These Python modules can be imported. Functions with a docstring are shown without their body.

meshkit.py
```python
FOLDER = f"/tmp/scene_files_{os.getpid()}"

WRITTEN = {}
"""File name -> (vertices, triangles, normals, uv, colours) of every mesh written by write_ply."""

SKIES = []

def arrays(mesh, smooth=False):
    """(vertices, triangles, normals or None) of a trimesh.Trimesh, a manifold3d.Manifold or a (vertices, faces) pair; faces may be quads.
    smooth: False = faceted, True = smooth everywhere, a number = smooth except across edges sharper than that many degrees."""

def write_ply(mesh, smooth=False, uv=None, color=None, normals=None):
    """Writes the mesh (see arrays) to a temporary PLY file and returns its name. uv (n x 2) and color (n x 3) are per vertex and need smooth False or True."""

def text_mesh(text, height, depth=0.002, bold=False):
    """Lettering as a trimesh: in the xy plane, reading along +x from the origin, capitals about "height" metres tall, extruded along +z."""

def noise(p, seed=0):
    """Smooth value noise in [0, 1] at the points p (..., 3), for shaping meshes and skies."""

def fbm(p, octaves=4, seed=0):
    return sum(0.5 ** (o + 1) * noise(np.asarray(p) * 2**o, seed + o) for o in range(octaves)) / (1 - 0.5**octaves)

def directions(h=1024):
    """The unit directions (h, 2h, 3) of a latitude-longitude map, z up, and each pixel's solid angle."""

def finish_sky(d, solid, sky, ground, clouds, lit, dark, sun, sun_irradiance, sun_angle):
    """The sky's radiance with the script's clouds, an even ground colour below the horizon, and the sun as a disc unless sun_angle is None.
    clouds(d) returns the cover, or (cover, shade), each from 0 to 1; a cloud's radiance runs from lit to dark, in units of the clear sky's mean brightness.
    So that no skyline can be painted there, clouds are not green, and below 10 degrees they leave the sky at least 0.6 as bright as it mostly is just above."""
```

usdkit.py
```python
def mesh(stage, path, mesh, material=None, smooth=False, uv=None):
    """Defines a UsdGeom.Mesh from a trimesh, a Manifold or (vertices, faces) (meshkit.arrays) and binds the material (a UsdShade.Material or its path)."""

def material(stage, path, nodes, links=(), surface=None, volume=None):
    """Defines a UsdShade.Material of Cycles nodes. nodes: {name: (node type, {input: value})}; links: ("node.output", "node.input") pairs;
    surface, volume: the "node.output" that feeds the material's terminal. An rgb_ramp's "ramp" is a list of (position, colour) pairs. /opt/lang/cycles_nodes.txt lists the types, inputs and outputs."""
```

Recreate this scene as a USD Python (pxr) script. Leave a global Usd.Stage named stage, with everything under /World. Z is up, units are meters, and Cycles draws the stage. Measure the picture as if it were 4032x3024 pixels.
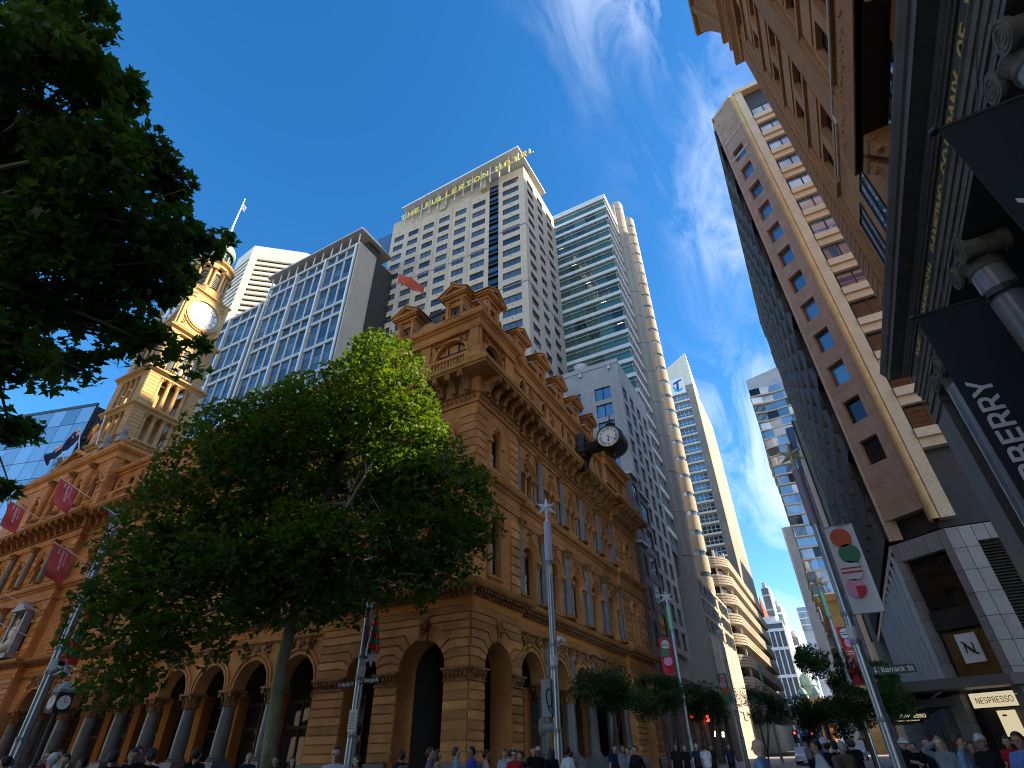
import math, random, numpy as np, trimesh, usdkit, meshkit
import manifold3d as m3
from pxr import Usd, UsdGeom, UsdLux, UsdShade, Gf, Sdf, Vt
from shapely.geometry import Polygon, box as sbox, Point
from shapely.ops import unary_union
from shapely import affinity
random.seed(7); RNG = np.random.default_rng(7)
stage = Usd.Stage.CreateInMemory()
UsdGeom.SetStageUpAxis(stage, UsdGeom.Tokens.z); UsdGeom.SetStageMetersPerUnit(stage, 1.0)
UsdGeom.Xform.Define(stage, '/World'); UsdGeom.Scope.Define(stage, '/World/Looks')
stage.SetDefaultPrim(stage.GetPrimAtPath('/World'))
# ---------------- camera: x runs along the main street, y along the side plaza
YAW, PITCH, ROLL = math.radians(28.02), math.radians(34.93), math.radians(-0.8144)
EYE = np.array([0, 0, 1.6])
cf = np.array([math.cos(YAW)*math.cos(PITCH), math.sin(YAW)*math.cos(PITCH), math.sin(PITCH)])
cr = np.cross(cf, [0, 0, 1]); cr /= np.linalg.norm(cr); cu = np.cross(cr, cf)
cr, cu = math.cos(ROLL)*cr + math.sin(ROLL)*cu, -math.sin(ROLL)*cr + math.cos(ROLL)*cu
cam = UsdGeom.Camera.Define(stage, '/World/camera')
cam.CreateHorizontalApertureAttr(36.0); cam.CreateVerticalApertureAttr(27.0)
cam.CreateFocalLengthAttr(36.0*2097.24/4032); cam.CreateClippingRangeAttr(Gf.Vec2f(0.1, 5000))
cam.AddTransformOp().Set(Gf.Matrix4d(*cr, 0, *cu, 0, *(-cf), 0, *EYE, 1))
cam.CreateExposureAttr(1.7)
# ---------------- sun and sky
SUN_PHI, SUN_EL = math.radians(26), math.radians(31)
sd = np.array([math.sin(SUN_PHI)*math.cos(SUN_EL), -math.cos(SUN_PHI)*math.cos(SUN_EL), math.sin(SUN_EL)])
sun = UsdLux.DistantLight.Define(stage, '/World/sun')
sun.CreateIntensityAttr(1.1); sun.CreateAngleAttr(0.5); sun.CreateColorAttr(Gf.Vec3f(1.0, 0.80, 0.52)); sun.CreateNormalizeAttr(True)
zx = sd; xx = np.cross([0, 0, 1], zx); xx /= np.linalg.norm(xx); yx = np.cross(zx, xx)
sun.AddTransformOp().Set(Gf.Matrix4d(*xx, 0, *yx, 0, *zx, 0, 0, 0, 300, 1))
dome = UsdLux.DomeLight.Define(stage, '/World/sky')
dome.GetPrim().SetCustomDataByKey('kind', 'structure')
SKYMAT = usdkit.material(stage, '/World/Looks/sky', {
    'sky': ('sky_texture', {'sky_type': 'single_scattering', 'sun_disc': False, 'sun_elevation': SUN_EL, 'sun_rotation': math.atan2(sd[0], sd[1]), 'air_density': 1.0, 'aerosol_density': 0.35, 'ozone_density': 3.0}),
    'tc': ('texture_coordinate', {}),
    'map': ('mapping', {'rotation': (0.35, 0.5, 0.5), 'scale': (1.6, 5.5, 4.2)}),
    'map2': ('mapping', {'scale': (1.0, 1.0, 1.0)}),
    'n1': ('noise_texture', {'scale': 1.7, 'detail': 9.0, 'roughness': 0.62, 'distortion': 0.7}),
    'n2': ('noise_texture', {'scale': 1.9, 'detail': 2.0}),
    'sep': ('separate_xyz', {}),
    'side': ('map_range', {'from_min': 0.18, 'from_max': -0.25, 'to_min': 0.0, 'to_max': 1.0, 'clamp': True}),
    'r1': ('map_range', {'from_min': 0.44, 'from_max': 0.66, 'to_min': 0.0, 'to_max': 1.0, 'clamp': True}),
    'r2': ('map_range', {'from_min': 0.34, 'from_max': 0.54, 'to_min': 0.0, 'to_max': 1.0, 'clamp': True}),
    'm1': ('math', {'math_type': 'multiply'}), 'm2': ('math', {'math_type': 'multiply'}),
    'hs': ('hsv', {'saturation': 1.32, 'value': 0.90}),
    'mx': ('mix_color', {'b': (5.5, 5.8, 6.2), 'use_clamp': False}),
    'bg': ('background_shader', {'strength': 0.10})},
    [('tc.generated', 'map.vector'), ('map.vector', 'n1.vector'), ('tc.generated', 'map2.vector'), ('map2.vector', 'n2.vector'),
     ('tc.generated', 'sep.vector'), ('sep.y', 'side.value'), ('n1.fac', 'r1.value'), ('n2.fac', 'r2.value'), ('r1.result', 'm1.value1'), ('r2.result', 'm1.value2'),
     ('m1.value', 'm2.value1'), ('side.result', 'm2.value2'),
     ('m2.value', 'mx.fac'), ('sky.color', 'hs.color'), ('hs.color', 'mx.a'), ('mx.result', 'bg.color')], surface='bg.background')
UsdShade.MaterialBindingAPI.Apply(dome.GetPrim()).Bind(SKYMAT)
# ---------------- helpers
COUNT = {}
def path_for(parent, name):
    base = '/World' if parent is None else str(parent.GetPath())
    k = (base, name); n = COUNT.get(k, 0); COUNT[k] = n + 1
    return f'{base}/{name}' + (f'_{n:03d}' if n else '')
class Fr:
    """A facade frame: u along it, d outwards, z up."""
    def __init__(s, x, y, deg, side=-1, z=0.0):
        a = math.radians(deg); s.o = np.array([x, y, z], float); s.U = np.array([math.cos(a), math.sin(a), 0]); s.N = np.array([-s.U[1], s.U[0], 0])*side; s.flip = side < 0
    def p(s, u, d, z):
        return s.o + np.multiply.outer(np.asarray(u, float), s.U) + np.multiply.outer(np.asarray(d, float), s.N) + np.multiply.outer(np.asarray(z, float), [0, 0, 1.0])
    def sub(s, u, d=0.0, z=0.0):
        f = Fr(0, 0, 0); f.o = s.p(u, d, z); f.U, f.N, f.flip = s.U, s.N, s.flip; return f
WF = Fr(0, 0, 0, 1)
BOXF = np.array([[0,1,3],[0,3,2],[4,6,7],[4,7,5],[0,4,5],[0,5,1],[2,3,7],[2,7,6],[0,2,6],[0,6,4],[1,5,7],[1,7,3]])
class MB:
    """Collects triangles for one mesh."""
    def __init__(s): s.v, s.f, s.n = [], [], 0
    def add(s, v, f):
        v = np.asarray(v, float).reshape(-1, 3); f = np.asarray(f, int).reshape(-1, 3); s.v.append(v); s.f.append(f + s.n); s.n += len(v); return s
    def box(s, u0, u1, d0, d1, z0, z1, fr=WF):
        g = [(u, d, z) for u in (u0, u1) for d in (d0, d1) for z in (z0, z1)]; g = np.array(g)
        return s.add(fr.p(g[:, 0], g[:, 1], g[:, 2]), BOXF)
    def quad(s, pts, fr=None):
        pts = np.asarray(pts, float)
        if fr is not None: pts = fr.p(pts[:, 0], pts[:, 1], pts[:, 2])
        return s.add(pts, [[0, 1, 2], [0, 2, 3]])
    def poly(s, shape, d0, d1, fr=WF):
        """A polygon in (u, z), extruded from d0 to d1."""
        for g in getattr(shape, 'geoms', [shape]):
            if g.is_empty or g.geom_type != 'Polygon' or g.area < 1e-5: continue
            m = trimesh.creation.extrude_polygon(g, d1 - d0, engine='earcut')
            s.add(fr.p(m.vertices[:, 0], m.vertices[:, 2] + d0, m.vertices[:, 1]), m.faces)
        return s
    def lathe(s, prof, c, n=16, axis=2, a0=0.0, a1=2*math.pi):
        """prof: (radius, height) pairs turned about a line through c."""
        prof = np.asarray(prof, float); t = np.linspace(a0, a1, n + 1); k = len(prof)
        r, h = prof[:, 0], prof[:, 1]
        P = np.stack([np.outer(np.cos(t), r), np.outer(np.sin(t), r), np.outer(np.ones(n + 1), h)], -1)
        if axis == 0: P = P[..., [2, 0, 1]]
        if axis == 1: P = P[..., [0, 2, 1]]
        i, j = np.meshgrid(np.arange(n), np.arange(k - 1), indexing='ij'); a = i*k + j
        F = np.concatenate([np.stack([a, a + k, a + k + 1], -1).reshape(-1, 3), np.stack([a, a + k + 1, a + 1], -1).reshape(-1, 3)])
        return s.add(P.reshape(-1, 3) + np.asarray(c, float), F)
    def tube(s, pts, rad, n=8, cap=True):
        pts = np.asarray(pts, float); rad = np.broadcast_to(rad, (len(pts),)).astype(float)
        t = np.gradient(pts, axis=0); t /= np.linalg.norm(t, axis=1, keepdims=True) + 1e-12
        ref = np.array([0, 0, 1.0]) if abs(t[:, 2]).mean() < 0.8 else np.array([1.0, 0, 0])
        a = np.cross(t, ref); a /= np.linalg.norm(a, axis=1, keepdims=True) + 1e-12; b = np.cross(t, a)
        ang = np.arange(n)*2*math.pi/n
        P = pts[:, None] + rad[:, None, None]*(np.cos(ang)[None, :, None]*a[:, None] + np.sin(ang)[None, :, None]*b[:, None])
        i, j = np.meshgrid(np.arange(len(pts) - 1), np.arange(n), indexing='ij'); q0 = i*n + j; q1 = i*n + (j + 1) % n
        F = np.concatenate([np.stack([q0, q1, q1 + n], -1).reshape(-1, 3), np.stack([q0, q1 + n, q0 + n], -1).reshape(-1, 3)])
        V = P.reshape(-1, 3)
        if cap:
            V = np.vstack([V, pts[:1], pts[-1:]]); e = len(V) - 2; L = (len(pts) - 1)*n; k = np.arange(n); k1 = (k + 1) % n
            F = np.vstack([F, np.stack([np.full(n, e), k1, k], -1), np.stack([np.full(n, e + 1), L + k, L + k1], -1)])
        return s.add(V, F)
    def sweep(s, path, prof, closed=False, side=1):
        """Profile (d, z) closed polygon swept along a horizontal polyline with mitres; d is to the right of travel (side=1)."""
        P = np.asarray(path, float); n = len(P); prof = np.asarray(prof, float); k = len(prof); V = []
        for i in range(n):
            a = P[i] - P[i - 1] if i else P[1] - P[0]; b = P[i + 1] - P[i] if i < n - 1 else a
            na, nb = [np.array([v[1], -v[0]])/np.hypot(*v)*side for v in (a, b)]
            m = na + nb; m /= m @ na if abs(m @ na) > 1e-6 else 1
            V.append(np.column_stack([P[i][0] + prof[:, 0]*m[0], P[i][1] + prof[:, 0]*m[1], prof[:, 1]]))
        F = []
        for i in range(n - 1):
            for j in range(k):
                a, b, c, d = i*k + j, i*k + (j + 1) % k, (i + 1)*k + (j + 1) % k, (i + 1)*k + j; F += [[a, b, c], [a, c, d]]
        e = trimesh.creation.triangulate_polygon(Polygon(prof), engine='earcut')
        if len(e[0]) == k:
            kd = {tuple(np.round(p, 6)): i for i, p in enumerate(prof)}; mp = np.array([kd[tuple(np.round(p, 6))] for p in e[0]]); tri = mp[e[1]]
            F += tri.tolist() + (tri + (n - 1)*k).tolist()
        return s.add(np.vstack(V), F)
    def mesh(s, m, off=(0, 0, 0)):
        return s.add(np.asarray(m.vertices) + np.asarray(off), m.faces)
    def build(s, name, mat, parent=None, smooth=False):
        if not s.v: return None
        V, F = np.vstack(s.v), np.vstack(s.f)
        return obj(name, V, F, mat, parent, smooth)
def obj(name, V, F, mat, parent=None, smooth=False):
    p = path_for(parent, name)
    if smooth is not False: return usdkit.mesh(stage, p, (V, F), MAT[mat], smooth=smooth).GetPrim()
    m = UsdGeom.Mesh.Define(stage, p)
    m.CreatePointsAttr(Vt.Vec3fArray.FromNumpy(np.ascontiguousarray(V, np.float32)))
    m.CreateFaceVertexCountsAttr(Vt.IntArray.FromNumpy(np.full(len(F), 3, np.int32)))
    m.CreateFaceVertexIndicesAttr(Vt.IntArray.FromNumpy(np.ascontiguousarray(F, np.int32).ravel()))
    m.CreateSubdivisionSchemeAttr('none')
    UsdShade.MaterialBindingAPI.Apply(m.GetPrim()).Bind(MAT[mat])
    return m.GetPrim()
def data(o, **k):
    for a, b in k.items():
        if b: o.SetCustomDataByKey(a, b)
    return o
def thing(name, label, cat, group=None, loc=(0, 0, 0), rz=0.0):
    x = UsdGeom.Xform.Define(stage, path_for(None, name))
    if any(loc) or rz: x.AddTranslateOp().Set(Gf.Vec3d(*map(float, loc))); x.AddRotateZOp().Set(float(rz))
    return data(x.GetPrim(), label=label, category=cat, group=group)
def tag(o, label, cat, group=None): return data(o, label=label, category=cat, group=group)
def copy_of(src, name, label, cat, group, loc, rz=0.0):
    o = thing(name, label, cat, group, loc, rz); o.GetReferences().AddInternalReference(src.GetPath()); o.SetInstanceable(True); return o
def struct(o): return data(o, kind='structure')
def stuff(o): return data(o, kind='stuff')
def text_mb(text, h, fr, u, z, d, depth=0.03, bold=False, vertical=False, sx=1.0, shear=0.0):
    m = meshkit.text_mesh(text, h, depth, bold); v = m.vertices.copy(); v[:, 0] *= sx; v[:, 0] += shear*v[:, 1]
    b = MB(); b.add(fr.p(u + v[:, 0], d + v[:, 2], z + v[:, 1]), m.faces); return b, v[:, 0].max()
# ---------------- materials
MAT = {}
def mat(name, col, rough=0.7, col2=None, scale=1.0, metal=0.0, bump=0.0, bscale=None, spec=0.5, brick=None, streak=False, emis=0.0, fine=0.12, obj_var=0.0):
    """Procedural: broad tone noise (col..col2), fine grain, optional brick joints for far walls."""
    c = np.array(col, float); c2 = np.array(col2 if col2 is not None else c*0.72, float)
    N = {'geo': ('geometry', {}), 'mp': ('mapping', {'scale': (scale, scale, scale*(0.18 if streak else 1.0))}),
         'n': ('noise_texture', {'scale': 1.0, 'detail': 6.0, 'roughness': 0.6}),
         'r': ('rgb_ramp', {'ramp': [(0.30, tuple(c2)), (0.62, tuple(c))]}),
         'nf': ('noise_texture', {'scale': scale*14, 'detail': 4.0, 'roughness': 0.65}),
         'rf': ('map_range', {'from_min': 0.3, 'from_max': 0.7, 'to_min': 1 - fine, 'to_max': 1 + fine}),
         'mf': ('mix_color', {'blend_type': 'multiply', 'fac': 1.0, 'use_clamp': False}), 'cc': ('combine_xyz', {}),
         'p': ('principled_bsdf', {'roughness': rough, 'metallic': metal, 'specular_ior_level': spec})}
    L = [('geo.position', 'mp.vector'), ('mp.vector', 'n.vector'), ('n.fac', 'r.fac'), ('geo.position', 'nf.vector'), ('nf.fac', 'rf.value'),
         ('rf.result', 'cc.x'), ('rf.result', 'cc.y'), ('rf.result', 'cc.z'), ('r.color', 'mf.a'), ('cc.vector', 'mf.b')]
    out = 'mf.result'
    if obj_var:
        N.update({'oi': ('object_info', {}), 'ov': ('map_range', {'to_min': 1 - obj_var, 'to_max': 1 + obj_var}), 'oc': ('combine_xyz', {}), 'om': ('mix_color', {'blend_type': 'multiply', 'fac': 1.0, 'use_clamp': False})})
        L += [('oi.random', 'ov.value'), ('ov.result', 'oc.x'), ('ov.result', 'oc.y'), ('ov.result', 'oc.z'), (out, 'om.a'), ('oc.vector', 'om.b')]; out = 'om.result'
    if brick:
        # (width, height, joint, darkening): joints by position, for walls along x or y
        w, h, j, dk = brick[:4]
        N.update({'sx': ('separate_xyz', {}), 'ad': ('math', {'math_type': 'add'}), 'cb': ('combine_xyz', {}), 'bk': ('brick_texture', {'scale': 1.0, 'brick_width': w, 'row_height': h, 'mortar_size': j, 'offset': 0.5 if len(brick) < 5 else 0.0, 'color1': (1, 1, 1), 'color2': (0.93, 0.93, 0.93), 'mortar': (dk, dk, dk)}),
                  'bm': ('mix_color', {'blend_type': 'multiply', 'fac': 1.0, 'use_clamp': False})})
        L += [('geo.position', 'sx.vector'), ('sx.x', 'ad.value1'), ('sx.y', 'ad.value2'), ('ad.value', 'cb.x'), ('sx.z', 'cb.y'), ('cb.vector', 'bk.vector'), (out, 'bm.a'), ('bk.color', 'bm.b')]; out = 'bm.result'
    L.append((out, 'p.base_color'))
    if bump:
        N['nb'] = ('noise_texture', {'scale': bscale or scale*10, 'detail': 5.0, 'roughness': 0.6}); N['bp'] = ('bump', {'strength': bump, 'distance': 0.02})
        L += [('geo.position', 'nb.vector'), ('nb.fac', 'bp.height'), ('bp.normal', 'p.normal')]
    if emis: N['p'][1].update({'emission_strength': emis, 'emission_color': tuple(c)})
    MAT[name] = usdkit.material(stage, '/World/Looks/' + name, N, L, surface='p.BSDF')
def plain(name, col, rough=0.5, metal=0.0, spec=0.5, emis=0.0, ior=1.5, coat=0.0):
    pr = {'base_color': tuple(col), 'roughness': rough, 'metallic': metal, 'specular_ior_level': spec, 'ior': ior, 'coat_weight': coat}
    if emis: pr.update({'emission_strength': emis, 'emission_color': tuple(col)})
    MAT[name] = usdkit.material(stage, '/World/Looks/' + name, {'p': ('principled_bsdf', pr)}, [], surface='p.BSDF')
def pane(name, col, ior=1.9, rough=0.03, var=0.6, wob=0.02, scale=0.35):
    """Window glass of an unlit room: dark, reflecting, each pane a little different, faintly wavy."""
    MAT[name] = usdkit.material(stage, '/World/Looks/' + name, {
        'oi': ('object_info', {}), 'r': ('map_range', {'to_min': 1 - var, 'to_max': 1 + var}), 'c': ('combine_xyz', {}), 'm': ('mix_color', {'blend_type': 'multiply', 'fac': 1.0, 'use_clamp': False, 'a': tuple(col)}),
        'geo': ('geometry', {}), 'n': ('noise_texture', {'scale': scale, 'detail': 2.0}), 'b': ('bump', {'strength': wob, 'distance': 1.0}),
        'p': ('principled_bsdf', {'roughness': rough, 'ior': ior, 'specular_ior_level': 0.5})},
        [('oi.random', 'r.value'), ('r.result', 'c.x'), ('r.result', 'c.y'), ('r.result', 'c.z'), ('c.vector', 'm.b'), ('m.result', 'p.base_color'), ('geo.position', 'n.vector'), ('n.fac', 'b.height'), ('b.normal', 'p.normal')], surface='p.BSDF')
def leafmat(name, a, b, trans=0.45):
    MAT[name] = usdkit.material(stage, '/World/Looks/' + name, {
        'g': ('geometry', {}), 'r': ('rgb_ramp', {'ramp': [(0.0, a), (1.0, b)]}), 'n': ('noise_texture', {'scale': 0.9, 'detail': 2.0}), 'ad': ('math', {'math_type': 'multiply_add', 'value2': 0.55}), 'h': ('math', {'math_type': 'multiply', 'value2': 0.6}),
        'p': ('principled_bsdf', {'roughness': 0.45, 'specular_ior_level': 0.35}), 't': ('translucent_bsdf', {}), 'br': ('mix_color', {'blend_type': 'multiply', 'fac': 1.0, 'b': (1.9, 2.1, 0.7), 'use_clamp': False}), 'mx': ('mix_closure', {'fac': trans})},
        [('g.random_per_island', 'ad.value1'), ('g.position', 'n.vector'), ('n.fac', 'h.value1'), ('h.value', 'ad.value3'), ('ad.value', 'r.fac'), ('r.color', 'p.base_color'), ('r.color', 'br.a'), ('br.result', 't.color'), ('p.BSDF', 'mx.closure1'), ('t.BSDF', 'mx.closure2')], surface='mx.closure')
mat('sandstone', (0.62, 0.29, 0.10), 0.85, (0.40, 0.175, 0.057), 0.5, bump=0.35, bscale=9, spec=0.2, obj_var=0.10)
mat('sandstone_block', (0.62, 0.30, 0.105), 0.85, (0.40, 0.18, 0.06), 0.9, bump=0.4, bscale=9, spec=0.2, obj_var=0.28)
mat('sandstone_ashlar', (0.62, 0.285, 0.096), 0.85, (0.40, 0.175, 0.057), 0.5, bump=0.35, bscale=9, spec=0.2, brick=(1.15, 0.42, 0.012, 0.6))
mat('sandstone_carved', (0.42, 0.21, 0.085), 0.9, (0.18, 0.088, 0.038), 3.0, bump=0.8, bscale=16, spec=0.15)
mat('sandstone_orange', (0.74, 0.29, 0.06), 0.85, (0.62, 0.235, 0.048), 0.8, bump=0.3, bscale=9, spec=0.2)
mat('tower_stone', (0.56, 0.38, 0.18), 0.85, (0.42, 0.27, 0.125), 0.5, bump=0.35, bscale=9, spec=0.2, obj_var=0.08)
mat('granite_grey', (0.20, 0.19, 0.175), 0.42, (0.13, 0.125, 0.12), 2.0, bump=0.1, spec=0.5, fine=0.3)
mat('slate', (0.05, 0.052, 0.055), 0.6, (0.03, 0.03, 0.033), 3.0, bump=0.5)
mat('lead_grey', (0.30, 0.31, 0.32), 0.5, (0.22, 0.23, 0.24), 2.0)
mat('copper_green', (0.24, 0.38, 0.31), 0.6, (0.13, 0.22, 0.19), 1.5, bump=0.2)
mat('dark_bronze', (0.035, 0.032, 0.028), 0.45, (0.02, 0.018, 0.016), 3.0, metal=0.4, bump=0.4)
mat('bronze_carved', (0.04, 0.036, 0.032), 0.6, (0.016, 0.015, 0.014), 6.0, metal=0.2, bump=1.0, bscale=18)
mat('gutter_gold', (0.50, 0.26, 0.055), 0.6, (0.34, 0.17, 0.04), 1.5, spec=0.3)
mat('hotel_stone', (0.50, 0.405, 0.31), 0.8, (0.44, 0.355, 0.27), 0.12, spec=0.3, brick=(1.7, 1.0, 0.03, 0.82, 0), fine=0.05)
mat('hotel_side', (0.48, 0.40, 0.325), 0.8, (0.41, 0.345, 0.28), 0.15, spec=0.3, brick=(1.2, 0.85, 0.025, 0.78, 0), fine=0.06)
mat('white_metal', (0.62, 0.64, 0.66), 0.45, (0.55, 0.57, 0.59), 0.5, spec=0.5)
mat('grey_metal', (0.25, 0.27, 0.29), 0.4, (0.2, 0.215, 0.23), 0.6, metal=0.3)
mat('steel_pole', (0.42, 0.46, 0.50), 0.32, (0.34, 0.375, 0.41), 1.2, metal=0.75, fine=0.06)
mat('concrete_white', (0.78, 0.74, 0.64), 0.8, (0.68, 0.64, 0.55), 0.06, spec=0.3, brick=(3.0, 3.6, 0.03, 0.9, 0), fine=0.04)
mat('concrete_grey', (0.40, 0.36, 0.31), 0.85, (0.31, 0.28, 0.245), 0.2, spec=0.25, bump=0.15, streak=True)
mat('granite_light', (0.46, 0.415, 0.375), 0.6, (0.38, 0.345, 0.315), 0.25, spec=0.4, brick=(2.0, 1.1, 0.03, 0.72, 0), fine=0.10)
mat('granite_brown', (0.20, 0.155, 0.12), 0.6, (0.135, 0.105, 0.085), 0.4, spec=0.4, brick=(1.6, 0.9, 0.025, 0.7), fine=0.15)
mat('telstra_stone', (0.30, 0.275, 0.24), 0.8, (0.22, 0.20, 0.18), 0.1, spec=0.3, brick=(1.8, 1.2, 0.06, 0.75))
mat('render_brown', (0.46, 0.22, 0.095), 0.85, (0.35, 0.165, 0.07), 0.35, spec=0.2, bump=0.2, bscale=6, streak=True)
mat('render_brown_light', (0.52, 0.265, 0.125), 0.85, (0.41, 0.205, 0.095), 0.4, spec=0.2, bump=0.2, bscale=6)
mat('bank_granite', (0.105, 0.10, 0.092), 0.5, (0.07, 0.067, 0.062), 1.2, spec=0.45, fine=0.2)
mat('bank_column', (0.20, 0.21, 0.225), 0.2, (0.14, 0.145, 0.155), 1.2, spec=0.6, fine=0.15)
mat('bank_capital', (0.17, 0.155, 0.13), 0.7, (0.105, 0.095, 0.08), 3.0, spec=0.3, bump=0.3)
plain('gold_letter', (0.85, 0.62, 0.22), 0.35, 0.25)
mat('tower_tan', (0.44, 0.295, 0.20), 0.65, (0.33, 0.21, 0.14), 1.1, spec=0.4, brick=(1.5, 1.2, 0.02, 0.7, 0), fine=0.2)
mat('tower_gold', (0.58, 0.36, 0.14), 0.55, (0.44, 0.26, 0.095), 1.4, spec=0.4, fine=0.25)
mat('tower_cream', (0.55, 0.42, 0.275), 0.7, (0.46, 0.35, 0.22), 0.5, spec=0.3)
mat('podium_granite', (0.28, 0.255, 0.235), 0.5, (0.21, 0.195, 0.18), 0.7, spec=0.45, fine=0.15, obj_var=0.12)
mat('dark_panel', (0.03, 0.028, 0.026), 0.4, (0.02, 0.019, 0.018), 1.0)
mat('diamond_dark', (0.14, 0.125, 0.115), 0.5, (0.095, 0.085, 0.08), 0.3, spec=0.5)
mat('beige_stone', (0.50, 0.43, 0.32), 0.8, (0.43, 0.37, 0.275), 0.2, spec=0.3, brick=(1.4, 0.8, 0.03, 0.85))
mat('yellow_stone', (0.52, 0.40, 0.19), 0.85, (0.38, 0.28, 0.13), 0.5, spec=0.2, brick=(0.9, 0.45, 0.03, 0.8))
mat('far_white', (0.74, 0.76, 0.77), 0.6, (0.66, 0.68, 0.70), 0.05)
mat('far_grey', (0.36, 0.38, 0.41), 0.6, (0.29, 0.31, 0.34), 0.05)
mat('far_dark', (0.11, 0.125, 0.15), 0.5, (0.08, 0.09, 0.11), 0.05)
mat('far_green', (0.20, 0.31, 0.30), 0.35, (0.15, 0.24, 0.24), 0.08)
mat('far_beige', (0.44, 0.40, 0.34), 0.7, (0.36, 0.33, 0.28), 0.05)
mat('qvb_stone', (0.55, 0.33, 0.14), 0.8, (0.42, 0.22, 0.08), 0.3)
mat('paving', (0.30, 0.29, 0.28), 0.6, (0.23, 0.225, 0.22), 0.6, brick=(0.9, 0.45, 0.012, 0.7))
mat('road', (0.10, 0.105, 0.115), 0.55, (0.075, 0.08, 0.088), 0.5, bump=0.2, bscale=40)
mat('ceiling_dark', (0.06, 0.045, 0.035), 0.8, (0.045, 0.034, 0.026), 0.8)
mat('timber_door', (0.16, 0.075, 0.03), 0.45, (0.10, 0.045, 0.018), 2.0, streak=True)
mat('bark', (0.26, 0.25, 0.15), 0.85, (0.14, 0.125, 0.075), 2.2, bump=0.5, bscale=9)
mat('bark_dark', (0.075, 0.06, 0.045), 0.9, (0.045, 0.036, 0.028), 3.0, bump=0.4)
leafmat('plane_leaf', (0.030, 0.062, 0.009), (0.13, 0.19, 0.024), 0.55)
leafmat('plane_leaf_near', (0.040, 0.080, 0.016), (0.115, 0.18, 0.035), 0.5)
leafmat('ash_leaf', (0.020, 0.048, 0.014), (0.060, 0.115, 0.028))
pane('glass_blue', (0.020, 0.032, 0.052), 2.1)
pane('glass_hotel', (0.030, 0.042, 0.060), 2.0, var=0.7)
pane('glass_green', (0.022, 0.065, 0.055), 1.9, var=0.8)
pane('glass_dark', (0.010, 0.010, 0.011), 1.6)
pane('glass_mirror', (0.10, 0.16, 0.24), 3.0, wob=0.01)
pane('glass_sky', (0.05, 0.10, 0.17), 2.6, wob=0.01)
pane('glass_old', (0.035, 0.040, 0.045), 1.7, wob=0.05)
plain('dark_frame', (0.018, 0.019, 0.02), 0.4)
plain('black_cloth', (0.006, 0.008, 0.016), 0.75)
plain('white_paint', (0.80, 0.80, 0.78), 0.5)
plain('black_paint', (0.012, 0.012, 0.013), 0.4)
plain('pink_cloth', (0.55, 0.075, 0.085), 0.8)
plain('red_cloth', (0.60, 0.11, 0.06), 0.8)
plain('red_gloss', (0.62, 0.02, 0.03), 0.25)
plain('green_gloss', (0.02, 0.16, 0.05), 0.3)
plain('banner_red', (0.55, 0.02, 0.035), 0.7)
plain('banner_white', (0.62, 0.61, 0.62), 0.7)
plain('banner_green', (0.05, 0.20, 0.09), 0.7)
plain('banner_pink', (0.70, 0.30, 0.45), 0.7)
plain('banner_orange', (0.60, 0.09, 0.03), 0.7)
plain('navy_cloth', (0.015, 0.02, 0.09), 0.8)
plain('yellow_paint', (0.78, 0.55, 0.05), 0.6)
plain('gold_sign', (0.80, 0.62, 0.10), 0.4)
plain('tram_light', (0.75, 0.68, 0.45), 0.5, emis=0.7)
plain('warm_lamp', (1.0, 0.80, 0.45), 0.5, emis=1.1)
plain('red_lamp', (1.0, 0.03, 0.02), 0.5, emis=2.6)
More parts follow.
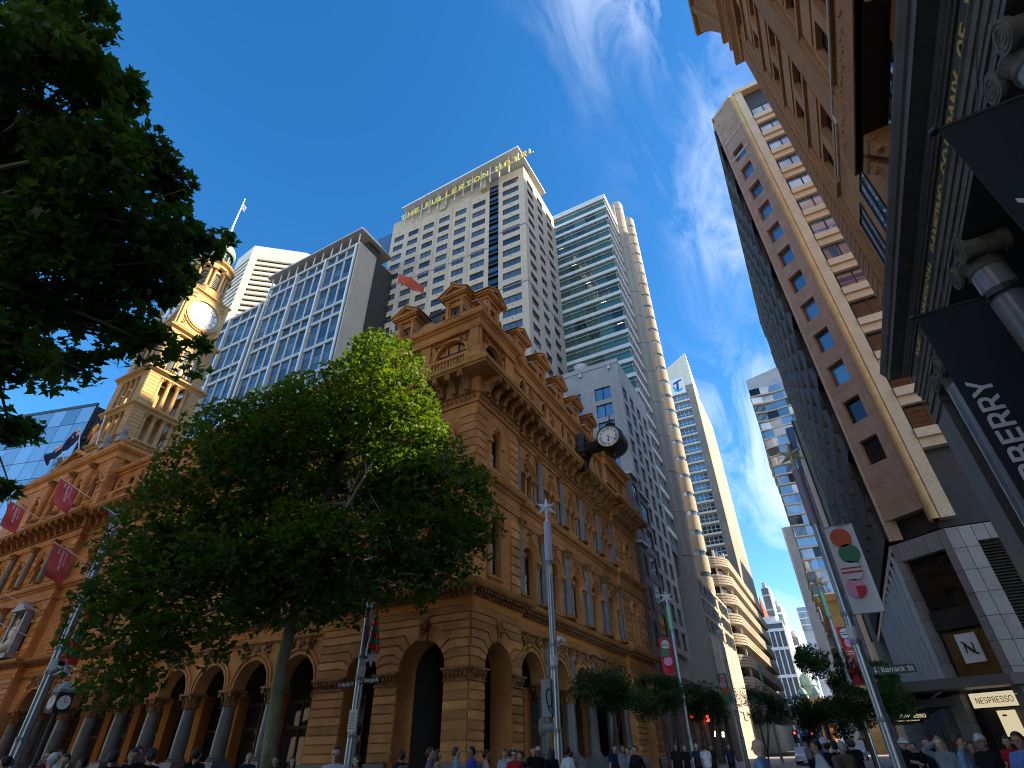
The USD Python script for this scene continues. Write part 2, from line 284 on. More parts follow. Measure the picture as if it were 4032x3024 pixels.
plain('neon_red', (1.0, 0.06, 0.03), 0.5, emis=1.1)
plain('office_lamp', (0.85, 0.90, 0.60), 0.5, emis=0.6)
plain('pale_purple', (0.52, 0.50, 0.66), 0.35)
plain('dull_purple', (0.30, 0.22, 0.30), 0.35)
plain('mint_green', (0.22, 0.58, 0.36), 0.35)
plain('silver_star', (0.66, 0.67, 0.70), 0.3, 0.1)
plain('gold_star', (0.55, 0.47, 0.25), 0.35, 0.3)
plain('sign_green', (0.012, 0.028, 0.022), 0.4)
plain('blue_paint', (0.03, 0.16, 0.45), 0.4)
plain('telstra_blue', (0.02, 0.07, 0.35), 0.4)
plain('cyan_paint', (0.05, 0.42, 0.62), 0.4)
plain('car_white', (0.72, 0.73, 0.74), 0.2, coat=0.6)
plain('car_dark', (0.03, 0.035, 0.04), 0.2, coat=0.6)
plain('rubber', (0.015, 0.015, 0.015), 0.7)
plain('clock_white', (0.80, 0.79, 0.75), 0.4)
mat('grey_frame', (0.36, 0.37, 0.375), 0.5, (0.30, 0.31, 0.315), 0.3)
plain('sign_cream', (0.95, 0.80, 0.50), 0.5, emis=0.2)
plain('dull_brown', (0.10, 0.085, 0.075), 0.45)
mat('shop_glow', (0.10, 0.06, 0.022), 0.15, (0.03, 0.02, 0.01), 0.9, spec=0.6, emis=0.02)
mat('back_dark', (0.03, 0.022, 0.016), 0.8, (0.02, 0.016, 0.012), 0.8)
# ---------------- the sandstone post office on the corner
OX, OY = 22.789, 14.479
GF = Fr(OX, OY, 0, -1)                     # street front, u southwards
MF = Fr(OX, OY, 87.956, 1)                 # plaza front, u eastwards
def arch(c, hw, z0, zs, n=20, ry=None):
    t = np.linspace(0, math.pi, n); ry = ry or hw
    return Polygon(([(c - hw, z0), (c + hw, z0)] if z0 < zs else []) + [(c + hw*math.cos(a), zs + ry*math.sin(a)) for a in t])
def ring(c, r0, r1, zs, a0=0.0, a1=math.pi, n=24):
    t = np.linspace(a0, a1, n)
    return Polygon([(c + r1*math.cos(a), zs + r1*math.sin(a)) for a in t] + [(c + r0*math.cos(a), zs + r0*math.sin(a)) for a in t[::-1]])
def rect(u0, u1, z0, z1): return Polygon([(u0, z0), (u1, z0), (u1, z1), (u0, z1)])
def column(par, fr, u, d, z0, z1, r, shaft='granite_grey', stone='sandstone_carved', n=16, name='column', base=True, pedestal=0.0):
    c = fr.p(u, d, 0.0); h = z1 - z0; hb = min(0.16*h, r*0.9) if base else 0.0; hc = r*2.1
    zb = z0 + hb; zc = z1 - hc
    s = MB().lathe([(r, zb), (r, zb + 0.3*(zc - zb)), (r*0.86, zc)], c, n).build(name, shaft, par, smooth=40)
    if base:
        b = MB().lathe([(r*1.32, z0 + hb*0.35), (r*1.4, z0 + hb*0.5), (r*1.3, z0 + hb*0.62), (r*1.12, z0 + hb*0.7), (r*1.2, z0 + hb*0.85), (r*1.05, zb), (r, zb)], c, n)
        f2 = fr.sub(u, d); b.box(-r*1.42, r*1.42, -r*1.42, r*1.42, z0, z0 + hb*0.36, f2)
        b.build('base', shaft if stone != 'sandstone_carved' or r > 0.3 else stone, s, smooth=40)
    f2 = fr.sub(u, d); k = MB().lathe([(r*0.86, zc), (r*1.0, zc + 0.03), (r*0.88, zc + 0.06), (r*0.95, zc + hc*0.45), (r*1.25, zc + hc*0.82), (r*1.3, z1 - hc*0.14)], c, n)
    for t in range(8):                                  # acanthus tips in two rows and corner volutes
        a = t*math.pi/4
        for zz, rr, w in ((zc + hc*0.32, r*1.12, r*0.22), (zc + hc*0.6, r*1.25, r*0.24)):
            aa = a + (math.pi/8 if zz > zc + hc*0.4 else 0); q = c + np.array([math.cos(aa)*rr, math.sin(aa)*rr, zz])
            k.add(q + np.array([[-math.sin(aa)*w, math.cos(aa)*w, 0], [math.sin(aa)*w, -math.cos(aa)*w, 0], [math.cos(aa)*r*0.22, math.sin(aa)*r*0.22, r*0.12], [0, 0, -hc*0.3]]), [[0, 1, 2], [0, 3, 1], [0, 2, 3], [1, 3, 2]])
    for sx in (-1, 1):
        for sy in (-1, 1): k.lathe([(0.01, -r*0.16), (r*0.3, -r*0.16), (r*0.3, r*0.16), (0.01, r*0.16)], f2.p(sx*r*1.15, sy*r*1.15, z1 - hc*0.28), 8, axis=0)
    k.box(-r*1.45, r*1.45, -r*1.45, r*1.45, z1 - hc*0.14, z1, f2)
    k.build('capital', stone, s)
    if pedestal: MB().box(-r*1.6, r*1.6, -r*1.6, r*1.6, pedestal, z0, f2).build('pedestal', 'granite_grey', s)
    return s
def arched_window(par, fr, c, hw, z0, zs, d, label=None, bars=True, blind=False):
    w = MB(); P = arch(c, hw, z0, zs); w.poly(P.difference(P.buffer(-0.07)), d, d + 0.08, fr)
    if bars:
        w.box(c - 0.025, c + 0.025, d + 0.01, d + 0.07, z0, zs + hw, fr); w.box(c - hw, c + hw, d + 0.01, d + 0.07, zs - 0.05, zs + 0.03, fr); w.box(c - hw, c + hw, d + 0.01, d + 0.06, (z0 + zs)/2 - 0.02, (z0 + zs)/2 + 0.02, fr)
    o = w.build('window', 'dark_frame', par); MB().poly(P, d - 0.03, d, fr).build('pane', 'glass_old', o)
    if blind: MB().box(c - hw*0.8, c + hw*0.8, d + 0.002, d + 0.006, z0 + 0.1, zs*0.7 + z0*0.3, fr).build('blind', 'curtain', o)
    return o
mat('curtain', (0.42, 0.42, 0.38), 0.9, (0.34, 0.34, 0.31), 2.0)
def carved(mb, fr, u, d, z, w, h, n, seed, deep=0.16):
    """A cluster of rounded lumps that reads as relief carving."""
    rg = np.random.default_rng(seed)
    for _ in range(n):
        r = rg.uniform(0.28, 0.5)*min(w, h)*0.36; ic = trimesh.creation.icosphere(1, 1.0); v = ic.vertices*np.array([r*rg.uniform(0.6, 1.1), deep*rg.uniform(0.6, 1.0), r*rg.uniform(0.7, 1.5)])
        v += meshkit.noise(v*9 + seed)[:, None]*r*0.3 - r*0.15
        q = np.array([u + rg.uniform(-0.5, 0.5)*(w - r), d, z + rg.uniform(-0.5, 0.5)*(h - r)]); mb.add(fr.p(v[:, 0] + q[0], v[:, 1] + q[1], v[:, 2] + q[2]), ic.faces)
def head_mask(mb, fr, u, d, z, s):
    """A carved keystone head: skull, hair, brow, nose, chin."""
    for (du, dd, dz, a, b, c) in ((0, .10, 0, .30, .26, .38), (0, .05, .30, .40, .25, .22), (-.30, .02, .0, .14, .2, .42), (.30, .02, .0, .14, .2, .42), (0, .36, -.02, .06, .1, .13), (0, .30, .12, .26, .08, .05), (0, .28, -.24, .12, .1, .08), (0, .12, -.42, .2, .18, .16)):
        ic = trimesh.creation.icosphere(2, 1.0); v = ic.vertices*np.array([a, b, c])*s; mb.add(fr.p(u + du*s + v[:, 0], d + dd*s + v[:, 1], z + dz*s + v[:, 2]), ic.faces)
gpo = thing('sandstone_building', 'large ornate orange sandstone building with arcade, arched windows and mansard corner behind the plane tree', 'building')
# --- ground floor walls with arches
gh = [arch(2.57, 1.31, 0, 4.95)] + [arch(6.86 + 3.74*k, 1.42, 0, 4.95) for k in range(5)] + [arch(27.1, 1.25, 0, 4.95)]
W = MB()
W.poly(rect(0, 5.0, 0, 8.65).difference(gh[0]), -1.2, 0, GF)
W.poly(rect(5.0, 23.75, 4.95, 8.65).difference(unary_union(gh[1:6])), -1.1, -0.35, GF)
W.poly(rect(23.75, 30.4, 0, 8.65).difference(gh[6]), -1.2, 0, GF)
mh = [arch(2.75, 1.33, 0, 4.95), arch(6.55, 0.98, 0, 4.95)]
W.poly(rect(1.2, 9.75, 0, 8.65).difference(unary_union(mh)), -1.2, 0, MF)
MC = [11.55 + 3.74*k for k in range(9)]                 # bay centres of the plaza arcade
mh2 = [arch(c, 1.42, 0, 4.95) for c in MC]
W.poly(rect(9.75, 44.6, 4.95, 8.65).difference(unary_union(mh2)), -0.95, -0.2, MF)
ph = [arch(46.9 + 3.9*k, 1.3, 0, 4.95) for k in range(5)]
W.poly(rect(44.6, 66.0, 0, 8.65).difference(unary_union(ph)), -0.9, 0.35, MF)
W.build('ground_floor_wall', 'sandstone', gpo)
# --- plinth
pl = [MF.p(u, 0, 0)[:2] for u in (4.25, 5.5)], [MF.p(u, 0, 0)[:2] for u in (7.6, 9.75)], [MF.p(1.38, 0, 0)[:2], MF.p(0, 0, 0)[:2], GF.p(1.2, 0, 0)[:2]], [GF.p(u, 0, 0)[:2] for u in (3.93, 5.0)], [GF.p(u, 0, 0)[:2] for u in (23.8, 25.8)], [GF.p(u, 0, 0)[:2] for u in (28.4, 30.4)]
for a in pl: MB().sweep(a, [(-0.3, 0), (0.16, 0), (0.16, 1.1), (0.12, 1.16), (0.12, 1.3), (0.07, 1.38), (-0.3, 1.38)]).build('plinth', 'granite_grey', gpo)
# --- rusticated stones, each a block of its own; stones over the arches bend down to them
def rusticate(fr, u0, u1, openings, zc, courses, d=0.0, t=0.075, ext0=0.0, matn='sandstone_block', skip=None, lift=0.62):
    for i in range(len(courses) - 1):
        z0, z1 = courses[i], courses[i + 1]; strip = rect(u0 - ext0, u1, z0, z1); pieces = []
        if openings:
            for (c, hw) in openings:
                disc = Point(c, zc).buffer(hw + lift, 32); R = hw + lift
                strip = strip.difference(unary_union([disc, rect(c - hw, c + hw, 0, zc)]) if z0 >= zc - 0.01 else rect(c - hw, c + hw, 0, zc))
            segs = [g for g in getattr(strip, 'geoms', [strip]) if g.area > 0.02]
            for g in segs:
                if z0 >= zc - 0.01:
                    for (c, hw) in openings:
                        R = hw + lift
                        if z0 - zc < R*0.985:
                            a0 = math.asin(max(0, (z0 - zc)/R)); a1 = math.asin(min(1, (z1 - zc)/R))
                            if z1 - zc > R: a1 = math.pi/2 - 0.13
                            side = 1 if g.centroid.x > c else -1
                            if abs(g.centroid.x - c) > hw + 2.2: continue
                            rg = ring(c, hw + 0.005, R + 0.02, zc, a0, max(a1, a0 + 0.02), 8)
                            if side < 0: rg = affinity.scale(rg, -1, 1, origin=(c, zc))
                            g = unary_union([g, rg.buffer(0.002)])
                pieces.append(g)
        else: pieces = [strip]
        for g in pieces:
            for h in getattr(g, 'geoms', [g]):
                h = h.intersection(rect(u0 - ext0, u1, -1, 40)); hb = h.buffer(-0.028, join_style=2)
                if hb.is_empty or hb.area < 0.015: continue
                MB().poly(hb, d, d + t*0.7, fr).poly(hb.buffer(-0.02, join_style=2), d + t*0.7, d + t, fr).build('stone_block', matn, gpo)
LOW = list(np.linspace(1.38, 4.40, 9)); UP = [4.95, 5.37, 5.75, 6.14, 6.54, 6.93, 7.30]
for cs in (LOW, UP):
    rusticate(GF, 0, 5.0, [(2.57, 1.31)], 4.95, cs, ext0=0.07); rusticate(MF, 0.003, 9.75, [(2.75, 1.33), (6.55, 0.98)], 4.95, cs)
    rusticate(GF, 23.8, 30.4, [(27.1, 1.25)], 4.95, cs); rusticate(MF, 44.7, 48.3, [(46.9, 1.3)], 4.95, cs, d=0.35)
# carved imposts of the piers
for fr, us in ((GF, [(-0.1, 1.22), (3.92, 5.0), (23.8, 25.8), (28.4, 30.4)]), (MF, [(0.004, 1.38), (4.12, 5.52), (7.58, 9.75)])):
    for a, b in us:
        k = MB(); k.box(a - 0.02, b + 0.04, 0.0, 0.14, 4.40, 4.45, fr); k.box(a, b, 0.0, 0.10, 4.45, 4.80, fr); k.box(a - 0.05, b + 0.1, 0.0, 0.26, 4.86, 4.95, fr); k.box(a - 0.02, b + 0.05, 0.0, 0.2, 4.80, 4.86, fr)
        n = max(3, int((b - a)/0.21))
        for j in range(n):
            u = a + (j + 0.5)*(b - a)/n
            k.lathe([(0.012, -0.05), (0.075, -0.05), (0.075, 0.05), (0.012, 0.05)], fr.p(u, 0.16, 4.73), 8, axis=1 if fr is GF else 0)
            k.add(fr.p([u - 0.08, u + 0.08, u, u, ], [0.1, 0.1, 0.22, 0.1], [4.48, 4.48, 4.6, 4.70]), [[0, 1, 2], [0, 2, 3], [1, 3, 2]])
        k.build('impost', 'sandstone_carved', gpo)
k = MB(); head_mask(k, GF, 2.6, 0.1, 6.85, 0.62); k.poly(Polygon([(2.38, 6.2), (2.82, 6.2), (2.95, 7.3), (2.25, 7.3)]), 0, 0.12, GF); k.build('keystone_mask', 'sandstone_carved', gpo, smooth=50)
k = MB(); head_mask(k, MF, 2.75, 0.1, 6.85, 0.62); k.poly(Polygon([(2.53, 6.2), (2.97, 6.2), (3.1, 7.3), (2.4, 7.3)]), 0, 0.12, MF); k.build('keystone_mask', 'sandstone_carved', gpo, smooth=50)
# arcade columns, archivolts and spandrel figures
for k in range(6):
    u = 4.99 + 3.74*k
    if 0 < k < 5: column(gpo, GF, u, -0.62, 1.40, 4.95, 0.36, pedestal=0.0001)
    else: column(gpo, GF, u + (0.42 if k == 0 else -0.42), -0.62, 1.40, 4.95, 0.26, pedestal=0.0001)
    if 0 < k < 5: column(gpo, GF, u, -0.33, 5.0, 7.3, 0.24)
for k in range(10):
    u = 9.68 + 3.74*k
    if k: column(gpo, MF, u, -0.5, 1.40, 4.95, 0.40, pedestal=0.0001)
for fr, cs, d in ((GF, [6.86 + 3.74*k for k in range(5)], -0.35), (MF, MC, -0.2)):
    for i, c in enumerate(cs):
        a = MB(); a.poly(ring(c, 1.42, 1.56, 4.95), d, d + 0.10, fr).poly(ring(c, 1.58, 1.68, 4.95), d, d + 0.06, fr).poly(ring(c, 1.70, 1.82, 4.95).intersection(rect(c - 1.86, c + 1.86, 0, 9)), d, d + 0.13, fr); a.build('archivolt', 'sandstone', gpo)
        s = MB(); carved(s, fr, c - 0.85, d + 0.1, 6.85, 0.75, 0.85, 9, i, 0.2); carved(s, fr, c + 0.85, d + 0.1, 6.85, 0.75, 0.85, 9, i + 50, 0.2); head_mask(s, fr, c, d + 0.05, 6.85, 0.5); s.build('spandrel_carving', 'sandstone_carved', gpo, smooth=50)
# the arcade's back wall, shop windows, timber piers and ceiling
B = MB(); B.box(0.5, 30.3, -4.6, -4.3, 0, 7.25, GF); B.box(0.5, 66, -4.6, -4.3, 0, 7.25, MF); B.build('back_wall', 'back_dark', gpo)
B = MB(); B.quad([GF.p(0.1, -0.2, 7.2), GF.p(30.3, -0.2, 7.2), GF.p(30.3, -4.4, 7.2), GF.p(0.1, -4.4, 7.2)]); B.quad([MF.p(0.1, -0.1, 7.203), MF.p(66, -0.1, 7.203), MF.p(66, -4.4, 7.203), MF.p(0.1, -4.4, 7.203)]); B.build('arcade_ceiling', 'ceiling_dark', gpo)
for fr, cs in ((GF, [6.86 + 3.74*k for k in range(5)]), (MF, MC)):
    for c in cs:
        p = MB().box(c + 1.45, c + 2.25, -4.3, -3.5, 0, 5.2, fr).box(c + 1.38, c + 2.32, -4.3, -3.42, 4.6, 4.95, fr).build('back_pier', 'sandstone_orange', gpo)
        w = MB(); 
        for a, b in ((c - 1.5, c - 1.38), (c - 0.06, c + 0.06), (c + 1.33, c + 1.45)): w.box(a, b, -4.3, -4.2, 0.0, 4.6, fr)
        for z in (0.0, 0.9, 3.1, 4.45): w.box(c - 1.5, c + 1.45, -4.3, -4.22, z, z + 0.16, fr)
        w.box(c - 1.4, c + 1.35, -4.28, -4.24, 0.1, 0.9, fr); o = w.build('shop_window', 'timber_door', gpo)
        MB().box(c - 1.4, c + 1.35, -4.295, -4.27, 0.95, 4.5, fr).build('pane', 'glass_old', o)
# --- upper walls
up = MB()
w1 = [(2.16, 0.56, 9.36, 12.05)]; w2 = [(2.16, 0.54, 15.42, 17.35)]
gp = rect(0, 5.0, 8.65, 21.4)
for (c, hw, z0, zs) in w1 + w2: gp = gp.difference(arch(c, hw, z0, zs))
up.poly(gp, -0.5, 0, GF)
gb = rect(5.0, 23.75, 8.65, 21.4)
for k in range(5):
    c = 6.86 + 3.74*k; gb = gb.difference(arch(c, 0.78, 9.15, 11.45)); gb = gb.difference(arch(c - 0.48, 0.36, 15.4, 16.95)).difference(arch(c + 0.48, 0.36, 15.4, 16.95))
up.poly(gb, -0.9, -0.35, GF)
gq = rect(23.75, 30.4, 8.65, 21.4)
for (z0, zs) in ((9.36, 12.05), (15.42, 17.35)): gq = gq.difference(arch(27.1, 0.56, z0, zs))
up.poly(gq, -0.5, 0, GF)
mp = rect(0.5, 9.75, 8.65, 21.4)
for c in (2.45, 6.8):
    for (z0, zs) in ((9.36, 12.05), (15.42, 17.35)): mp = mp.difference(arch(c, 0.6, z0, zs))
up.poly(mp, -0.5, 0, MF)
mb_ = rect(9.75, 44.6, 8.65, 21.4)
for c in MC:
    mb_ = mb_.difference(arch(c, 0.7, 9.36, 11.85)); mb_ = mb_.difference(arch(c, 0.7, 15.42, 17.15))
up.poly(mb_, -0.75, -0.2, MF)
mc_ = rect(44.6, 66, 8.65, 29.0); PC = [46.6, 50.2, 54.6, 59.0, 62.6]
for c in PC:
    for (z0, zs) in ((9.36, 11.85), (15.42, 17.15), (22.9, 24.9)): mc_ = mc_.difference(arch(c, 0.6, z0, zs))
up.poly(mc_, -0.5, 0.35, MF)
up.build('upper_wall', 'sandstone_ashlar', gpo)
for (c, hw, z0, zs) in w1 + w2 + [(27.1, 0.56, 9.36, 12.05), (27.1, 0.56, 15.42, 17.35)]: arched_window(gpo, GF, c, hw, z0, zs, -0.4, blind=c < 5)
for k in range(5):
    c = 6.86 + 3.74*k; arched_window(gpo, GF, c, 0.78, 9.15, 11.45, -0.8, blind=True); arched_window(gpo, GF, c - 0.48, 0.36, 15.4, 16.95, -0.8, bars=False); arched_window(gpo, GF, c + 0.48, 0.36, 15.4, 16.95, -0.8, bars=False)
for c in (2.45, 6.8):
    for (z0, zs) in ((9.36, 12.05), (15.42, 17.35)): arched_window(gpo, MF, c, 0.6, z0, zs, -0.4, blind=z0 > 12)
for c in MC:
    for (z0, zs) in ((9.36, 11.85), (15.42, 17.15)): arched_window(gpo, MF, c, 0.7, z0, zs, -0.65)
for c in PC:
    for (z0, zs) in ((9.36, 11.85), (15.42, 17.15), (22.9, 24.9)): arched_window(gpo, MF, c, 0.6, z0, zs, 0.0)
# hood moulds with carved keystones, sills, impost blocks
def hood(fr, c, hw, zs, d, z0, key=True):
    h = MB(); h.poly(ring(c, hw + 0.04, hw + 0.17, zs), d, d + 0.09, fr).poly(ring(c, hw + 0.19, hw + 0.36, zs), d, d + 0.16, fr)
    for s in (-1, 1): h.box(c + s*(hw + 0.21) - 0.19, c + s*(hw + 0.21) + 0.19, d, d + 0.2, zs - 0.28, zs - 0.02, fr); h.box(c + s*(hw + 0.12) - 0.1, c + s*(hw + 0.12) + 0.1, d, d + 0.06, z0, zs - 0.28, fr)
    h.box(c - hw - 0.25, c + hw + 0.25, d, d + 0.16, z0 - 0.16, z0, fr); h.box(c - hw - 0.15, c + hw + 0.15, d, d + 0.07, z0 - 0.42, z0 - 0.16, fr)
    o = h.build('window_hood', 'sandstone', gpo)
    if key: kk = MB(); carved(kk, fr, c, d + 0.18, zs + hw + 0.32, 0.42, 0.6, 7, int(c*10) + int(zs), 0.16); kk.build('keystone', 'sandstone_carved', o, smooth=50)
for c in (2.16, 27.1): hood(GF, c, 0.56, 12.05, 0, 9.36); hood(GF, c, 0.54, 17.35, 0, 15.42)
for c in (2.45, 6.8): hood(MF, c, 0.6, 12.05, 0, 9.36); hood(MF, c, 0.6, 17.35, 0, 15.42)
for c in MC: hood(MF, c, 0.7, 11.85, -0.2, 9.36); hood(MF, c, 0.7, 17.15, -0.2, 15.42)
for c in PC: hood(MF, c, 0.6, 11.85, 0.35, 9.36); hood(MF, c, 0.6, 17.15, 0.35, 15.42); hood(MF, c, 0.6, 24.9, 0.35, 22.9)
# horizontally channelled quoins of the pavilions
C1 = list(np.arange(8.85, 13.5, 0.53)); C2 = list(np.arange(15.15, 19.2, 0.53))
for cs in (C1, C2):
    rusticate(GF, 0, 1.12, None, 0, cs, t=0.06, ext0=0.055); rusticate(MF, 0.003, 1.25, None, 0, cs, t=0.06); rusticate(GF, 3.85, 4.98, None, 0, cs, t=0.09)
    rusticate(GF, 23.8, 25.6, None, 0, cs, t=0.06); rusticate(GF, 28.9, 30.38, None, 0, cs, t=0.06)
    rusticate(MF, 4.1, 5.1, None, 0, cs, t=0.09); rusticate(MF, 8.6, 9.73, None, 0, cs, t=0.06)
    rusticate(MF, 44.65, 45.7, None, 0, cs, d=0.35, t=0.06); rusticate(MF, 47.6, 48.9, None, 0, cs, d=0.35, t=0.06); rusticate(MF, 51.4, 52.6, None, 0, cs, d=0.35, t=0.06)
rusticate(MF, 44.65, 45.7, None, 0, list(np.arange(23.6, 27.2, 0.53)), d=0.35, t=0.06); rusticate(MF, 47.6, 48.9, None, 0, list(np.arange(23.6, 27.2, 0.53)), d=0.35, t=0.06)
# columns, colonnettes and archivolts of the street bays
for k in range(6):
    u = 4.99 + 3.74*k + (0.33 if k == 0 else -0.33 if k == 5 else 0)
    column(gpo, GF, u, -0.2, 9.0, 13.5, 0.29); column(gpo, GF, u, -0.2, 15.2, 19.2, 0.26)
for k in range(5):
    c = 6.86 + 3.74*k
    for s in (-1, 1): column(gpo, GF, c + s*1.12, -0.28, 9.0, 11.45, 0.17, n=10); column(gpo, GF, c + s*1.12, -0.28, 15.3, 16.95, 0.13, n=10)
    column(gpo, GF, c, -0.45, 15.4, 16.95, 0.085, n=8)
    a = MB()
    for r0, r1, t in ((0.80, 0.92, 0.06), (0.94, 1.08, 0.12), (1.10, 1.22, 0.18), (1.24, 1.36, 0.25)): a.poly(ring(c, r0, r1, 11.45), -0.35, -0.35 + t, GF)
    for s in (-1, 1): a.box(c + s*1.12 - 0.28, c + s*1.12 + 0.28, -0.35, -0.02, 11.45, 11.60, GF); a.box(c + s*0.86 - 0.07, c + s*0.86 + 0.07, -0.35, -0.2, 9.0, 11.45, GF)
    for r0, r1, t in ((1.02, 1.13, 0.07), (1.15, 1.27, 0.14), (1.29, 1.40, 0.22)): a.poly(ring(c, r0, r1, 16.95), -0.35, -0.35 + t, GF)
    for s in (-1, 1):
        a.poly(ring(c + s*0.48, 0.37, 0.46, 16.95), -0.35, -0.22, GF); a.box(c + s*1.12 - 0.24, c + s*1.12 + 0.24, -0.35, -0.05, 16.95, 17.06, GF)
    a.box(c - 1.0, c + 1.0, -0.35, -0.18, 15.2, 15.4, GF); a.box(c - 0.9, c + 0.9, -0.35, -0.2, 9.0, 9.15, GF)
    a.build('archivolt', 'sandstone', gpo)
    for (d_, z_, w_, h_, t_) in ((-0.12, 13.05, 0.4, 0.75, 0.22), (-0.25, 17.75, 0.55, 0.6, 0.14), (-0.1, 18.55, 0.4, 0.65, 0.22)): kk = MB(); carved(kk, GF, c, d_, z_, w_, h_, 8, k + int(z_*3), t_); kk.build('keystone', 'sandstone_carved', gpo, smooth=50)
# --- mouldings that run round both fronts
def mpt(u, d): return MF.p(u, d, 0)[:2]
def gpt(u, d): return GF.p(u, d, 0)[:2]
PATH = [mpt(66, 0.35), mpt(44.6, 0.35), mpt(44.6, -0.2), mpt(9.75, -0.2), mpt(9.75, 0), np.array([OX, OY]), gpt(5.0, 0), gpt(5.0, -0.35), gpt(23.75, -0.35), gpt(23.75, 0), gpt(30.4, 0), gpt(30.4, -7)]
def mould(name, prof, m='sandstone', path=PATH): return MB().sweep(path, prof).build(name, m, gpo)
mould('first_architrave', [(-0.2, 7.31), (0.09, 7.31), (0.09, 7.40), (0.11, 7.405), (0.11, 7.49), (0.13, 7.495), (0.13, 7.58), (0.17, 7.60), (0.17, 7.65), (-0.2, 7.65)])
mould('frieze', [(-0.2, 7.653), (0.085, 7.653), (0.085, 8.10), (-0.2, 8.10)], 'sandstone_orange')
mould('first_cornice', [(-0.2, 8.103), (0.14, 8.103), (0.2, 8.18), (0.2, 8.34), (0.62, 8.36), (0.72, 8.44), (0.78, 8.56), (0.80, 8.62), (0.1, 8.78), (-0.2, 8.80)])
mould('second_architrave', [(-0.2, 13.50), (0.10, 13.50), (0.10, 13.64), (0.13, 13.65), (0.13, 13.80), (0.17, 13.84), (0.06, 13.87), (0.06, 14.36), (0.18, 14.40), (0.24, 14.55), (0.42, 14.58), (0.50, 14.74), (0.52, 14.86), (0.16, 14.98), (0.12, 15.16), (-0.2, 15.16)])
mould('main_architrave', [(-0.2, 19.20), (0.12, 19.20), (0.12, 19.32), (0.16, 19.37), (0.11, 19.39), (0.11, 19.76), (0.2, 19.79), (0.14, 19.81), (0.14, 20.98), (-0.2, 20.98)])
mould('main_cornice', [(-0.2, 20.983), (1.28, 20.983), (1.30, 21.06), (1.36, 21.10), (1.38, 21.36), (1.30, 21.42), (0.3, 21.52), (-0.6, 21.52)])
mould('gutter', [(1.383, 21.11), (1.42, 21.11), (1.46, 21.37), (1.383, 21.37)], 'gutter_gold')
FULL = PATH[2:]
mould('parapet_base', [(-0.5, 21.523), (0.12, 21.523), (0.12, 21.7), (0.06, 21.75), (0.06, 22.58), (0.1, 22.6), (0.1, 22.66), (-0.5, 22.66)], path=FULL)
mould('parapet_rail', [(-0.1, 23.20), (0.1, 23.20), (0.14, 23.28), (0.14, 23.36), (0.1, 23.44), (-0.1, 23.44)], path=FULL)
A = PATH[4:]
mould('attic_entablature', [(-0.9, 25.28), (0.06, 25.28), (0.06, 25.42), (0.09, 25.43), (0.09, 25.58), (0.02, 25.62), (0.02, 25.98), (0.14, 26.02), (0.2, 26.12), (0.36, 26.15), (0.44, 26.28), (0.46, 26.38), (0.1, 26.44), (-0.9, 26.44)], path=A)
mould('attic_rail', [(-0.12, 26.92), (0.06, 26.92), (0.1, 27.0), (0.06, 27.06), (-0.12, 27.06)], path=A)
mould('plaza_attic_cornice', [(-0.9, 25.5), (0.02, 25.5), (0.02, 25.75), (0.25, 25.8), (0.4, 26.0), (0.4, 26.1), (-0.9, 26.2)], path=[mpt(44.6, -0.5), mpt(9.75, -0.5)])
mould('pavilion_entablature', [(-0.4, 27.4), (0.08, 27.4), (0.08, 27.7), (0.02, 27.75), (0.02, 28.2), (0.3, 28.3), (0.5, 28.5), (0.5, 28.65), (-0.4, 28.8)], path=[mpt(66, 0.35), mpt(44.6, 0.35), mpt(44.6, -3)])
# --- small repeated ornament: joined courses
def along(fr, u0, u1, pitch):
    n = max(1, int(round((u1 - u0)/pitch))); return [u0 + (i + 0.5)*(u1 - u0)/n for i in range(n)]
SEG = [(GF, 0, 5.0, 0), (GF, 5.0, 23.75, -0.35), (GF, 23.75, 30.4, 0), (MF, 0, 9.75, 0), (MF, 9.75, 44.6, -0.2), (MF, 44.6, 64, 0.35)]
D1, D2, D3 = MB(), MB(), MB()
for fr, a, b, d in SEG:
    for u in along(fr, a, b, 0.30): D1.box(u - 0.075, u + 0.075, d + 0.2, d + 0.5, 8.19, 8.34, fr)
    for u in along(fr, a, b, 0.36): D1.add(fr.p([u - 0.11, u + 0.11, u + 0.11, u - 0.11, u - 0.11, u + 0.11], [d + 0.14]*2 + [d + 0.3]*2 + [d + 0.14]*2, [8.0, 8.0, 8.12, 8.12, 8.15, 8.15]), [[0, 1, 2], [0, 2, 3], [3, 2, 5], [3, 5, 4], [0, 3, 4], [1, 5, 2]])
    for u in along(fr, a, b, 0.22): D2.box(u - 0.06, u + 0.06, d + 0.14, d + 0.27, 19.84, 19.97, fr)
    if d < 0.3:
        for u in along(fr, a, b, 0.34): D3.lathe([(0.07, 0.0), (0.125, 0.0), (0.14, 0.04), (0.125, 0.07), (0.08, 0.07), (0.065, 0.0)], [0, 0, 0], 10, axis=1); V = D3.v.pop(); D3.n -= len(V); F = D3.f.pop() - D3.n; D3.add(fr.p(u + V[:, 0], d + 0.11 + V[:, 1], 19.575 + V[:, 2]), F)
for m_, n_ in ((D1, 'dentil_course'), (D2, 'dentil_course'), (D3, 'guilloche_band')): stuff(m_.build(n_, 'sandstone_carved', gpo))
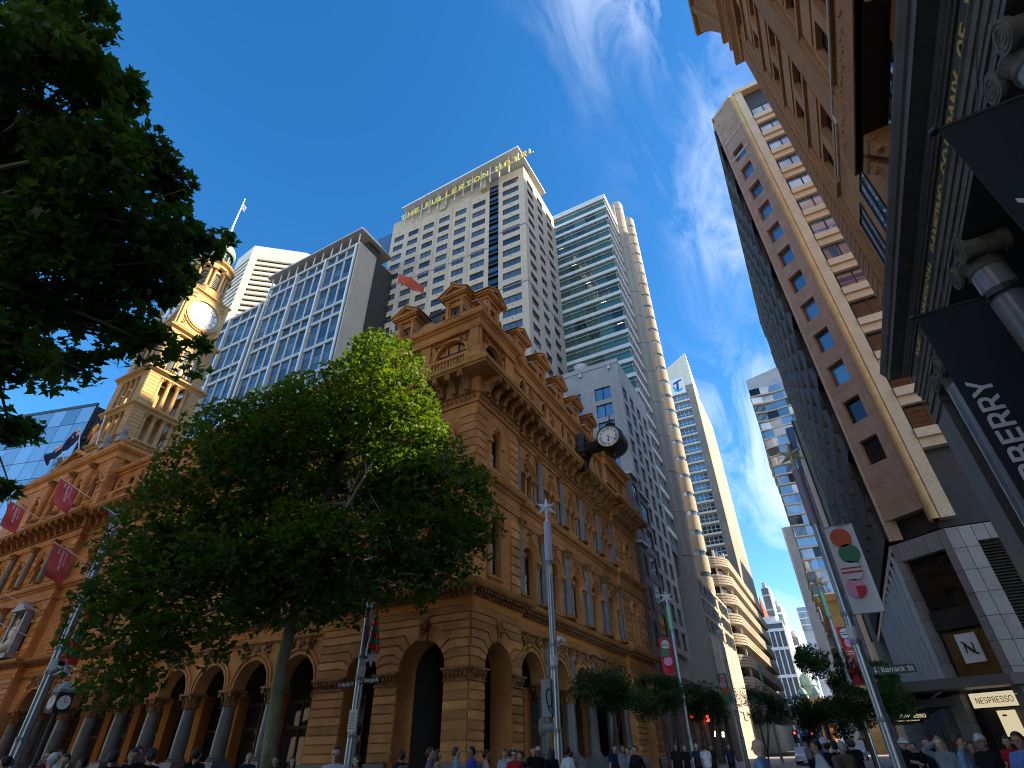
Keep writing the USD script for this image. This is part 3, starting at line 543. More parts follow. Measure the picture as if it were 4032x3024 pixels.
# --- console brackets under the main cornice, one by one
pr = Polygon([(0, 20.98), (1.12, 20.98), (1.12, 20.80), (1.02, 20.62), (0.74, 20.56), (0.5, 20.42), (0.42, 20.2), (0.34, 20.0), (0.12, 19.98), (0, 20.1)])
pm = trimesh.creation.extrude_polygon(pr, 0.34, engine='earcut')
for fr, a, b, d in SEG:
    for u in along(fr, a + 0.1, b - 0.1, 0.98 if fr is GF and d == 0 else 1.0 if d == 0 else 1.24):
        k = MB(); k.add(fr.p(u - 0.17 + pm.vertices[:, 2], d + 0.13 + pm.vertices[:, 0], pm.vertices[:, 1]), pm.faces)
        k.lathe([(0.01, -0.2), (0.13, -0.2), (0.13, 0.2), (0.01, 0.2)], [0, 0, 0], 8, axis=0); V = k.v.pop(); k.n -= len(V); F = k.f.pop() - k.n; k.add(fr.p(u + V[:, 0], d + 1.12 + V[:, 1], 20.72 + V[:, 2]), F)
        k.add(fr.p([u - 0.14, u + 0.14, u, u], [d + 0.62, d + 0.62, d + 0.86, d + 0.5], [20.6, 20.6, 20.42, 20.14]), [[0, 1, 2], [0, 2, 3], [1, 3, 2], [0, 3, 1]])
        k.build('cornice_bracket', 'sandstone_carved', gpo)
# --- attic storey with lunettes, bull's-eyes and garlands
at = MB()
ag = rect(0, 5.0, 22.6, 25.3).difference(arch(2.2, 1.22, 22.9, 23.55)); at.poly(ag, -0.8, -0.25, GF)
ab = rect(5.0, 23.75, 22.6, 25.3)
for k in range(5): ab = ab.difference(affinity.scale(Point(6.86 + 3.74*k, 24.2).buffer(0.75, 16), 0.72, 1.1))
at.poly(ab, -0.95, -0.45, GF); aq = rect(23.75, 30.4, 22.6, 25.3).difference(affinity.scale(Point(27.1, 24.2).buffer(0.75, 16), 0.72, 1.1)); at.poly(aq, -0.8, -0.25, GF)
am = rect(0.8, 9.75, 22.6, 25.3).difference(arch(2.45, 1.22, 22.9, 23.75)).difference(arch(6.8, 1.22, 22.9, 23.75)); at.poly(am, -0.8, -0.25, MF)
av = rect(9.75, 44.6, 21.6, 25.9)
for c in MC: av = av.difference(rect(c - 0.42, c + 0.42, 23.6, 24.7))
at.poly(av, -0.9, -0.6, MF)
at.build('attic_wall', 'sandstone_ashlar', gpo)
for fr, c, zs in ((GF, 2.2, 23.55), (MF, 2.45, 23.75), (MF, 6.8, 23.75)):
    P = arch(c, 1.22, 22.9, zs); w = MB(); w.poly(P.difference(P.buffer(-0.09)), -0.62, -0.5, fr)
    for s in (-0.42, 0.42): w.box(c + s - 0.06, c + s + 0.06, -0.62, -0.48, 22.9, zs + 1.1, fr)
    w.box(c - 1.2, c + 1.2, -0.62, -0.46, zs + 0.28, zs + 0.42, fr); o = w.build('lunette_window', 'dark_frame', gpo); MB().poly(P, -0.66, -0.6, fr).build('pane', 'glass_old', o)
    a = MB(); a.poly(ring(c, 1.24, 1.36, zs), -0.25, -0.12, fr).poly(ring(c, 1.38, 1.46, zs), -0.25, -0.17, fr); o = a.build('lunette_arch', 'sandstone', gpo)
    s = MB()
    for q in (-1, 1): carved(s, fr, c + q*0.95, -0.15, 24.85, 0.9, 0.6, 14, int(c*7) + q, 0.14); carved(s, fr, c + q*1.75, -0.2, 24.7, 0.5, 0.45, 7, int(c*9) + q, 0.1)
    s.build('garland', 'sandstone_carved', gpo, smooth=50)
for k in range(6):
    c = 6.86 + 3.74*k if k < 5 else 27.1; d = -0.45 if k < 5 else -0.25
    E0 = affinity.scale(Point(c, 24.2).buffer(0.75, 16), 0.72, 1.1); E1 = affinity.scale(E0, 0.9, 0.93); E2 = affinity.scale(E0, 1.22, 1.16)
    w = MB().poly(E0.difference(E1), d - 0.3, d - 0.2, GF).box(c - 0.03, c + 0.03, d - 0.3, d - 0.22, 23.4, 25.0, GF).box(c - 0.5, c + 0.5, d - 0.3, d - 0.22, 24.18, 24.24, GF); o = w.build('oval_window', 'dark_frame', gpo); MB().poly(E0, d - 0.34, d - 0.28, GF).build('pane', 'glass_dark', o)
    MB().poly(E2.difference(E0), d, d + 0.12, GF).build('oval_surround', 'sandstone', gpo)
    s = MB(); carved(s, GF, c + 1.45, d + 0.08, 24.55, 0.75, 1.0, 14, k + 70, 0.15); carved(s, GF, c + 1.5, d + 0.08, 23.9, 0.5, 0.5, 8, k + 90, 0.12); s.build('garland', 'sandstone_carved', gpo, smooth=50)
for c in MC:
    o = MB().box(c - 0.42, c + 0.42, -0.86, -0.8, 23.6, 24.7, MF).build('attic_window', 'glass_dark', gpo)
    s = MB(); carved(s, MF, c + 1.87, -0.5, 24.5, 0.5, 0.9, 9, int(c), 0.15); s.build('bust', 'sandstone_carved', gpo, smooth=50)
for fr, a, b, d in ((GF, -0.02, 0.5, -0.25), (GF, 3.75, 4.98, -0.25), (GF, 23.8, 24.6, -0.25), (GF, 29.6, 30.38, -0.25), (MF, 0.01, 0.55, -0.25), (MF, 4.2, 5.05, -0.25), (MF, 8.8, 9.7, -0.25)): MB().box(a, b, d, d + 0.14, 22.66, 25.28, fr).build('attic_pilaster', 'sandstone', gpo)
# --- balustrades: turned balusters between pedestals
BAL = [(0.075, 0), (0.075, 0.06), (0.045, 0.1), (0.085, 0.2), (0.07, 0.28), (0.04, 0.42), (0.06, 0.47), (0.075, 0.54)]
def balusters(fr, a, b, d, z0, s=1.0, pitch=0.26):
    k = MB()
    for u in along(fr, a, b, pitch): k.lathe([(r*s, h*s) for r, h in BAL], fr.p(u, d, z0), 8)
    return stuff(k.build('balusters', 'sandstone', gpo, smooth=40))
def pedestal(fr, a, b, d, z0, z1): MB().box(a, b, d - 0.13, d + 0.13, z0, z1, fr).box(a + 0.08, b - 0.08, d + 0.13, d + 0.15, z0 + 0.08, z1 - 0.08, fr).build('pedestal', 'sandstone', gpo)
for c in (2.45, 6.8): balusters(MF, c - 1.3, c + 1.3, 0, 22.66)
for a, b in ((0.02, 1.1), (3.8, 5.45), (8.15, 9.7)): pedestal(MF, a, b, 0, 22.66, 23.2)
for c in MC: balusters(MF, c - 1.3, c + 1.3, -0.2, 22.66); pedestal(MF, c + 1.4, c + 2.3, -0.2, 22.66, 23.2)
balusters(GF, 1.0, 3.5, 0, 22.66); pedestal(GF, -0.12, 0.9, 0, 22.66, 23.2); pedestal(GF, 3.6, 4.98, 0, 22.66, 23.2)
for k in range(5): balusters(GF, 5.6 + 3.74*k, 8.1 + 3.74*k, -0.35, 22.66); pedestal(GF, 8.15 + 3.74*k, 9.25 + 3.74*k, -0.35, 22.66, 23.2)
DG = [2.0] + [6.86 + 3.74*k for k in range(5)] + [27.1]; DM = [2.35, 6.85]
for c in DG:
    d = -0.35 if 5 < c < 23.7 else 0
    balusters(GF, c - 0.65, c + 0.65, d - 0.03, 26.44, 0.9, 0.2); pedestal(GF, c + 0.75, c + 1.95 if c < 26 else 30.3, d - 0.03, 26.44, 26.92)
pedestal(GF, -0.13, 1.2, -0.03, 26.44, 26.92)
for c in DM: balusters(MF, c - 0.65, c + 0.65, -0.03, 26.44, 0.9, 0.2)
for a, b in ((0.01, 1.6), (3.1, 6.1), (7.6, 9.7)): pedestal(MF, a, b, -0.03, 26.44, 26.92)
# --- dormers with pediments
def dormer(fr, c, d):
    b = MB()
    b.box(c - 0.85, c - 0.40, d - 1.9, d - 0.2, 26.5, 28.75, fr); b.box(c + 0.40, c + 0.85, d - 1.9, d - 0.2, 26.5, 28.75, fr); b.box(c - 0.40, c + 0.40, d - 1.9, d - 0.25, 28.25, 28.75, fr); b.box(c - 0.40, c + 0.40, d - 1.9, d - 0.2, 26.5, 27.0, fr)
    for s in (-1, 1): b.box(c + s*0.64 - 0.13, c + s*0.64 + 0.13, d - 0.2, d - 0.1, 26.95, 28.5, fr); b.box(c + s*0.64 - 0.17, c + s*0.64 + 0.17, d - 0.2, d - 0.06, 28.5, 28.65, fr); b.box(c + s*0.64 - 0.17, c + s*0.64 + 0.17, d - 0.2, d - 0.06, 26.95, 27.12, fr)
    b.box(c - 0.95, c + 0.95, d - 2.2, d - 0.08, 28.75, 29.0, fr); b.box(c - 1.12, c + 1.12, d - 2.2, d + 0.1, 29.0, 29.12, fr); b.box(c - 1.25, c + 1.25, d - 2.2, d + 0.2, 29.12, 29.28, fr)
    tri = Polygon([(c - 1.27, 29.28), (c + 1.27, 29.28), (c, 30.05)]); inn = Polygon([(c - 0.86, 29.34), (c + 0.86, 29.34), (c, 29.86)])
    b.poly(tri.difference(inn), d - 0.05, d + 0.22, fr).poly(inn.buffer(0.02), d - 0.15, d - 0.02, fr)
    o = b.build('dormer', 'sandstone', gpo)
    MB().add(fr.p([c - 1.36, c, c + 1.36, c - 1.36, c, c + 1.36, c - 1.36, c, c + 1.36, c - 1.36, c, c + 1.36], [d + 0.28]*3 + [d - 3.0]*3 + [d + 0.28]*3 + [d - 3.0]*3, [29.28, 30.08, 29.28]*2 + [29.36, 30.2, 29.36]*2), [[0, 1, 4], [0, 4, 3], [1, 2, 5], [1, 5, 4], [6, 10, 7], [6, 9, 10], [7, 11, 8], [7, 10, 11], [0, 6, 1], [1, 6, 7], [1, 7, 2], [2, 7, 8], [0, 3, 9], [0, 9, 6], [2, 8, 5], [5, 8, 11]]).build('dormer_roof', 'sandstone', o)
    w = MB().box(c - 0.4, c + 0.4, d - 0.62, d - 0.55, 27.0, 28.25, fr).build('pane', 'glass_old', o)
    k = MB()
    for z in (27.0, 27.6, 28.18): k.box(c - 0.4, c + 0.4, d - 0.55, d - 0.5, z, z + 0.06, fr)
    for u in (-0.4, -0.03, 0.34): k.box(c + u, c + u + 0.06, d - 0.55, d - 0.5, 27.0, 28.25, fr)
    k.build('sash', 'white_paint' if False else 'curtain', o)
    s = MB()
    for q in (-1, 1):
        for i in range(4): s.lathe([(0.01, -0.11), (0.2 - 0.025*i, -0.11), (0.2 - 0.025*i, 0.11), (0.01, 0.11)], [0, 0, 0], 8, axis=1); V = s.v.pop(); s.n -= len(V); F = s.f.pop() - s.n; s.add(fr.p(c + q*(1.0 + 0.14*i) + V[:, 0], d - 0.25 + V[:, 1], 27.75 - 0.23*i + V[:, 2]), F)
    s.build('scroll', 'sandstone_carved', o, smooth=50)
for c in DG: dormer(GF, c, -0.35 if 5 < c < 23.7 else 0)
for c in DM: dormer(MF, c, 0)
# small segmental caps and lead dolphins on the parapet between dormers
for fr, c in [(GF, 0.1), (MF, 4.6), (MF, 8.9)] + [(GF, 4.4 + 3.74*k) for k in range(5)]:
    d = -0.1; k = MB(); P = Polygon([(c - 0.62, 27.06)] + [(c + 0.62*math.cos(a), 27.06 + 0.36*math.sin(a)) for a in np.linspace(math.pi, 0, 12)]); k.poly(P, d - 0.3, d + 0.1, fr); o = k.build('parapet_cap', 'sandstone', gpo)
    q = MB(); q.poly(affinity.scale(ring(c, 0.60, 0.68, 27.06, n=12), 1, 0.6, origin=(c, 27.06)), d - 0.32, d + 0.14, fr); carved(q, fr, c, d - 0.05, 27.5, 0.35, 0.3, 6, int(c*10), 0.14); q.build('lead_flashing', 'lead_grey', o)
# --- mansard roofs
r = MB(); a = [MF.p(9.7, -0.9, 26.44), MF.p(0, -0.9, 26.44) + [0.9, 0, 0], GF.p(30.3, -0.9, 26.44)]
c0 = np.array([OX + 0.9, OY + 0.9, 26.44]); c1 = np.array([OX + 2.3, OY + 2.3, 30.6])
m0, m1 = MF.p(9.6, -0.9, 26.44), MF.p(9.6, -2.3, 30.6); g0, g1 = GF.p(30.3, -0.9, 26.44), GF.p(30.3, -2.3, 30.6)
r.quad([m0, c0, c1, m1]); r.quad([c0, g0, g1, c1]); r.quad([m1, c1, c1 + [6, 6, 0.3], m1 + [6, 0, 0.3]]); r.quad([c1, g1, g1 + [0, 6, 0.3], c1 + [6, 6, 0.3]]); r.quad([m0, m1, m1 + [6, 0, 0.3], m0 + [6, 0, 0]]); r.quad([g0, g1, g1 + [0, 6, 0.3], g0 + [0, 6, 0]])
rf = r.build('mansard_roof', 'slate', gpo)
MB().sweep([m1[:2], c1[:2], g1[:2]], [(-0.2, 30.5), (0.12, 30.5), (0.16, 30.75), (-0.2, 30.78)]).build('roof_curb', 'slate', rf)
e = MB(); e.quad([m1 + [1, 0, 0.1], c1 + [0.6, 0.6, 0.1], c1 + [2.2, 2.2, 2.0], m1 + [3, 0, 2.0]]); e.quad([c1 + [0.6, 0.6, 0.1], c1 + [5, 0.6, 0.1], c1 + [4, 2.2, 2.0], c1 + [2.2, 2.2, 2.0]]); e.build('upper_roof', 'slate', rf)
# bodies that close the building behind its fronts
b = MB(); b.box(0.6, 30.2, -14, -1.2, 8.8, 26.4, GF); b.box(6.0, 66, -12, -1.1, 8.8, 25.0, MF); b.box(45, 65.6, -4, -0.2, 25.0, 28.7, MF); b.build('rear_body', 'sandstone', gpo)
# plaza pavilion: pediment, twin columns, pinnacles, roof rail
pd = MB(); P = Polygon([(50.2, 28.9), (58.9, 28.9), (54.55, 30.9)]); I = Polygon([(51.5, 29.15), (57.6, 29.15), (54.55, 30.45)]); pd.poly(P.difference(I), 0.2, 0.75, MF).poly(I.buffer(0.03), 0.0, 0.4, MF).box(44.8, 50.2, -0.2, 0.3, 28.7, 29.6, MF).box(58.9, 65, -0.2, 0.3, 28.7, 29.6, MF); o = pd.build('pediment', 'sandstone', gpo)
k = MB(); carved(k, MF, 54.5, 0.45, 29.6, 2.6, 0.9, 14, 3, 0.18); k.build('tympanum_carving', 'sandstone_carved', o, smooth=50)
for u in (46.0, 49.3, 59.6):
    k = MB(); k.box(u - 0.5, u + 0.5, -0.2, 0.5, 29.6, 30.3, MF); f2 = MF.sub(u, 0.15); k.lathe([(0.45, 30.3), (0.5, 30.5), (0.25, 30.6), (0.38, 31.0), (0.3, 31.3), (0.05, 31.5)], MF.p(u, 0.15, 0), 10); k.build('urn', 'lead_grey', gpo, smooth=40)
for u in (48.3, 52.4, 56.8): column(gpo, MF, u, 0.55, 22.7, 27.4, 0.3, shaft='sandstone'); 
for u in (48.3, 52.4, 56.8, 60.9): column(gpo, MF, u, 0.55, 8.9, 13.5, 0.3); column(gpo, MF, u, 0.55, 15.2, 19.2, 0.28)
k = MB()
for u in np.arange(10, 44.5, 0.35): k.box(u - 0.012, u + 0.012, -1.0, -0.98, 26.2, 27.2, MF)
k.box(10, 44.5, -1.01, -0.97, 27.15, 27.2, MF); k.box(10, 44.5, -1.01, -0.97, 26.35, 26.4, MF); stuff(k.build('roof_railing', 'lead_grey', gpo))
# white statue in a niche with a pedimented hood on the plaza front
niche = MB(); niche.poly(Polygon([(46.3, 12.6), (48.9, 12.6), (47.6, 13.45)]), 0.4, 1.3, MF).box(46.4, 46.7, 0.42, 1.0, 9.2, 12.6, MF).box(48.5, 48.8, 0.42, 1.0, 9.2, 12.6, MF).box(46.3, 48.9, 0.42, 1.2, 8.85, 9.2, MF); niche.build('statue_hood', 'lead_grey', gpo)
# ---------------- generic pieces for towers
def grid_wall(mb, fr, us, zs, holes, d=0.0, rev=0.3):
    """A wall sheet with rectangular openings (cells (i, j) in holes) and their reveals."""
    for j in range(len(zs) - 1):
        i = 0
        while i < len(us) - 1:
            if (i, j) in holes: i += 1; continue
            k = i
            while k < len(us) - 1 and (k, j) not in holes: k += 1
            mb.quad([(us[i], d, zs[j]), (us[k], d, zs[j]), (us[k], d, zs[j + 1]), (us[i], d, zs[j + 1])], fr); i = k
    for (i, j) in holes:
        a, b, z0, z1 = us[i], us[i + 1], zs[j], zs[j + 1]
        mb.quad([(a, d, z0), (a, d - rev, z0), (a, d - rev, z1), (a, d, z1)], fr); mb.quad([(b, d, z0), (b, d - rev, z0), (b, d - rev, z1), (b, d, z1)], fr)
        mb.quad([(a, d, z0), (b, d, z0), (b, d - rev, z0), (a, d - rev, z0)], fr); mb.quad([(a, d, z1), (b, d, z1), (b, d - rev, z1), (a, d - rev, z1)], fr)
def win(par, fr, u0, u1, z0, z1, d, glass='glass_blue', frame='dark_frame', nu=1, nz=1, t=0.07, dep=0.06, name='window'):
    w = MB()
    for k in range(nu + 1): u = u0 + (u1 - u0)*k/nu; w.box(max(u0, u - t/2), min(u1, u + t/2), d, d + dep, z0, z1, fr)
    for k in range(nz + 1): z = z0 + (z1 - z0)*k/nz; w.box(u0, u1, d, d + dep*0.9, max(z0, z - t/2), min(z1, z + t/2), fr)
    o = w.build(name, frame, par)
    MB().quad([(u0, d + 0.01, z0), (u1, d + 0.01, z0), (u1, d + 0.01, z1), (u0, d + 0.01, z1)], fr).build('pane', glass, o); return o
def dirfr(p0, p1):
    d = np.array(p1) - np.array(p0); return Fr(p0[0], p0[1], math.degrees(math.atan2(d[1], d[0])), 1), float(np.hypot(*d))
# ---------------- clock tower
ct = thing('clock_tower', 'tall sandstone clock tower with white clock face and green copper lantern, left of the skyscraper', 'clock tower')
TX, TY = 29.8, 69.6
def tstage(h, z0, z1, qw, name='stage', op=True):
    """One open stage: four corner piers with stones, columns between."""
    c = MB()
    for sx in (-1, 1):
        for sy in (-1, 1):
            x0 = TX + sx*h; y0 = TY + sy*h; c.box(min(x0, x0 - sx*qw), max(x0, x0 - sx*qw), min(y0, y0 - sy*qw), max(y0, y0 - sy*qw), z0, z1)
    c.box(TX - h + 0.9, TX + h - 0.9, TY - h + 0.9, TY + h - 0.9, z0, z1) if not op else c.box(TX - h*0.45, TX + h*0.45, TY - h*0.45, TY + h*0.45, z0, z1)
    c.build(name, 'tower_stone', ct)
    n = int(round((z1 - z0)/0.48))
    for j in range(n):
        a = z0 + (z1 - z0)*j/n + 0.03; b = z0 + (z1 - z0)*(j + 1)/n - 0.03
        for sx in (-1, 1):
            x0 = TX + sx*h; MB().box(min(x0, x0 - sx*qw), max(x0, x0 - sx*qw), TY - h - 0.06, TY - h + 0.02, a, b).build('stone_block', 'tower_stone', ct)
        for sy in (-1, 1):
            y0 = TY + sy*h; MB().box(TX - h - 0.062, TX - h + 0.02, min(y0, y0 - sy*qw), max(y0, y0 - sy*qw), a, b).build('stone_block', 'tower_stone', ct)
def tcorn(h, z, hgt=0.7, p=0.5, m='tower_stone', oct_=False):
    pr = [(-0.5, z), (0.08, z), (0.12, z + hgt*0.3), (p*0.5, z + hgt*0.45), (p, z + hgt*0.6), (p, z + hgt*0.82), (p*0.5, z + hgt), (-0.5, z + hgt)]
    ring_ = [(TX - h, TY + h), (TX - h, TY - h), (TX + h, TY - h), (TX + h, TY + h), (TX - h, TY + h), (TX - h, TY - h)]
    MB().sweep(np.array(ring_)[:5], pr, side=1 if False else 1).build('cornice', m, ct)
MB().box(TX - 3.4, TX + 3.4, TY - 3.4, TY + 3.4, 20, 33.2).build('shaft', 'tower_stone', ct)
FW = Fr(TX - 3.5, TY - 3.5, 0, -1); FN = Fr(TX - 3.5, TY - 3.5, 90, 1)
for z0, z1 in ((33.2, 37.0), (37.8, 42.3)):
    tstage(3.5, z0, z1, 1.45)
    for fr in (FW, FN):
        for u in (1.75, 2.9, 4.1, 5.25): column(ct, fr, u, -0.35, z0 + 0.1, z1, 0.26, shaft='tower_stone', stone='tower_stone', n=12)
        MB().box(1.5, 5.5, -0.7, -0.02, z1 - 0.001, z1 + 0.2, fr).box(1.45, 5.55, -0.7, 0.0, z0 - 0.2, z0 + 0.1, fr).build('lintel', 'tower_stone', ct)
tcorn(3.5, 32.5); tcorn(3.5, 37.0, 0.8); tcorn(3.5, 42.3, 0.9, 0.65)
tstage(3.25, 43.2, 49.8, 1.3, op=False)
for fr in (FW, FN):
    for u in (2.0, 3.5, 5.0):
        P = arch(u, 0.5, 44.0, 47.6); MB().poly(P, -0.55, -0.5, fr).build('belfry_window', 'glass_dark', ct); MB().poly(unary_union([ring(u, 0.5, 0.68, 47.6), rect(u - 0.68, u - 0.5, 44.0, 47.61), rect(u + 0.5, u + 0.68, 44.0, 47.61)]), -0.6, -0.3, fr).build('archivolt', 'tower_stone', ct)
    MB().box(1.4, 5.6, -1.0, -0.6, 43.2, 49.8, fr).build('panel', 'tower_stone', ct)
tcorn(3.25, 49.8, 0.8, 0.55)
MB().box(TX - 2.9, TX + 2.9, TY - 2.9, TY + 2.9, 50.6, 58.4).build('clock_stage', 'tower_stone', ct)
for fr in (Fr(TX - 2.9, TY - 2.9, 0, -1), Fr(TX - 2.9, TY - 2.9, 90, 1)):
    c = 2.9; zc = 54.7
    g = MB().poly(Point(c, zc).buffer(2.62, 32).difference(Point(c, zc).buffer(2.25, 32)), 0, 0.34, fr).poly(Point(c, zc).buffer(2.85, 32).difference(Point(c, zc).buffer(2.64, 32)), 0, 0.2, fr); o = g.build('clock_surround', 'tower_stone', ct)
    f = MB().poly(Point(c, zc).buffer(2.25, 40), 0, 0.12, fr).build('clock_face', 'clock_white', ct)
    q = MB().poly(Point(c, zc).buffer(2.2, 40).difference(Point(c, zc).buffer(2.12, 40)), 0.12, 0.14, fr).poly(Point(c, zc).buffer(1.52, 40).difference(Point(c, zc).buffer(1.47, 40)), 0.12, 0.14, fr)
    for h in range(60):
        a = h*math.pi/30; s_ = Polygon([(-0.02, 2.02), (0.02, 2.02), (0.02, 2.14), (-0.02, 2.14)]) if h % 5 else Polygon([(-0.06, 1.55), (0.06, 1.55), (0.07, 2.08), (-0.07, 2.08)]); q.poly(affinity.translate(affinity.rotate(s_, -math.degrees(a), origin=(0, 0)), c, zc), 0.12, 0.145, fr)
    q.build('dial_marks', 'dark_frame', f)
    def hand(ang, ln, w): return affinity.translate(affinity.rotate(Polygon([(-w*0.5, -0.5), (w*0.5, -0.5), (w*0.35, ln*0.55), (w, ln*0.68), (0, ln), (-w, ln*0.68), (-w*0.35, ln*0.55)]), -ang, origin=(0, 0)), c, zc)
    MB().poly(unary_union([hand(168, 1.95, 0.12), Point(c, zc).buffer(0.16)]), 0.16, 0.19, fr).build('minute_hand', 'dark_frame', f); MB().poly(hand(212, 1.25, 0.22), 0.2, 0.22, fr).build('hour_hand', 'dark_frame', f)
    k = MB()
    for s in (-1, 1):
        for dz in (-2.6, 2.6): carved(k, fr, c + s*2.3, 0.05, zc + dz, 0.8, 0.9, 8, int(10 + s*3 + dz), 0.2)
        k.box(c + s*2.75 - 0.2, c + s*2.75 + 0.2, 0, 0.3, 50.6, 58.3, fr)
    k.build('corner_carving', 'tower_stone', ct, smooth=50)
tcorn(2.9, 50.6, 0.5, 0.45); tcorn(2.9, 58.0, 0.5, 0.4)
# octagonal belfry, its columns, copper lantern and flagpole
def octa(r, z0, z1, m, name, r2=None): return MB().lathe([(0.01, z0), (r, z0), (r2 or r, z1), (0.01, z1)], (TX, TY, 0), 8, a0=math.pi/8, a1=2*math.pi + math.pi/8).build(name, m, ct)
octa(3.05, 58.5, 60.0, 'tower_stone', 'belfry_base'); octa(2.35, 60.0, 64.2, 'tower_stone', 'belfry')
for i in range(8):
    a = math.pi/8 + i*math.pi/4; p = np.array([TX + 2.62*math.cos(a), TY + 2.62*math.sin(a)]); f2 = Fr(p[0], p[1], math.degrees(a) + 90, 1)
    for s in (-0.32, 0.32): column(ct, f2, s, 0, 60.1, 63.9, 0.19, shaft='tower_stone', stone='tower_stone', n=10)
    MB().box(-0.62, 0.62, -0.45, 0.42, 63.9, 64.6, f2).box(-0.6, 0.6, -0.4, 0.35, 60.0, 60.12, f2).build('pier', 'tower_stone', ct)
    b = a + math.pi/8; rr = 2.35*math.cos(math.pi/8); f3 = Fr(TX + rr*math.cos(b), TY + rr*math.sin(b), math.degrees(b) + 90, -1)
    w = MB().poly(arch(0, 0.55, 60.6, 63.0), 0.005, 0.03, f3).build('louvre_window', 'glass_dark', ct); l = MB()
    for z in np.arange(60.8, 63.0, 0.3): l.box(-0.5, 0.5, 0.03, 0.14, z, z + 0.08, f3)
    l.build('louvre', 'lead_grey', w); MB().poly(ring(0, 0.56, 0.74, 63.0), 0, 0.14, f3).build('archivolt', 'tower_stone', ct)
L = [(2.4, 64.5), (2.9, 64.6), (2.75, 65.0), (2.5, 65.05), (2.5, 65.5), (2.95, 65.7), (3.1, 66.0), (2.5, 66.15), (2.3, 66.2)]
MB().lathe(L, (TX, TY, 0), 24).build('belfry_cornice', 'tower_stone', ct, smooth=30)
MB().lathe([(1.9, 66.1), (1.8, 66.5), (1.65, 66.6), (1.55, 68.9), (1.75, 69.0)], (TX, TY, 0), 16).build('lantern', 'glass_blue', ct)
lk = MB()
for i in range(12): a = i*math.pi/6; lk.tube([(TX + 1.72*math.cos(a), TY + 1.72*math.sin(a), 66.3), (TX + 1.62*math.cos(a), TY + 1.62*math.sin(a), 69.0)], 0.12, 6)
lk.lathe([(2.1, 69.0), (2.3, 69.3), (2.25, 69.9), (1.9, 70.7), (1.2, 71.3), (0.9, 71.5), (1.05, 71.7), (1.05, 72.4), (1.3, 72.6), (1.15, 72.9), (0.7, 73.4), (0.62, 74.0), (0.8, 74.2), (0.5, 74.6), (0.3, 75.2), (0.25, 75.9), (0.1, 76.0)], (TX, TY, 0), 20); lk.build('copper_cap', 'copper_green', ct, smooth=40)
MB().tube([(TX, TY, 75.8), (TX, TY, 83.8)], [0.16, 0.07], 8).lathe([(0.01, 83.8), (0.16, 83.9), (0.16, 84.05), (0.01, 84.2)], (TX, TY, 0), 8).build('flagpole', 'white_paint', ct)
def cloth(mb, o, e1, e2, n1=10, n2=6, amp=0.12, seed=0, sag=0.0):
    """A rippling sheet from corner o along e1 (away from the pole) and e2."""
    o, e1, e2 = map(lambda a: np.array(a, float), (o, e1, e2)); nn = np.cross(e1, e2); nn /= np.linalg.norm(nn)
    s, t = np.meshgrid(np.linspace(0, 1, n1 + 1), np.linspace(0, 1, n2 + 1), indexing='ij')
    rip = amp*np.sin(s*7 + t*2.0 + seed)*s + amp*0.5*np.sin(s*13 + seed*2 - t*3)*s
    P = o + s[..., None]*e1 + t[..., None]*e2 + rip[..., None]*nn; P[..., 2] -= sag*s**1.5
    i, j = np.meshgrid(np.arange(n1), np.arange(n2), indexing='ij'); a = i*(n2 + 1) + j
    F = np.concatenate([np.stack([a, a + n2 + 1, a + n2 + 2], -1).reshape(-1, 3), np.stack([a, a + n2 + 2, a + 1], -1).reshape(-1, 3)]); mb.add(P.reshape(-1, 3), F); return P
f = thing('spire_flag', 'small pale flag hanging limp at the top of the clock tower flagpole', 'flag'); k = MB(); cloth(k, (TX + 0.1, TY - 0.02, 82.9), (0.35, -0.55, -0.9), (0.15, 0.1, -1.3), 6, 4, 0.1); k.build('cloth', 'pale_purple', f)
# ---------------- bracket clock over the cornice of the street front
bc = thing('bracket_clock', 'dark two-faced drum clock on a carved bronze arm over the sandstone cornice', 'clock')
bx, by, bz = OX + 15.0, OY - 3.6, 22.6
MB().tube([(bx, OY - 0.4, bz - 0.2), (bx, by - 0.1, bz - 0.05)], [0.42, 0.45], 16).build('arm', 'dark_bronze', bc, smooth=40)
rb = MB()
for i in range(12): a = i*math.pi/6; rb.tube([(bx + 0.44*math.cos(a), OY - 0.9, bz - 0.17 + 0.44*math.sin(a)), (bx + 0.46*math.cos(a), by + 0.8, bz - 0.08 + 0.46*math.sin(a))], 0.06, 5)
rb.build('arm_rib', 'dark_bronze', bc)
k = MB(); carved(k, Fr(bx, OY - 1.0, 0, -1), 0, 0, bz + 0.1, 1.6, 2.0, 40, 5, 0.55); carved(k, Fr(bx, OY - 0.9, 0, -1), 0.2, 0, bz - 1.3, 1.0, 1.4, 18, 8, 0.45); k.build('carved_bracket', 'bronze_carved', bc, smooth=60)
dr = MB().lathe([(0.01, -0.95), (0.98, -0.95), (1.06, -0.85), (1.1, -0.6), (1.1, 0.6), (1.06, 0.85), (0.98, 0.95), (0.01, 0.95)], (bx, by, bz), 32, axis=0).build('drum', 'dark_bronze', bc, smooth=40)
ROM = ['XII', 'I', 'II', 'III', 'IIII', 'V', 'VI', 'VII', 'VIII', 'IX', 'X', 'XI']
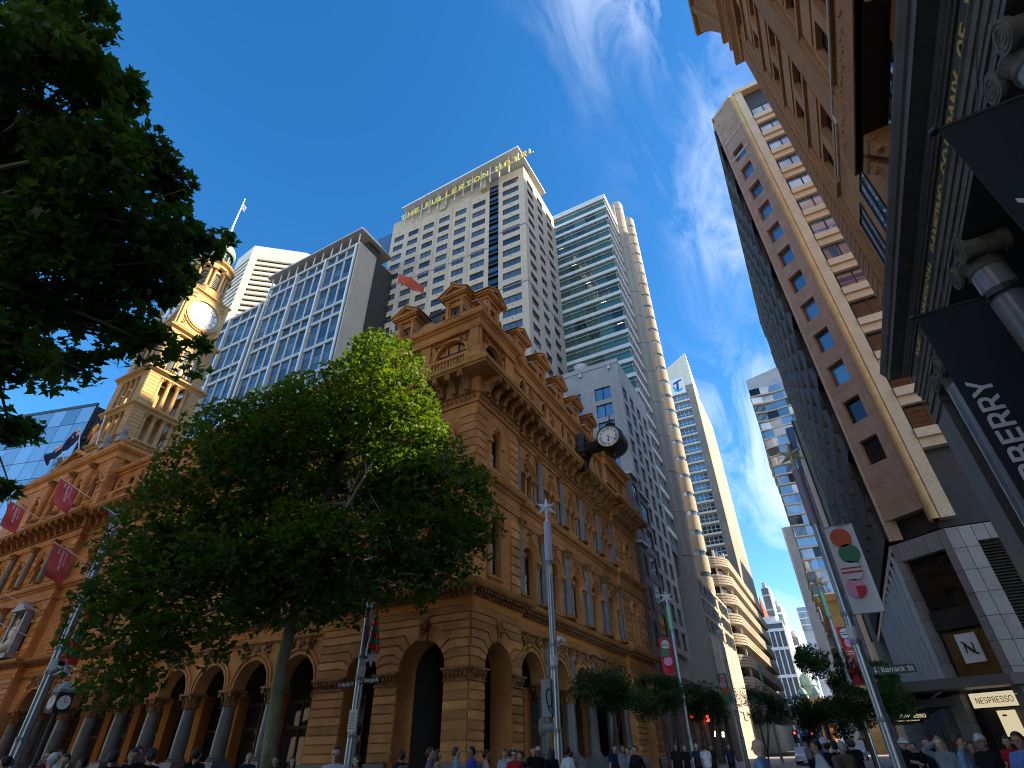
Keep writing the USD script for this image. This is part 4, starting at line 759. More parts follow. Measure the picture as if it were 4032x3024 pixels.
for sx in (-1, 1):
    fr = Fr(bx + sx*0.952, by, -90 if sx < 0 else 90, -1 if sx < 0 else -1)
    f_ = MB().poly(Point(0, bz).buffer(0.9, 40), 0, 0.03, fr).build('clock_face', 'clock_white', bc); MB().poly(Point(0, bz).buffer(0.99, 40).difference(Point(0, bz).buffer(0.9, 40)), 0, 0.1, fr).build('bezel', 'dark_bronze', bc)
    q = MB()
    for h in range(12):
        m = meshkit.text_mesh(ROM[h], 0.17, 0.01, True); v = m.vertices.copy(); v[:, 0] -= v[:, 0].max()/2; v[:, 1] -= 0.085; a = -h*math.pi/6
        u_ = v[:, 0]*math.cos(a) - (v[:, 1] + 0.68)*math.sin(a); z_ = v[:, 0]*math.sin(a) + (v[:, 1] + 0.68)*math.cos(a); q.add(fr.p(u_, 0.03 + v[:, 2], bz + z_), m.faces)
    q.build('numerals', 'black_paint', f_)
    def hand2(ang, ln, w): return affinity.translate(affinity.rotate(Polygon([(-w*0.4, -0.15), (w*0.4, -0.15), (w*0.3, ln*0.6), (w, ln*0.75), (0, ln), (-w, ln*0.75), (-w*0.3, ln*0.6)]), -ang, origin=(0, 0)), 0, bz)
    MB().poly(hand2(126, 0.74, 0.035), 0.05, 0.06, fr).build('minute_hand', 'black_paint', f_); MB().poly(hand2(184, 0.48, 0.08), 0.065, 0.075, fr).build('hour_hand', 'black_paint', f_)
MB().lathe([(0.3, 1.0), (0.22, 1.12), (0.1, 1.2), (0.34, 1.4), (0.42, 1.55), (0.3, 1.72), (0.1, 1.8), (0.06, 1.95), (0.12, 2.05), (0.05, 2.15), (0.03, 2.5), (0.01, 2.55)], (bx, by, bz), 16).build('finial', 'dark_bronze', bc, smooth=40)
MB().lathe([(0.3, -1.05), (0.2, -1.2), (0.32, -1.3), (0.24, -1.45), (0.1, -1.6), (0.02, -1.7)], (bx, by, bz), 16).build('pendant', 'dark_bronze', bc, smooth=40)
# ---------------- hotel tower
ht = thing('hotel_tower', 'tall pale stone hotel tower with gridded windows and gold letters along its roof', 'tower')
HC = np.array([64.0, 30.35]); hf = Fr(HC[0], HC[1], 92.6, 1); hs = Fr(HC[0], HC[1], 0, -1)
HT = 111.0; FH = 3.28; base = 30.0
zs = [base]; 
while zs[-1] + FH < HT - 1.2: zs += [zs[-1] + 0.95, zs[-1] + 0.95 + 1.75, zs[-1] + FH] if False else [zs[-1] + 1.1, zs[-1] + 2.9, zs[-1] + FH][:2] + [zs[-1] + FH]
zs = sorted(set(np.round(zs, 4))); zs[-1] = HT
rows = [j for j in range(len(zs) - 1) if abs(zs[j + 1] - zs[j] - 1.8) < 0.02]
UW = [(1.35, 5.3), (9.6, 12.9), (14.55, 17.5), (19.0, 21.9), (23.3, 26.2), (27.6, 30.5), (31.8, 34.6)]
us = [0.0] + sorted(sum([list(x) for x in UW], [])); us.append(35.6); 
W = MB()
hl = 35.6
LIM = [HT - 0.2] + [105.6]*6                         # the long part stops lower than the corner bay
holes = set(); 
usx = sorted(set(us + [6.3, 8.6]))
for (a, b) in UW:
    i = usx.index(a)
    for j in rows:
        if zs[j + 1] < (110 if a < 2 else 107.5): holes.add((i, j))
i = usx.index(6.3)
for j in range(len(zs) - 1): holes.add((i, j))
def slope(fr): pass
grid_wall(W, hf, usx, zs, holes, 0.0, 0.28); W.build('north_wall', 'hotel_stone', ht)
for (i, j) in sorted(holes):
    if usx[i] == 6.3: continue
    win(ht, hf, usx[i], usx[i + 1], zs[j], zs[j + 1], -0.26, 'glass_hotel', nu=2 if usx[i + 1] - usx[i] < 3.5 else 3)
for j in range(24): win(ht, hf, 6.3, 8.6, base + j*FH, base + (j + 1)*FH, -0.3, 'glass_blue', nu=1, nz=2, name='glass_slot')
# little round vents under the windows and ledges of the wall
v = MB()
for (a, b) in UW:
    for j in rows: v.box((a + b)/2 - 0.09, (a + b)/2 + 0.09, 0.0, 0.03, zs[j] - 0.62, zs[j] - 0.44, hf)
stuff(v.build('wall_vents', 'dark_frame', ht))
for a, b, z in ((0.02, 6.1, 91.2), (8.8, 35.4, 88.0), (0.02, 6.1, 74.7), (8.8, 35.4, 71.6)): MB().box(a, b, 0.0, 0.1, z, z + 0.22, hf).build('ledge', 'grey_metal', ht)
for a in (13.4, 18.1, 22.5, 26.8): MB().box(a + 0.2, a + 0.5, 0.0, 0.12, base, 107.6, hf).build('pilaster', 'hotel_stone', ht)
# street side of the tower
usw = [0.0, 1.5, 4.6, 6.6, 9.4, 11.6, 14.6, 16.6]; hw = set((i, j) for i in (1, 3, 5) for j in rows if zs[j + 1] < 110)
W = MB(); grid_wall(W, hs, usw, zs, hw, 0.0, 0.3); W.build('street_wall', 'hotel_side', ht)
for (i, j) in sorted(hw): win(ht, hs, usw[i], usw[i + 1], zs[j], zs[j + 1], -0.26, 'glass_hotel', nu=2)
for z in (91.2, 74.7): MB().box(0.0, 16.5, 0.0, 0.1, z, z + 0.22, hs).build('ledge', 'grey_metal', ht)
b = MB(); b.box(0.8, 16.5, -30, -0.4, base, HT - 0.3, hs); b.build('core', 'hotel_side', ht)
# roof deck, plant screen posts, canopy
rb = MB(); rb.box(-0.05, 35.6, -14, 0.15, 107.7, 108.0, hf) if False else None
c0 = np.array([60.6, 29.95]); cfm = Fr(c0[0], c0[1], 89.0, 1); 
MB().box(0, 33.0, -14.0, 0.0, 113.7, 114.1, cfm).build('roof_canopy', 'white_metal', ht)
MB().box(-0.01, 33.01, -0.02, 0.03, 113.66, 114.14, cfm).box(-0.03, 0.0, -13.4, 0.02, 113.66, 114.14, cfm).build('canopy_edge', 'white_metal', ht)
for i in range(14):
    u = 0.6 + i*2.45; q = cfm.p(u, -1.3, 0); MB().tube([(q[0], q[1], 108.0 if i else 110.6), (q[0], q[1], 113.7)], 0.16, 6).build('canopy_post', 'white_metal', ht)
MB().box(0.4, 33.0, -1.4, -1.2, 110.9, 111.2, cfm).build('sign_rail', 'white_metal', ht)
MB().box(1.0, 33.0, -7.0, -4.4, 107.5, 113.6, cfm).build('plant_room', 'grey_metal', ht)
for u in (9.3, 20.5, 29.5): MB().box(u, u + 1.6, -4.4, -1.6, 107.6, 110.8, cfm).build('roof_block', 'hotel_stone', ht)
sg = thing('roof_sign', 'gold capital letters reading THE FULLERTON HOTEL along the hotel roof', 'sign')
word = 'THE FULLERTON HOTEL'; sgn = Fr(*cfm.p(33.2, -0.55, 0)[:2], 269.0, -1); u = 0.0
for ch in word:
    if ch == ' ': u += 1.25; continue
    big = ch in 'TFH' and (u < 0.1 or word[max(0, word.index(ch) - 1)] == ' ')
    t_, w_ = text_mb(ch, 1.75, sgn, 0, 0, 0, 0.25, bold=True); V = np.vstack(t_.v); 
    t_.v = [V + sgn.U*u + np.array([0, 0, 109.35])]; t_.build('letter', 'gold_sign', sg); u += w_*1.0 + 0.52
# glass link and lower wing to the left
gl = thing('glass_link', 'narrow dark glass stair link between the hotel tower and its lower wing', 'building')
lf = Fr(60.4, 65.9, 92, 1)
b = MB().box(0.0, 4.5, -10, -0.35, 25, 108, Fr(62.4, 65.9, 92, 1)); b.build('core', 'dark_panel', gl)
for j in range(20): win(gl, Fr(62.4, 65.9, 92, 1), 0.05, 4.4, 28 + j*4.0, 32 + j*4.0, -0.3, 'glass_dark' if j < 16 else 'glass_sky', 'grey_metal', 3, 2, name='glass_panel')
lw = thing('hotel_wing', 'lower hotel wing with grey framed triple windows beside the pale tower', 'building')
LC = np.array([51.7, 63.65]); wf = Fr(LC[0], LC[1], 89.2, 1); ws = Fr(LC[0], LC[1], 0, -1)
WT = 91.6
ws_b = MB().box(0.0, 5.2, -0.3, 0.0, 20, WT + 0.4, ws); ws_b.build('end_wall', 'hotel_side', lw)
blocks = [(0.7, 27.2, 3, WT, 0.0), (28.4, 49.0, 3, WT - 4.6, 0.35)]
for (a, b, nb, top, dd) in blocks:
    bw = 8.35; nb = int((b - a)//8.0); bw = (b - a)/nb; W = MB(); W.box(a - 0.6, b + 0.5, dd - 12, dd - 0.5, 20, top, wf); W.build('core', 'dark_panel', lw)
    tiers = []; z = top - 0.3; pat = [3.0, 6.6, 6.6, 3.0, 6.6, 6.6, 3.0, 6.6, 6.6, 3.0, 6.6]
    for h in pat: tiers.append((z - h, z)); z -= h
    for n in range(nb):
        for (z0, z1) in tiers:
            u0 = a + n*bw
            fr_ = MB(); fr_.box(u0, u0 + 0.55, dd - 0.5, dd + 0.05, z0, z1, wf)
            fr_.box(u0 + 0.55, u0 + bw, dd - 0.5, dd, z0, z0 + 0.75, wf)
            lw_ = (bw - 0.55)/3
            for q in range(3): fr_.box(u0 + 0.55 + q*lw_ + lw_ - 0.42, u0 + 0.55 + (q + 1)*lw_, dd - 0.5, dd - 0.1, z0 + 0.75, z1, wf)
            o = fr_.build('window_bay', 'grey_frame', lw)
            for q in range(3):
                uu = u0 + 0.55 + q*lw_; hgt = z1 - z0 - 0.75
                if hgt > 4:
                    for y in range(3): MB().box(uu + 0.04, uu + lw_ - 0.46, dd - 0.45, dd - 0.36, z0 + 0.8 + y*hgt/3, z0 + 0.72 + (y + 1)*hgt/3, wf).build('pane', 'glass_hotel' if y == 1 else 'glass_blue', o)
                else: MB().box(uu + 0.04, uu + lw_ - 0.46, dd - 0.45, dd - 0.36, z0 + 0.8, z1 - 0.04, wf).build('pane', 'glass_blue', o)
    MB().box(a - 0.5, b + 0.4, dd - 0.5, dd + 0.12, top - 0.3, top + 0.4, wf).build('parapet', 'grey_frame', lw)
    for z in (top - 16.6, top - 32.8, top - 49): MB().tube([wf.p(a, dd + 0.35, z), wf.p(b, dd + 0.35, z)], 0.09, 6).build('rail', 'white_metal', lw)
    for n in range(nb + 1): MB().box(a + n*bw - 0.16, a + n*bw + 0.16, dd + 0.1, dd + 0.42, 22, top, wf).build('fin', 'white_metal', lw)
MB().box(-0.8, 28.6, -9, 1.0, WT + 3.2, WT + 3.6, wf).build('roof_canopy', 'grey_frame', lw); MB().box(-0.9, -0.75, -5, 1.02, WT + 3.1, WT + 3.7, wf).build('canopy_edge', 'white_metal', lw)
for n in range(11): MB().box(0.4 + n*2.7, 0.6 + n*2.7, -0.1, 0.1, WT + 0.3, WT + 3.2, wf).build('canopy_post', 'white_metal', lw)
MB().box(0.2, 28.0, -6, -2.5, WT, WT + 3.2, wf).build('plant_room', 'dark_panel', lw)
b = MB().box(27.3, 28.3, -3, -0.6, 20, WT - 4, wf); b.build('recess', 'granite_brown', lw)
# ---------------- white skyscraper with horizontal sunshades
ml = thing('white_skyscraper', 'sunlit white concrete skyscraper with deep horizontal sunshades behind the clock tower', 'skyscraper')
A_, B_, C_, D_ = (106.8, 227.5), (104.6, 211.6), (121.6, 191.4), (125.5, 189.5)
zt = 229.0; P_ = [A_, B_, C_, D_]
for p0, p1, kind in ((A_, B_, 0), (B_, C_, 1), (C_, D_, 2)):
    d_ = np.array(p1) - np.array(p0); ln = float(np.hypot(*d_)); fr = Fr(p0[0], p0[1], math.degrees(math.atan2(d_[1], d_[0])), -1)
    W = MB(); W.box(0.0, ln, -3.0, -1.2, 30, zt, fr)
    W.box(0.0, ln, -1.2, 0.0, zt - 9.5, zt, fr)
    if kind == 1: W.box(0.0, 3.4, -1.2, 0.0, 30, zt - 9.5, fr); W.box(ln - 2.4, ln, -1.2, 0.0, 30, zt - 9.5, fr)
    W.build('wall', 'concrete_white', ml)
    if kind < 2:
        n = 0; z = zt - 11.8
        while z > 60:
            a, b = (3.4, ln - 2.4) if kind == 1 else (0.0, ln)
            o = MB().box(a, b, -1.2, -0.05, z - 1.45, z + 0.35, fr).build('sunshade', 'concrete_white', ml)
            MB().box(a, b, -1.15, -0.9, z + 0.35, z + 2.1, fr).build('window_strip', 'glass_dark', ml); z -= 3.55
# ---------------- green glass tower with round concrete stair shafts
gt = thing('green_glass_tower', 'green glass office tower with white floor bands and round concrete shafts on its corner', 'tower')
GC = (86.0, 18.35); gn = Fr(GC[0], GC[1], 90, 1); gs = Fr(GC[0], GC[1], 0, -1); GT = 119.6; gh_ = 3.73
b = MB().box(0.7, 14.5, -20, -0.6, 25, GT - 0.2, gn); b.build('core', 'dark_panel', gt)
nf = 24
for j in range(nf):
    z1 = GT - 0.9 - j*gh_; z0 = z1 - gh_
    MB().box(0.0, 14.6, -0.3, 0.12, z1 - 0.55, z1 + 0.35, gn).box(0.01, 14.5, -0.25, 0.0, z1 - 1.5, z1 - 1.42, gn).build('floor_band', 'white_metal' if j % 1 == 0 else 'white_metal', gt)
    MB().box(-0.0, 9.5, -0.3, 0.10, z1 - 0.55, z1 + 0.33, gs).build('floor_band', 'white_metal', gt)
    for k in range(5):
        u0 = k*2.9; o = win(gt, gn, u0 + 0.05, u0 + 2.85, z0 + 0.36, z1 - 0.56, -0.28, 'glass_green', 'grey_metal', 1, 1, t=0.1)
        if (j*7 + k*3) % 11 == 0 and j > 2: MB().box(u0 + 0.7, u0 + 1.9, -0.24, -0.22, z1 - 1.25, z1 - 1.05, gn).build('ceiling_lamp', 'office_lamp', o)
    for k in range(4): win(gt, gs, k*2.3 + 0.05, k*2.3 + 2.25, z0 + 0.36, z1 - 0.56, -0.28, 'glass_sky', 'white_metal', 2, 1, t=0.07)
MB().box(-0.2, 14.6, -20, 0.2, GT - 0.6, GT, gn).build('roof_slab', 'white_metal', gt)
for (x, y, r, top, gap) in ((98.3, 18.1, 1.75, 128.5, False), (105.5, 17.0, 1.75, 129.0, True)):
    if not gap:
        for z in np.arange(14, top, 8.0): MB().lathe([(r, z), (r, min(z + 7.9, top))] + ([(r*0.85, top + 0.9), (0.01, top + 1.0)] if z + 8 >= top else []), (x, y, 0), 24).build('concrete_shaft', 'concrete_grey', gt, smooth=40)
        MB().box(x - 2.6, x + 3.2, y + 0.1, y + 6, 12, top - 1.5).build('shaft_wall', 'concrete_grey', gt)
    else:
        for j in range(30):
            z = 14 + j*3.9
            if z > top: break
            o = MB().lathe([(r*0.9, z - 0.9), (r, z - 0.6), (r, z + 2.2), (r*0.9, z + 2.25)], (x, y, 0), 24).build('balcony_drum', 'concrete_grey', gt, smooth=40)
            MB().lathe([(r*0.86, z + 2.2), (r*0.86, z + 3.05)], (x, y, 0), 16).build('window_band', 'glass_sky', gt)
        MB().box(x - 1.0, x + 6.0, y + 0.6, y + 8, 12, top - 3).build('shaft_wall', 'concrete_grey', gt)
# ---------------- grey granite block behind the bracket clock
gg = thing('granite_block', 'mid-height light grey granite building with blue paired windows behind the bracket clock', 'building')
QC = (68.0, 17.1); qn = Fr(QC[0], QC[1], 90, 1); qs = Fr(QC[0], QC[1], 0, -1); QT = 53.6
zq = [12.0]; 
while zq[-1] + 3.2 < QT - 1.4: zq += [zq[-1] + 0.75, zq[-1] + 3.0] if False else [zq[-1] + 0.8, zq[-1] + 3.1]
zq = sorted(set(np.round(zq, 4))); zq.append(QT); rq = [j for j in range(len(zq) - 1) if abs(zq[j + 1] - zq[j] - 2.3) < 0.02]
uq = [0.0, 1.7, 4.3, 6.6, 9.2, 11.9]; hq = set((i, j) for i in (1, 3) for j in rq)
W = MB(); grid_wall(W, qn, uq, zq, hq, 0.0, 0.3); W.build('north_wall', 'granite_light', gg)
for (i, j) in sorted(hq): win(gg, qn, uq[i], uq[i + 1], zq[j], zq[j + 1], -0.28, 'glass_sky', nu=2, t=0.14)
uw = [0.0, 1.0, 3.1, 4.6, 6.7, 8.2, 10.3, 11.8, 13.9, 15.5]; hw2 = set((i, j) for i in (1, 3, 5, 7) for j in rq)
W = MB(); grid_wall(W, qs, uw, zq, hw2, 0.0, 0.22); W.build('street_wall', 'granite_light', gg)
for (i, j) in sorted(hw2): win(gg, qs, uw[i], uw[i + 1], zq[j], zq[j + 1], -0.2, 'glass_mirror', nu=2, t=0.12)
MB().box(0.5, 15.4, -11.8, -0.5, 0, QT - 0.3, qs).build('core', 'granite_light', gg); MB().box(-0.05, 11.9, -0.3, 0.12, QT - 0.5, QT + 0.3, qn).build('parapet', 'granite_light', gg)
MB().lathe([(0.05, 0), (0.5, 0.15), (0.95, 0.45), (1.25, 0.95)], (68.8, 23.5, QT + 0.3), 16).build('satellite_dish', 'white_paint', gg, smooth=True)
for u in (1.2, 6.1): MB().box(u, u + 0.35, 0.12, 0.5, QT - 1.5, QT - 0.9, qn).build('floodlight', 'white_metal', gg)
# ---------------- stepped brown stone building next to the post office
bs = thing('brown_stone_building', 'dark brown stone-clad building in stepped bays squeezed beside the sandstone building', 'building')
for i, (x0, y0, zz) in enumerate(((55.6, 14.6, 20.0), (58.2, 15.3, 29.2), (61.2, 16.0, 29.0))):
    fr = Fr(x0, y0, 0, -1); wdt = (2.6, 3.0, 6.8)[i]
    MB().box(0, wdt, -8, -0.1, 0, zz, fr).build('core', 'granite_brown', bs)
    n = int(zz/3.3)
    for j in range(n):
        z = zz - (j + 1)*3.3; p = MB().box(0.0, 0.55, -0.4, 0.06, z + 0.06, z + 3.24, fr).box(wdt - 0.55, wdt, -0.4, 0.06, z + 0.06, z + 3.24, fr).box(0.55, wdt - 0.55, -0.4, 0.04, z + 2.35, z + 3.22, fr).build('stone_panel', 'granite_brown', bs)
        win(bs, fr, 0.55, wdt - 0.55, z + 0.1, z + 2.35, -0.08, 'glass_dark', nu=2, t=0.16)
        MB().box(-0.02, 0.0, -6, 0.06, z + 0.06, z + 3.24, fr).build('stone_panel', 'granite_brown', bs)
    MB().box(-0.1, wdt, -2, 0.35, zz, zz + 0.25, fr).build('coping', 'white_metal', bs)
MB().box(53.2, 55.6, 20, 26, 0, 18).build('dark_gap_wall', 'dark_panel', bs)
# lower stone front of the same block with shops
sf = thing('stone_shopfront', 'low brown stone frontage with dark doorways beyond the sandstone building', 'building')
fr = Fr(55.7, 14.2, 0, -1)
W = MB(); g = rect(0, 34, 0, 7.4)
for u in (2.6, 7.6, 12.6, 17.6, 22.6, 27.6): g = g.difference(arch(u, 1.5, 0, 4.4))
W.poly(g, -0.6, 0, fr); W.build('wall', 'granite_brown', sf); MB().box(0, 34, -5, -3, 0, 7.3, fr).build('back_wall', 'ceiling_dark', sf); MB().box(0, 34, -3, 0.3, 7.4, 7.9, fr).build('ledge', 'granite_brown', sf)
for u in (2.6, 7.6, 12.6, 17.6, 22.6, 27.6): MB().box(u - 1.3, u + 1.3, -1.6, -1.5, 0, 4.2, fr).build('shop_window', 'glass_dark', sf)
for u, w_ in ((6.2, 1.1), (13.6, 1.3)): tag(MB().box(u, u + w_, 0.35, 0.45, 4.4, 5.0, fr).build('shop_sign', 'neon_red', None), 'small red shop sign under the street trees ' + ('nearer the sandstone building' if u < 10 else 'farther along the brown frontage'), 'sign')
# ---------------- wedge-topped telecom tower
tt = thing('wedge_top_tower', 'tall brown-grey tower with slanted wedge top and telecom logo panel', 'tower')
TC = (187.0, 18.4); tn = Fr(TC[0], TC[1], 90, 1); tsf = Fr(TC[0], TC[1], 0, -1)
zt_ = [0.0]; 
for j in range(31): zt_ += [1.0 + j*3.8 + 0.6, 1.0 + j*3.8 + 3.2]
zt_.append(122.0); ut = [0.0, 2.6, 8.4, 10.6]; ht_ = set((1, j) for j in range(len(zt_) - 1) if abs(zt_[j + 1] - zt_[j] - 2.6) < 0.02)
W = MB(); grid_wall(W, tn, ut, zt_, ht_, 0.0, 0.5); W.build('north_wall', 'telstra_stone', tt)
for (i, j) in sorted(ht_):
    win(tt, tn, 2.6, 8.4, zt_[j], zt_[j + 1], -0.4, 'glass_sky' if zt_[j] > 70 else 'glass_hotel', 'white_metal', 4, 2, t=0.14); MB().box(2.4, 8.5, -0.2, 0.35, zt_[j] - 0.7, zt_[j] - 0.05, tn).build('sill_band', 'concrete_white', tt)
MB().box(0.62, 40, -10.6, -0.01, 0, 122, tsf).box(-0.004, 0.62, -2.59, -0.004, 0, 122, tsf).build('street_wall', 'telstra_stone', tt)
w = MB(); q = [(0, 122), (10.6, 122), (10.6, 130), (0, 122.0)]
V = [tn.p(0, 0, 122), tn.p(10.6, 0, 122), tn.p(10.6, 0, 131), tn.p(0, 0, 137.5), tn.p(0, -12, 122), tn.p(10.6, -12, 122), tn.p(10.6, -12, 131), tn.p(0, -12, 126)]
w.add(V, [[0, 1, 2], [0, 2, 3], [0, 3, 7], [0, 7, 4], [3, 2, 6], [3, 6, 7], [4, 5, 6], [4, 6, 7], [1, 5, 6], [1, 6, 2]]); w.build('wedge_top', 'concrete_white', tt)
lg = MB().box(3.0, 8.6, 0.02, 0.35, 118.6, 126.0, tn).build('logo_panel', 'white_paint', tt)
tnl = Fr(*tn.p(8.6, 0, 0)[:2], 270, -1)
MB().poly(unary_union([Polygon([(1.5, 124.3), (1.2, 123.3), (4.6, 124.6), (4.9, 125.4)]), Polygon([(2.6, 123.8), (3.5, 124.1), (3.1, 120.6), (2.1, 120.3)])]), 0.36, 0.42, tnl).build('logo_letter', 'telstra_blue', lg)
MB().poly(Polygon([(0.8, 122.6), (1.4, 122.9), (2.0, 121.2), (3.4, 120.7), (4.7, 121.6), (4.3, 120.2), (3.0, 119.6), (1.4, 120.2)]), 0.36, 0.41, tnl).build('logo_swoosh', 'cyan_paint', lg)
# ---------------- striated building with curved balconies
cb = thing('curved_balcony_building', 'grey concrete building with ribbed curved-corner balconies farther along the street', 'building')
X0, Y0 = 118.0, 14.0
MB().box(X0 + 2, X0 + 60, Y0 + 3, Y0 + 20, 0, 33).build('core', 'dark_panel', cb)
for j in range(8):
    z = 7.5 + j*3.7; arc = [(X0, Y0 + 9)] + [(X0 + 5 - 5*math.cos(t), Y0 + 5 - 5*math.sin(t)) for t in np.linspace(0, math.pi/2, 9)] + [(X0 + 60, Y0)]
    pr = []
    for k in range(4): pr += [(0.0, z + k*0.5), (0.18, z + k*0.5 + 0.08), (0.18, z + k*0.5 + 0.4)]
    pr += [(0.0, z + 2.0), (-1.5, z + 2.0), (-1.5, z)]
    MB().sweep(arc, pr).build('balcony', 'concrete_grey', cb)
    MB().sweep(arc, [(-1.6, z + 2.0), (-1.4, z + 2.0), (-1.4, z + 3.7), (-1.6, z + 3.7)]).build('window_band', 'glass_dark', cb)
    for t in (0, 4, 8): MB().box(arc[t + 1][0] + 0.5, arc[t + 1][0] + 0.9, arc[t + 1][1] + 0.5, arc[t + 1][1] + 0.9, z + 2, z + 3.7).build('mullion', 'white_metal', cb)
aw = MB().box(X0 - 1, X0 + 40, Y0 - 3.4, Y0 + 1, 6.6, 7.3).build('awning', 'dark_panel', cb)
P = [(X0 - 12, 5), (X0 + 30, 5)]
tag(MB().box(X0 + 1.0, X0 + 1.1, Y0 + 3.4, Y0 + 6.4, 5.0, 6.0).build('neon_sign', 'neon_red', None), 'glowing red script sign under the dark awning of the curved balcony building', 'sign')
# long low beige building between the brown front and the balconies
mw = thing('concrete_annex', 'plain grey concrete annex with a mirrored pale panel below the round shafts', 'building')
MB().box(90.5, 117, 15.5, 30, 0, 25).build('wall', 'concrete_grey', mw)
for i in range(6): MB().box(91 + i*4.2, 94.9 + i*4.2, 15.3, 15.5, 6 + (i % 2), 16).build('wall_panel', 'beige_stone' if i == 1 else 'granite_light', mw)
for i in range(6):
    for j in range(3): win(mw, Fr(91, 15.42, 0, -1), i*4.2 + 0.4, i*4.2 + 3.6, 17 + j*2.7, 19 + j*2.7, 0.0, 'glass_dark', 'grey_metal', 3, 1)
# ---------------- ground: plaza and street paving, road with tram tracks rising gently southwards
def gz(x): x = np.asarray(x, float); return np.maximum(0.0, x - 12)*0.0075 + np.maximum(0.0, x - 45)*0.003
def sheet(y0, y1, dz, xs, m, name, par=None, x_shift=0.0):
    V = []; F = []
    for i, x in enumerate(xs): V += [(x, y0, float(gz(x)) + dz), (x, y1, float(gz(x)) + dz)]
    for i in range(len(xs) - 1): a = 2*i; F += [(a, a + 1, a + 3), (a, a + 3, a + 2)]
    return obj(name, np.array(V, float), np.array(F), m, par)
XS = [-300, -40, 0, 12, 45, 80, 150, 300, 700, 1500]
struct(sheet(-400, 500, -0.02, XS, 'paving', 'ground'))
struct(sheet(0.6, 8.2, -0.012, XS[1:], 'road', 'road'))
for y in (2.4, 3.85, 5.0, 6.45): struct(sheet(y - 0.06, y + 0.06, -0.006, XS[1:], 'dark_panel', 'tram_rail'))
for y in (0.45, 8.2): struct(sheet(y, y + 0.15, 0.004, XS[1:], 'granite_grey', 'kerb'))
# ---------------- bank with giant entablature and columns
bk = thing('bank_building', 'brown stone bank building with dark columns and gold frieze letters, nearest on the right', 'building')
BF = Fr(0, -6.0, 0, 1)
def bpath(d0, x1=23.2, y1=-16): return [(-20, -6.0 + d0), (x1, -6.0 + d0), (x1, y1)]
def bm(name, prof, m, p=None): return MB().sweep(p or bpath(0), prof, side=-1).build(name, m, bk)
bm('architrave', [(-1.1, 12.7), (0.0, 12.7), (0.0, 12.90), (0.05, 12.91), (0.05, 13.12), (0.10, 13.13), (0.10, 13.32), (0.16, 13.36), (0.16, 13.40), (-0.02, 13.42), (-1.1, 13.42)], 'bank_capital')
bm('frieze', [(-1.1, 13.423), (0.0, 13.423), (0.0, 14.02), (-1.1, 14.02)], 'bank_granite')
bm('cornice', [(-1.1, 14.023), (0.06, 14.023), (0.08, 14.08), (0.14, 14.1), (0.14, 14.16), (0.2, 14.2), (0.22, 14.34), (0.62, 14.38), (0.62, 14.62), (0.68, 14.66), (0.76, 14.86), (0.78, 14.95), (-0.3, 15.05), (-1.1, 15.05)], 'bank_granite')
W = MB(); W.box(-20, 23.15, -2.3, -1.7, 0, 12.7, BF); W.box(21.45, 23.2, -1.7, 0.0, 0, 12.25, BF); W.box(22.6, 23.19, -10, -0.4, 0, 12.7, BF); W.build('ground_floor_wall', 'bank_granite', bk)
MB().box(-20, 22.9, -1.75, -0.02, 12.55, 12.69, BF).build('porch_soffit', 'bank_granite', bk)
for z in (11.8, 12.25): MB().box(21.4, 23.24, -1.7, 0.05, z, z + 0.16, BF).build('pilaster_capital', 'bank_capital', bk)
# big stone joints and medallions of the recessed wall
for i, x in enumerate((17.3, 11.5, 5.7)):
    for s in (-1, 1):
        for j in range(9): MB().box(x + s*2.3 - 0.55, x + s*2.3 + 0.55, -1.7, -1.62, 1.5 + j*1.15, 2.6 + j*1.15, BF).build('wall_stone', 'bank_granite', bk)
    m = MB(); m.poly(affinity.scale(Point(x - 2.2, 10.2).buffer(0.45, 16), 0.8, 1.25).difference(affinity.scale(Point(x - 2.2, 10.2).buffer(0.36, 16), 0.8, 1.25)), -1.62, -1.5, BF); carved(m, BF, x - 2.2, -1.58, 10.2, 0.4, 0.7, 12, i, 0.1); m.build('medallion', 'bank_capital', bk, smooth=50)
    win(bk, BF, x - 1.6, x + 1.6, 1.0, 9.4, -1.68, 'glass_dark', 'dark_bronze', 3, 4)
def ionic(x):
    c = BF.p(x, -0.36, 0); r = 0.46
    s = MB().lathe([(r*1.02, 1.3), (r, 4.0), (r*0.86, 11.75)], c, 24).build('column', 'bank_column', bk, smooth=40)
    k = MB().lathe([(r*0.88, 11.7), (r*0.96, 11.74), (r*0.88, 11.8), (r*0.9, 11.95), (r*1.12, 12.1), (r*1.05, 12.2)], c, 24)
    k.box(x - 0.58, x + 0.58, -0.9, 0.12, 12.58, 12.70, BF); k.box(x - 0.55, x + 0.55, -0.82, 0.06, 12.36, 12.58, BF)
    for sx in (-1, 1):
        cx = x + sx*0.52; cz = 12.22
        for (d0, d1, rr) in ((-0.86, -0.74, 0.33), (-0.74, -0.40, 0.26), (-0.40, -0.30, 0.22), (-0.30, 0.02, 0.26), (0.02, 0.12, 0.33)): k.lathe([(0.01, d0), (rr, d0), (rr, d1), (0.01, d1)], BF.p(cx, 0, cz) , 18, axis=1)
        t = np.linspace(0, 5.2*math.pi, 60); rad = 0.30*(1 - t/(5.8*math.pi)); k.tube([BF.p(cx + sx*(-1)*ra*math.cos(a + math.pi/2)*1.0, 0.125, cz + ra*math.sin(a + math.pi/2)) for a, ra in zip(t, rad)], 0.022, 5)
    k.build('capital', 'bank_capital', s, smooth=35)
    MB().lathe([(r*1.35, 0.9), (r*1.4, 1.0), (r*1.2, 1.1), (r*1.25, 1.2), (r*1.05, 1.3)], c, 24).box(x - 0.7, x + 0.7, -1.05, 0.33, 0, 0.9, BF).build('base', 'bank_granite', s, smooth=40)
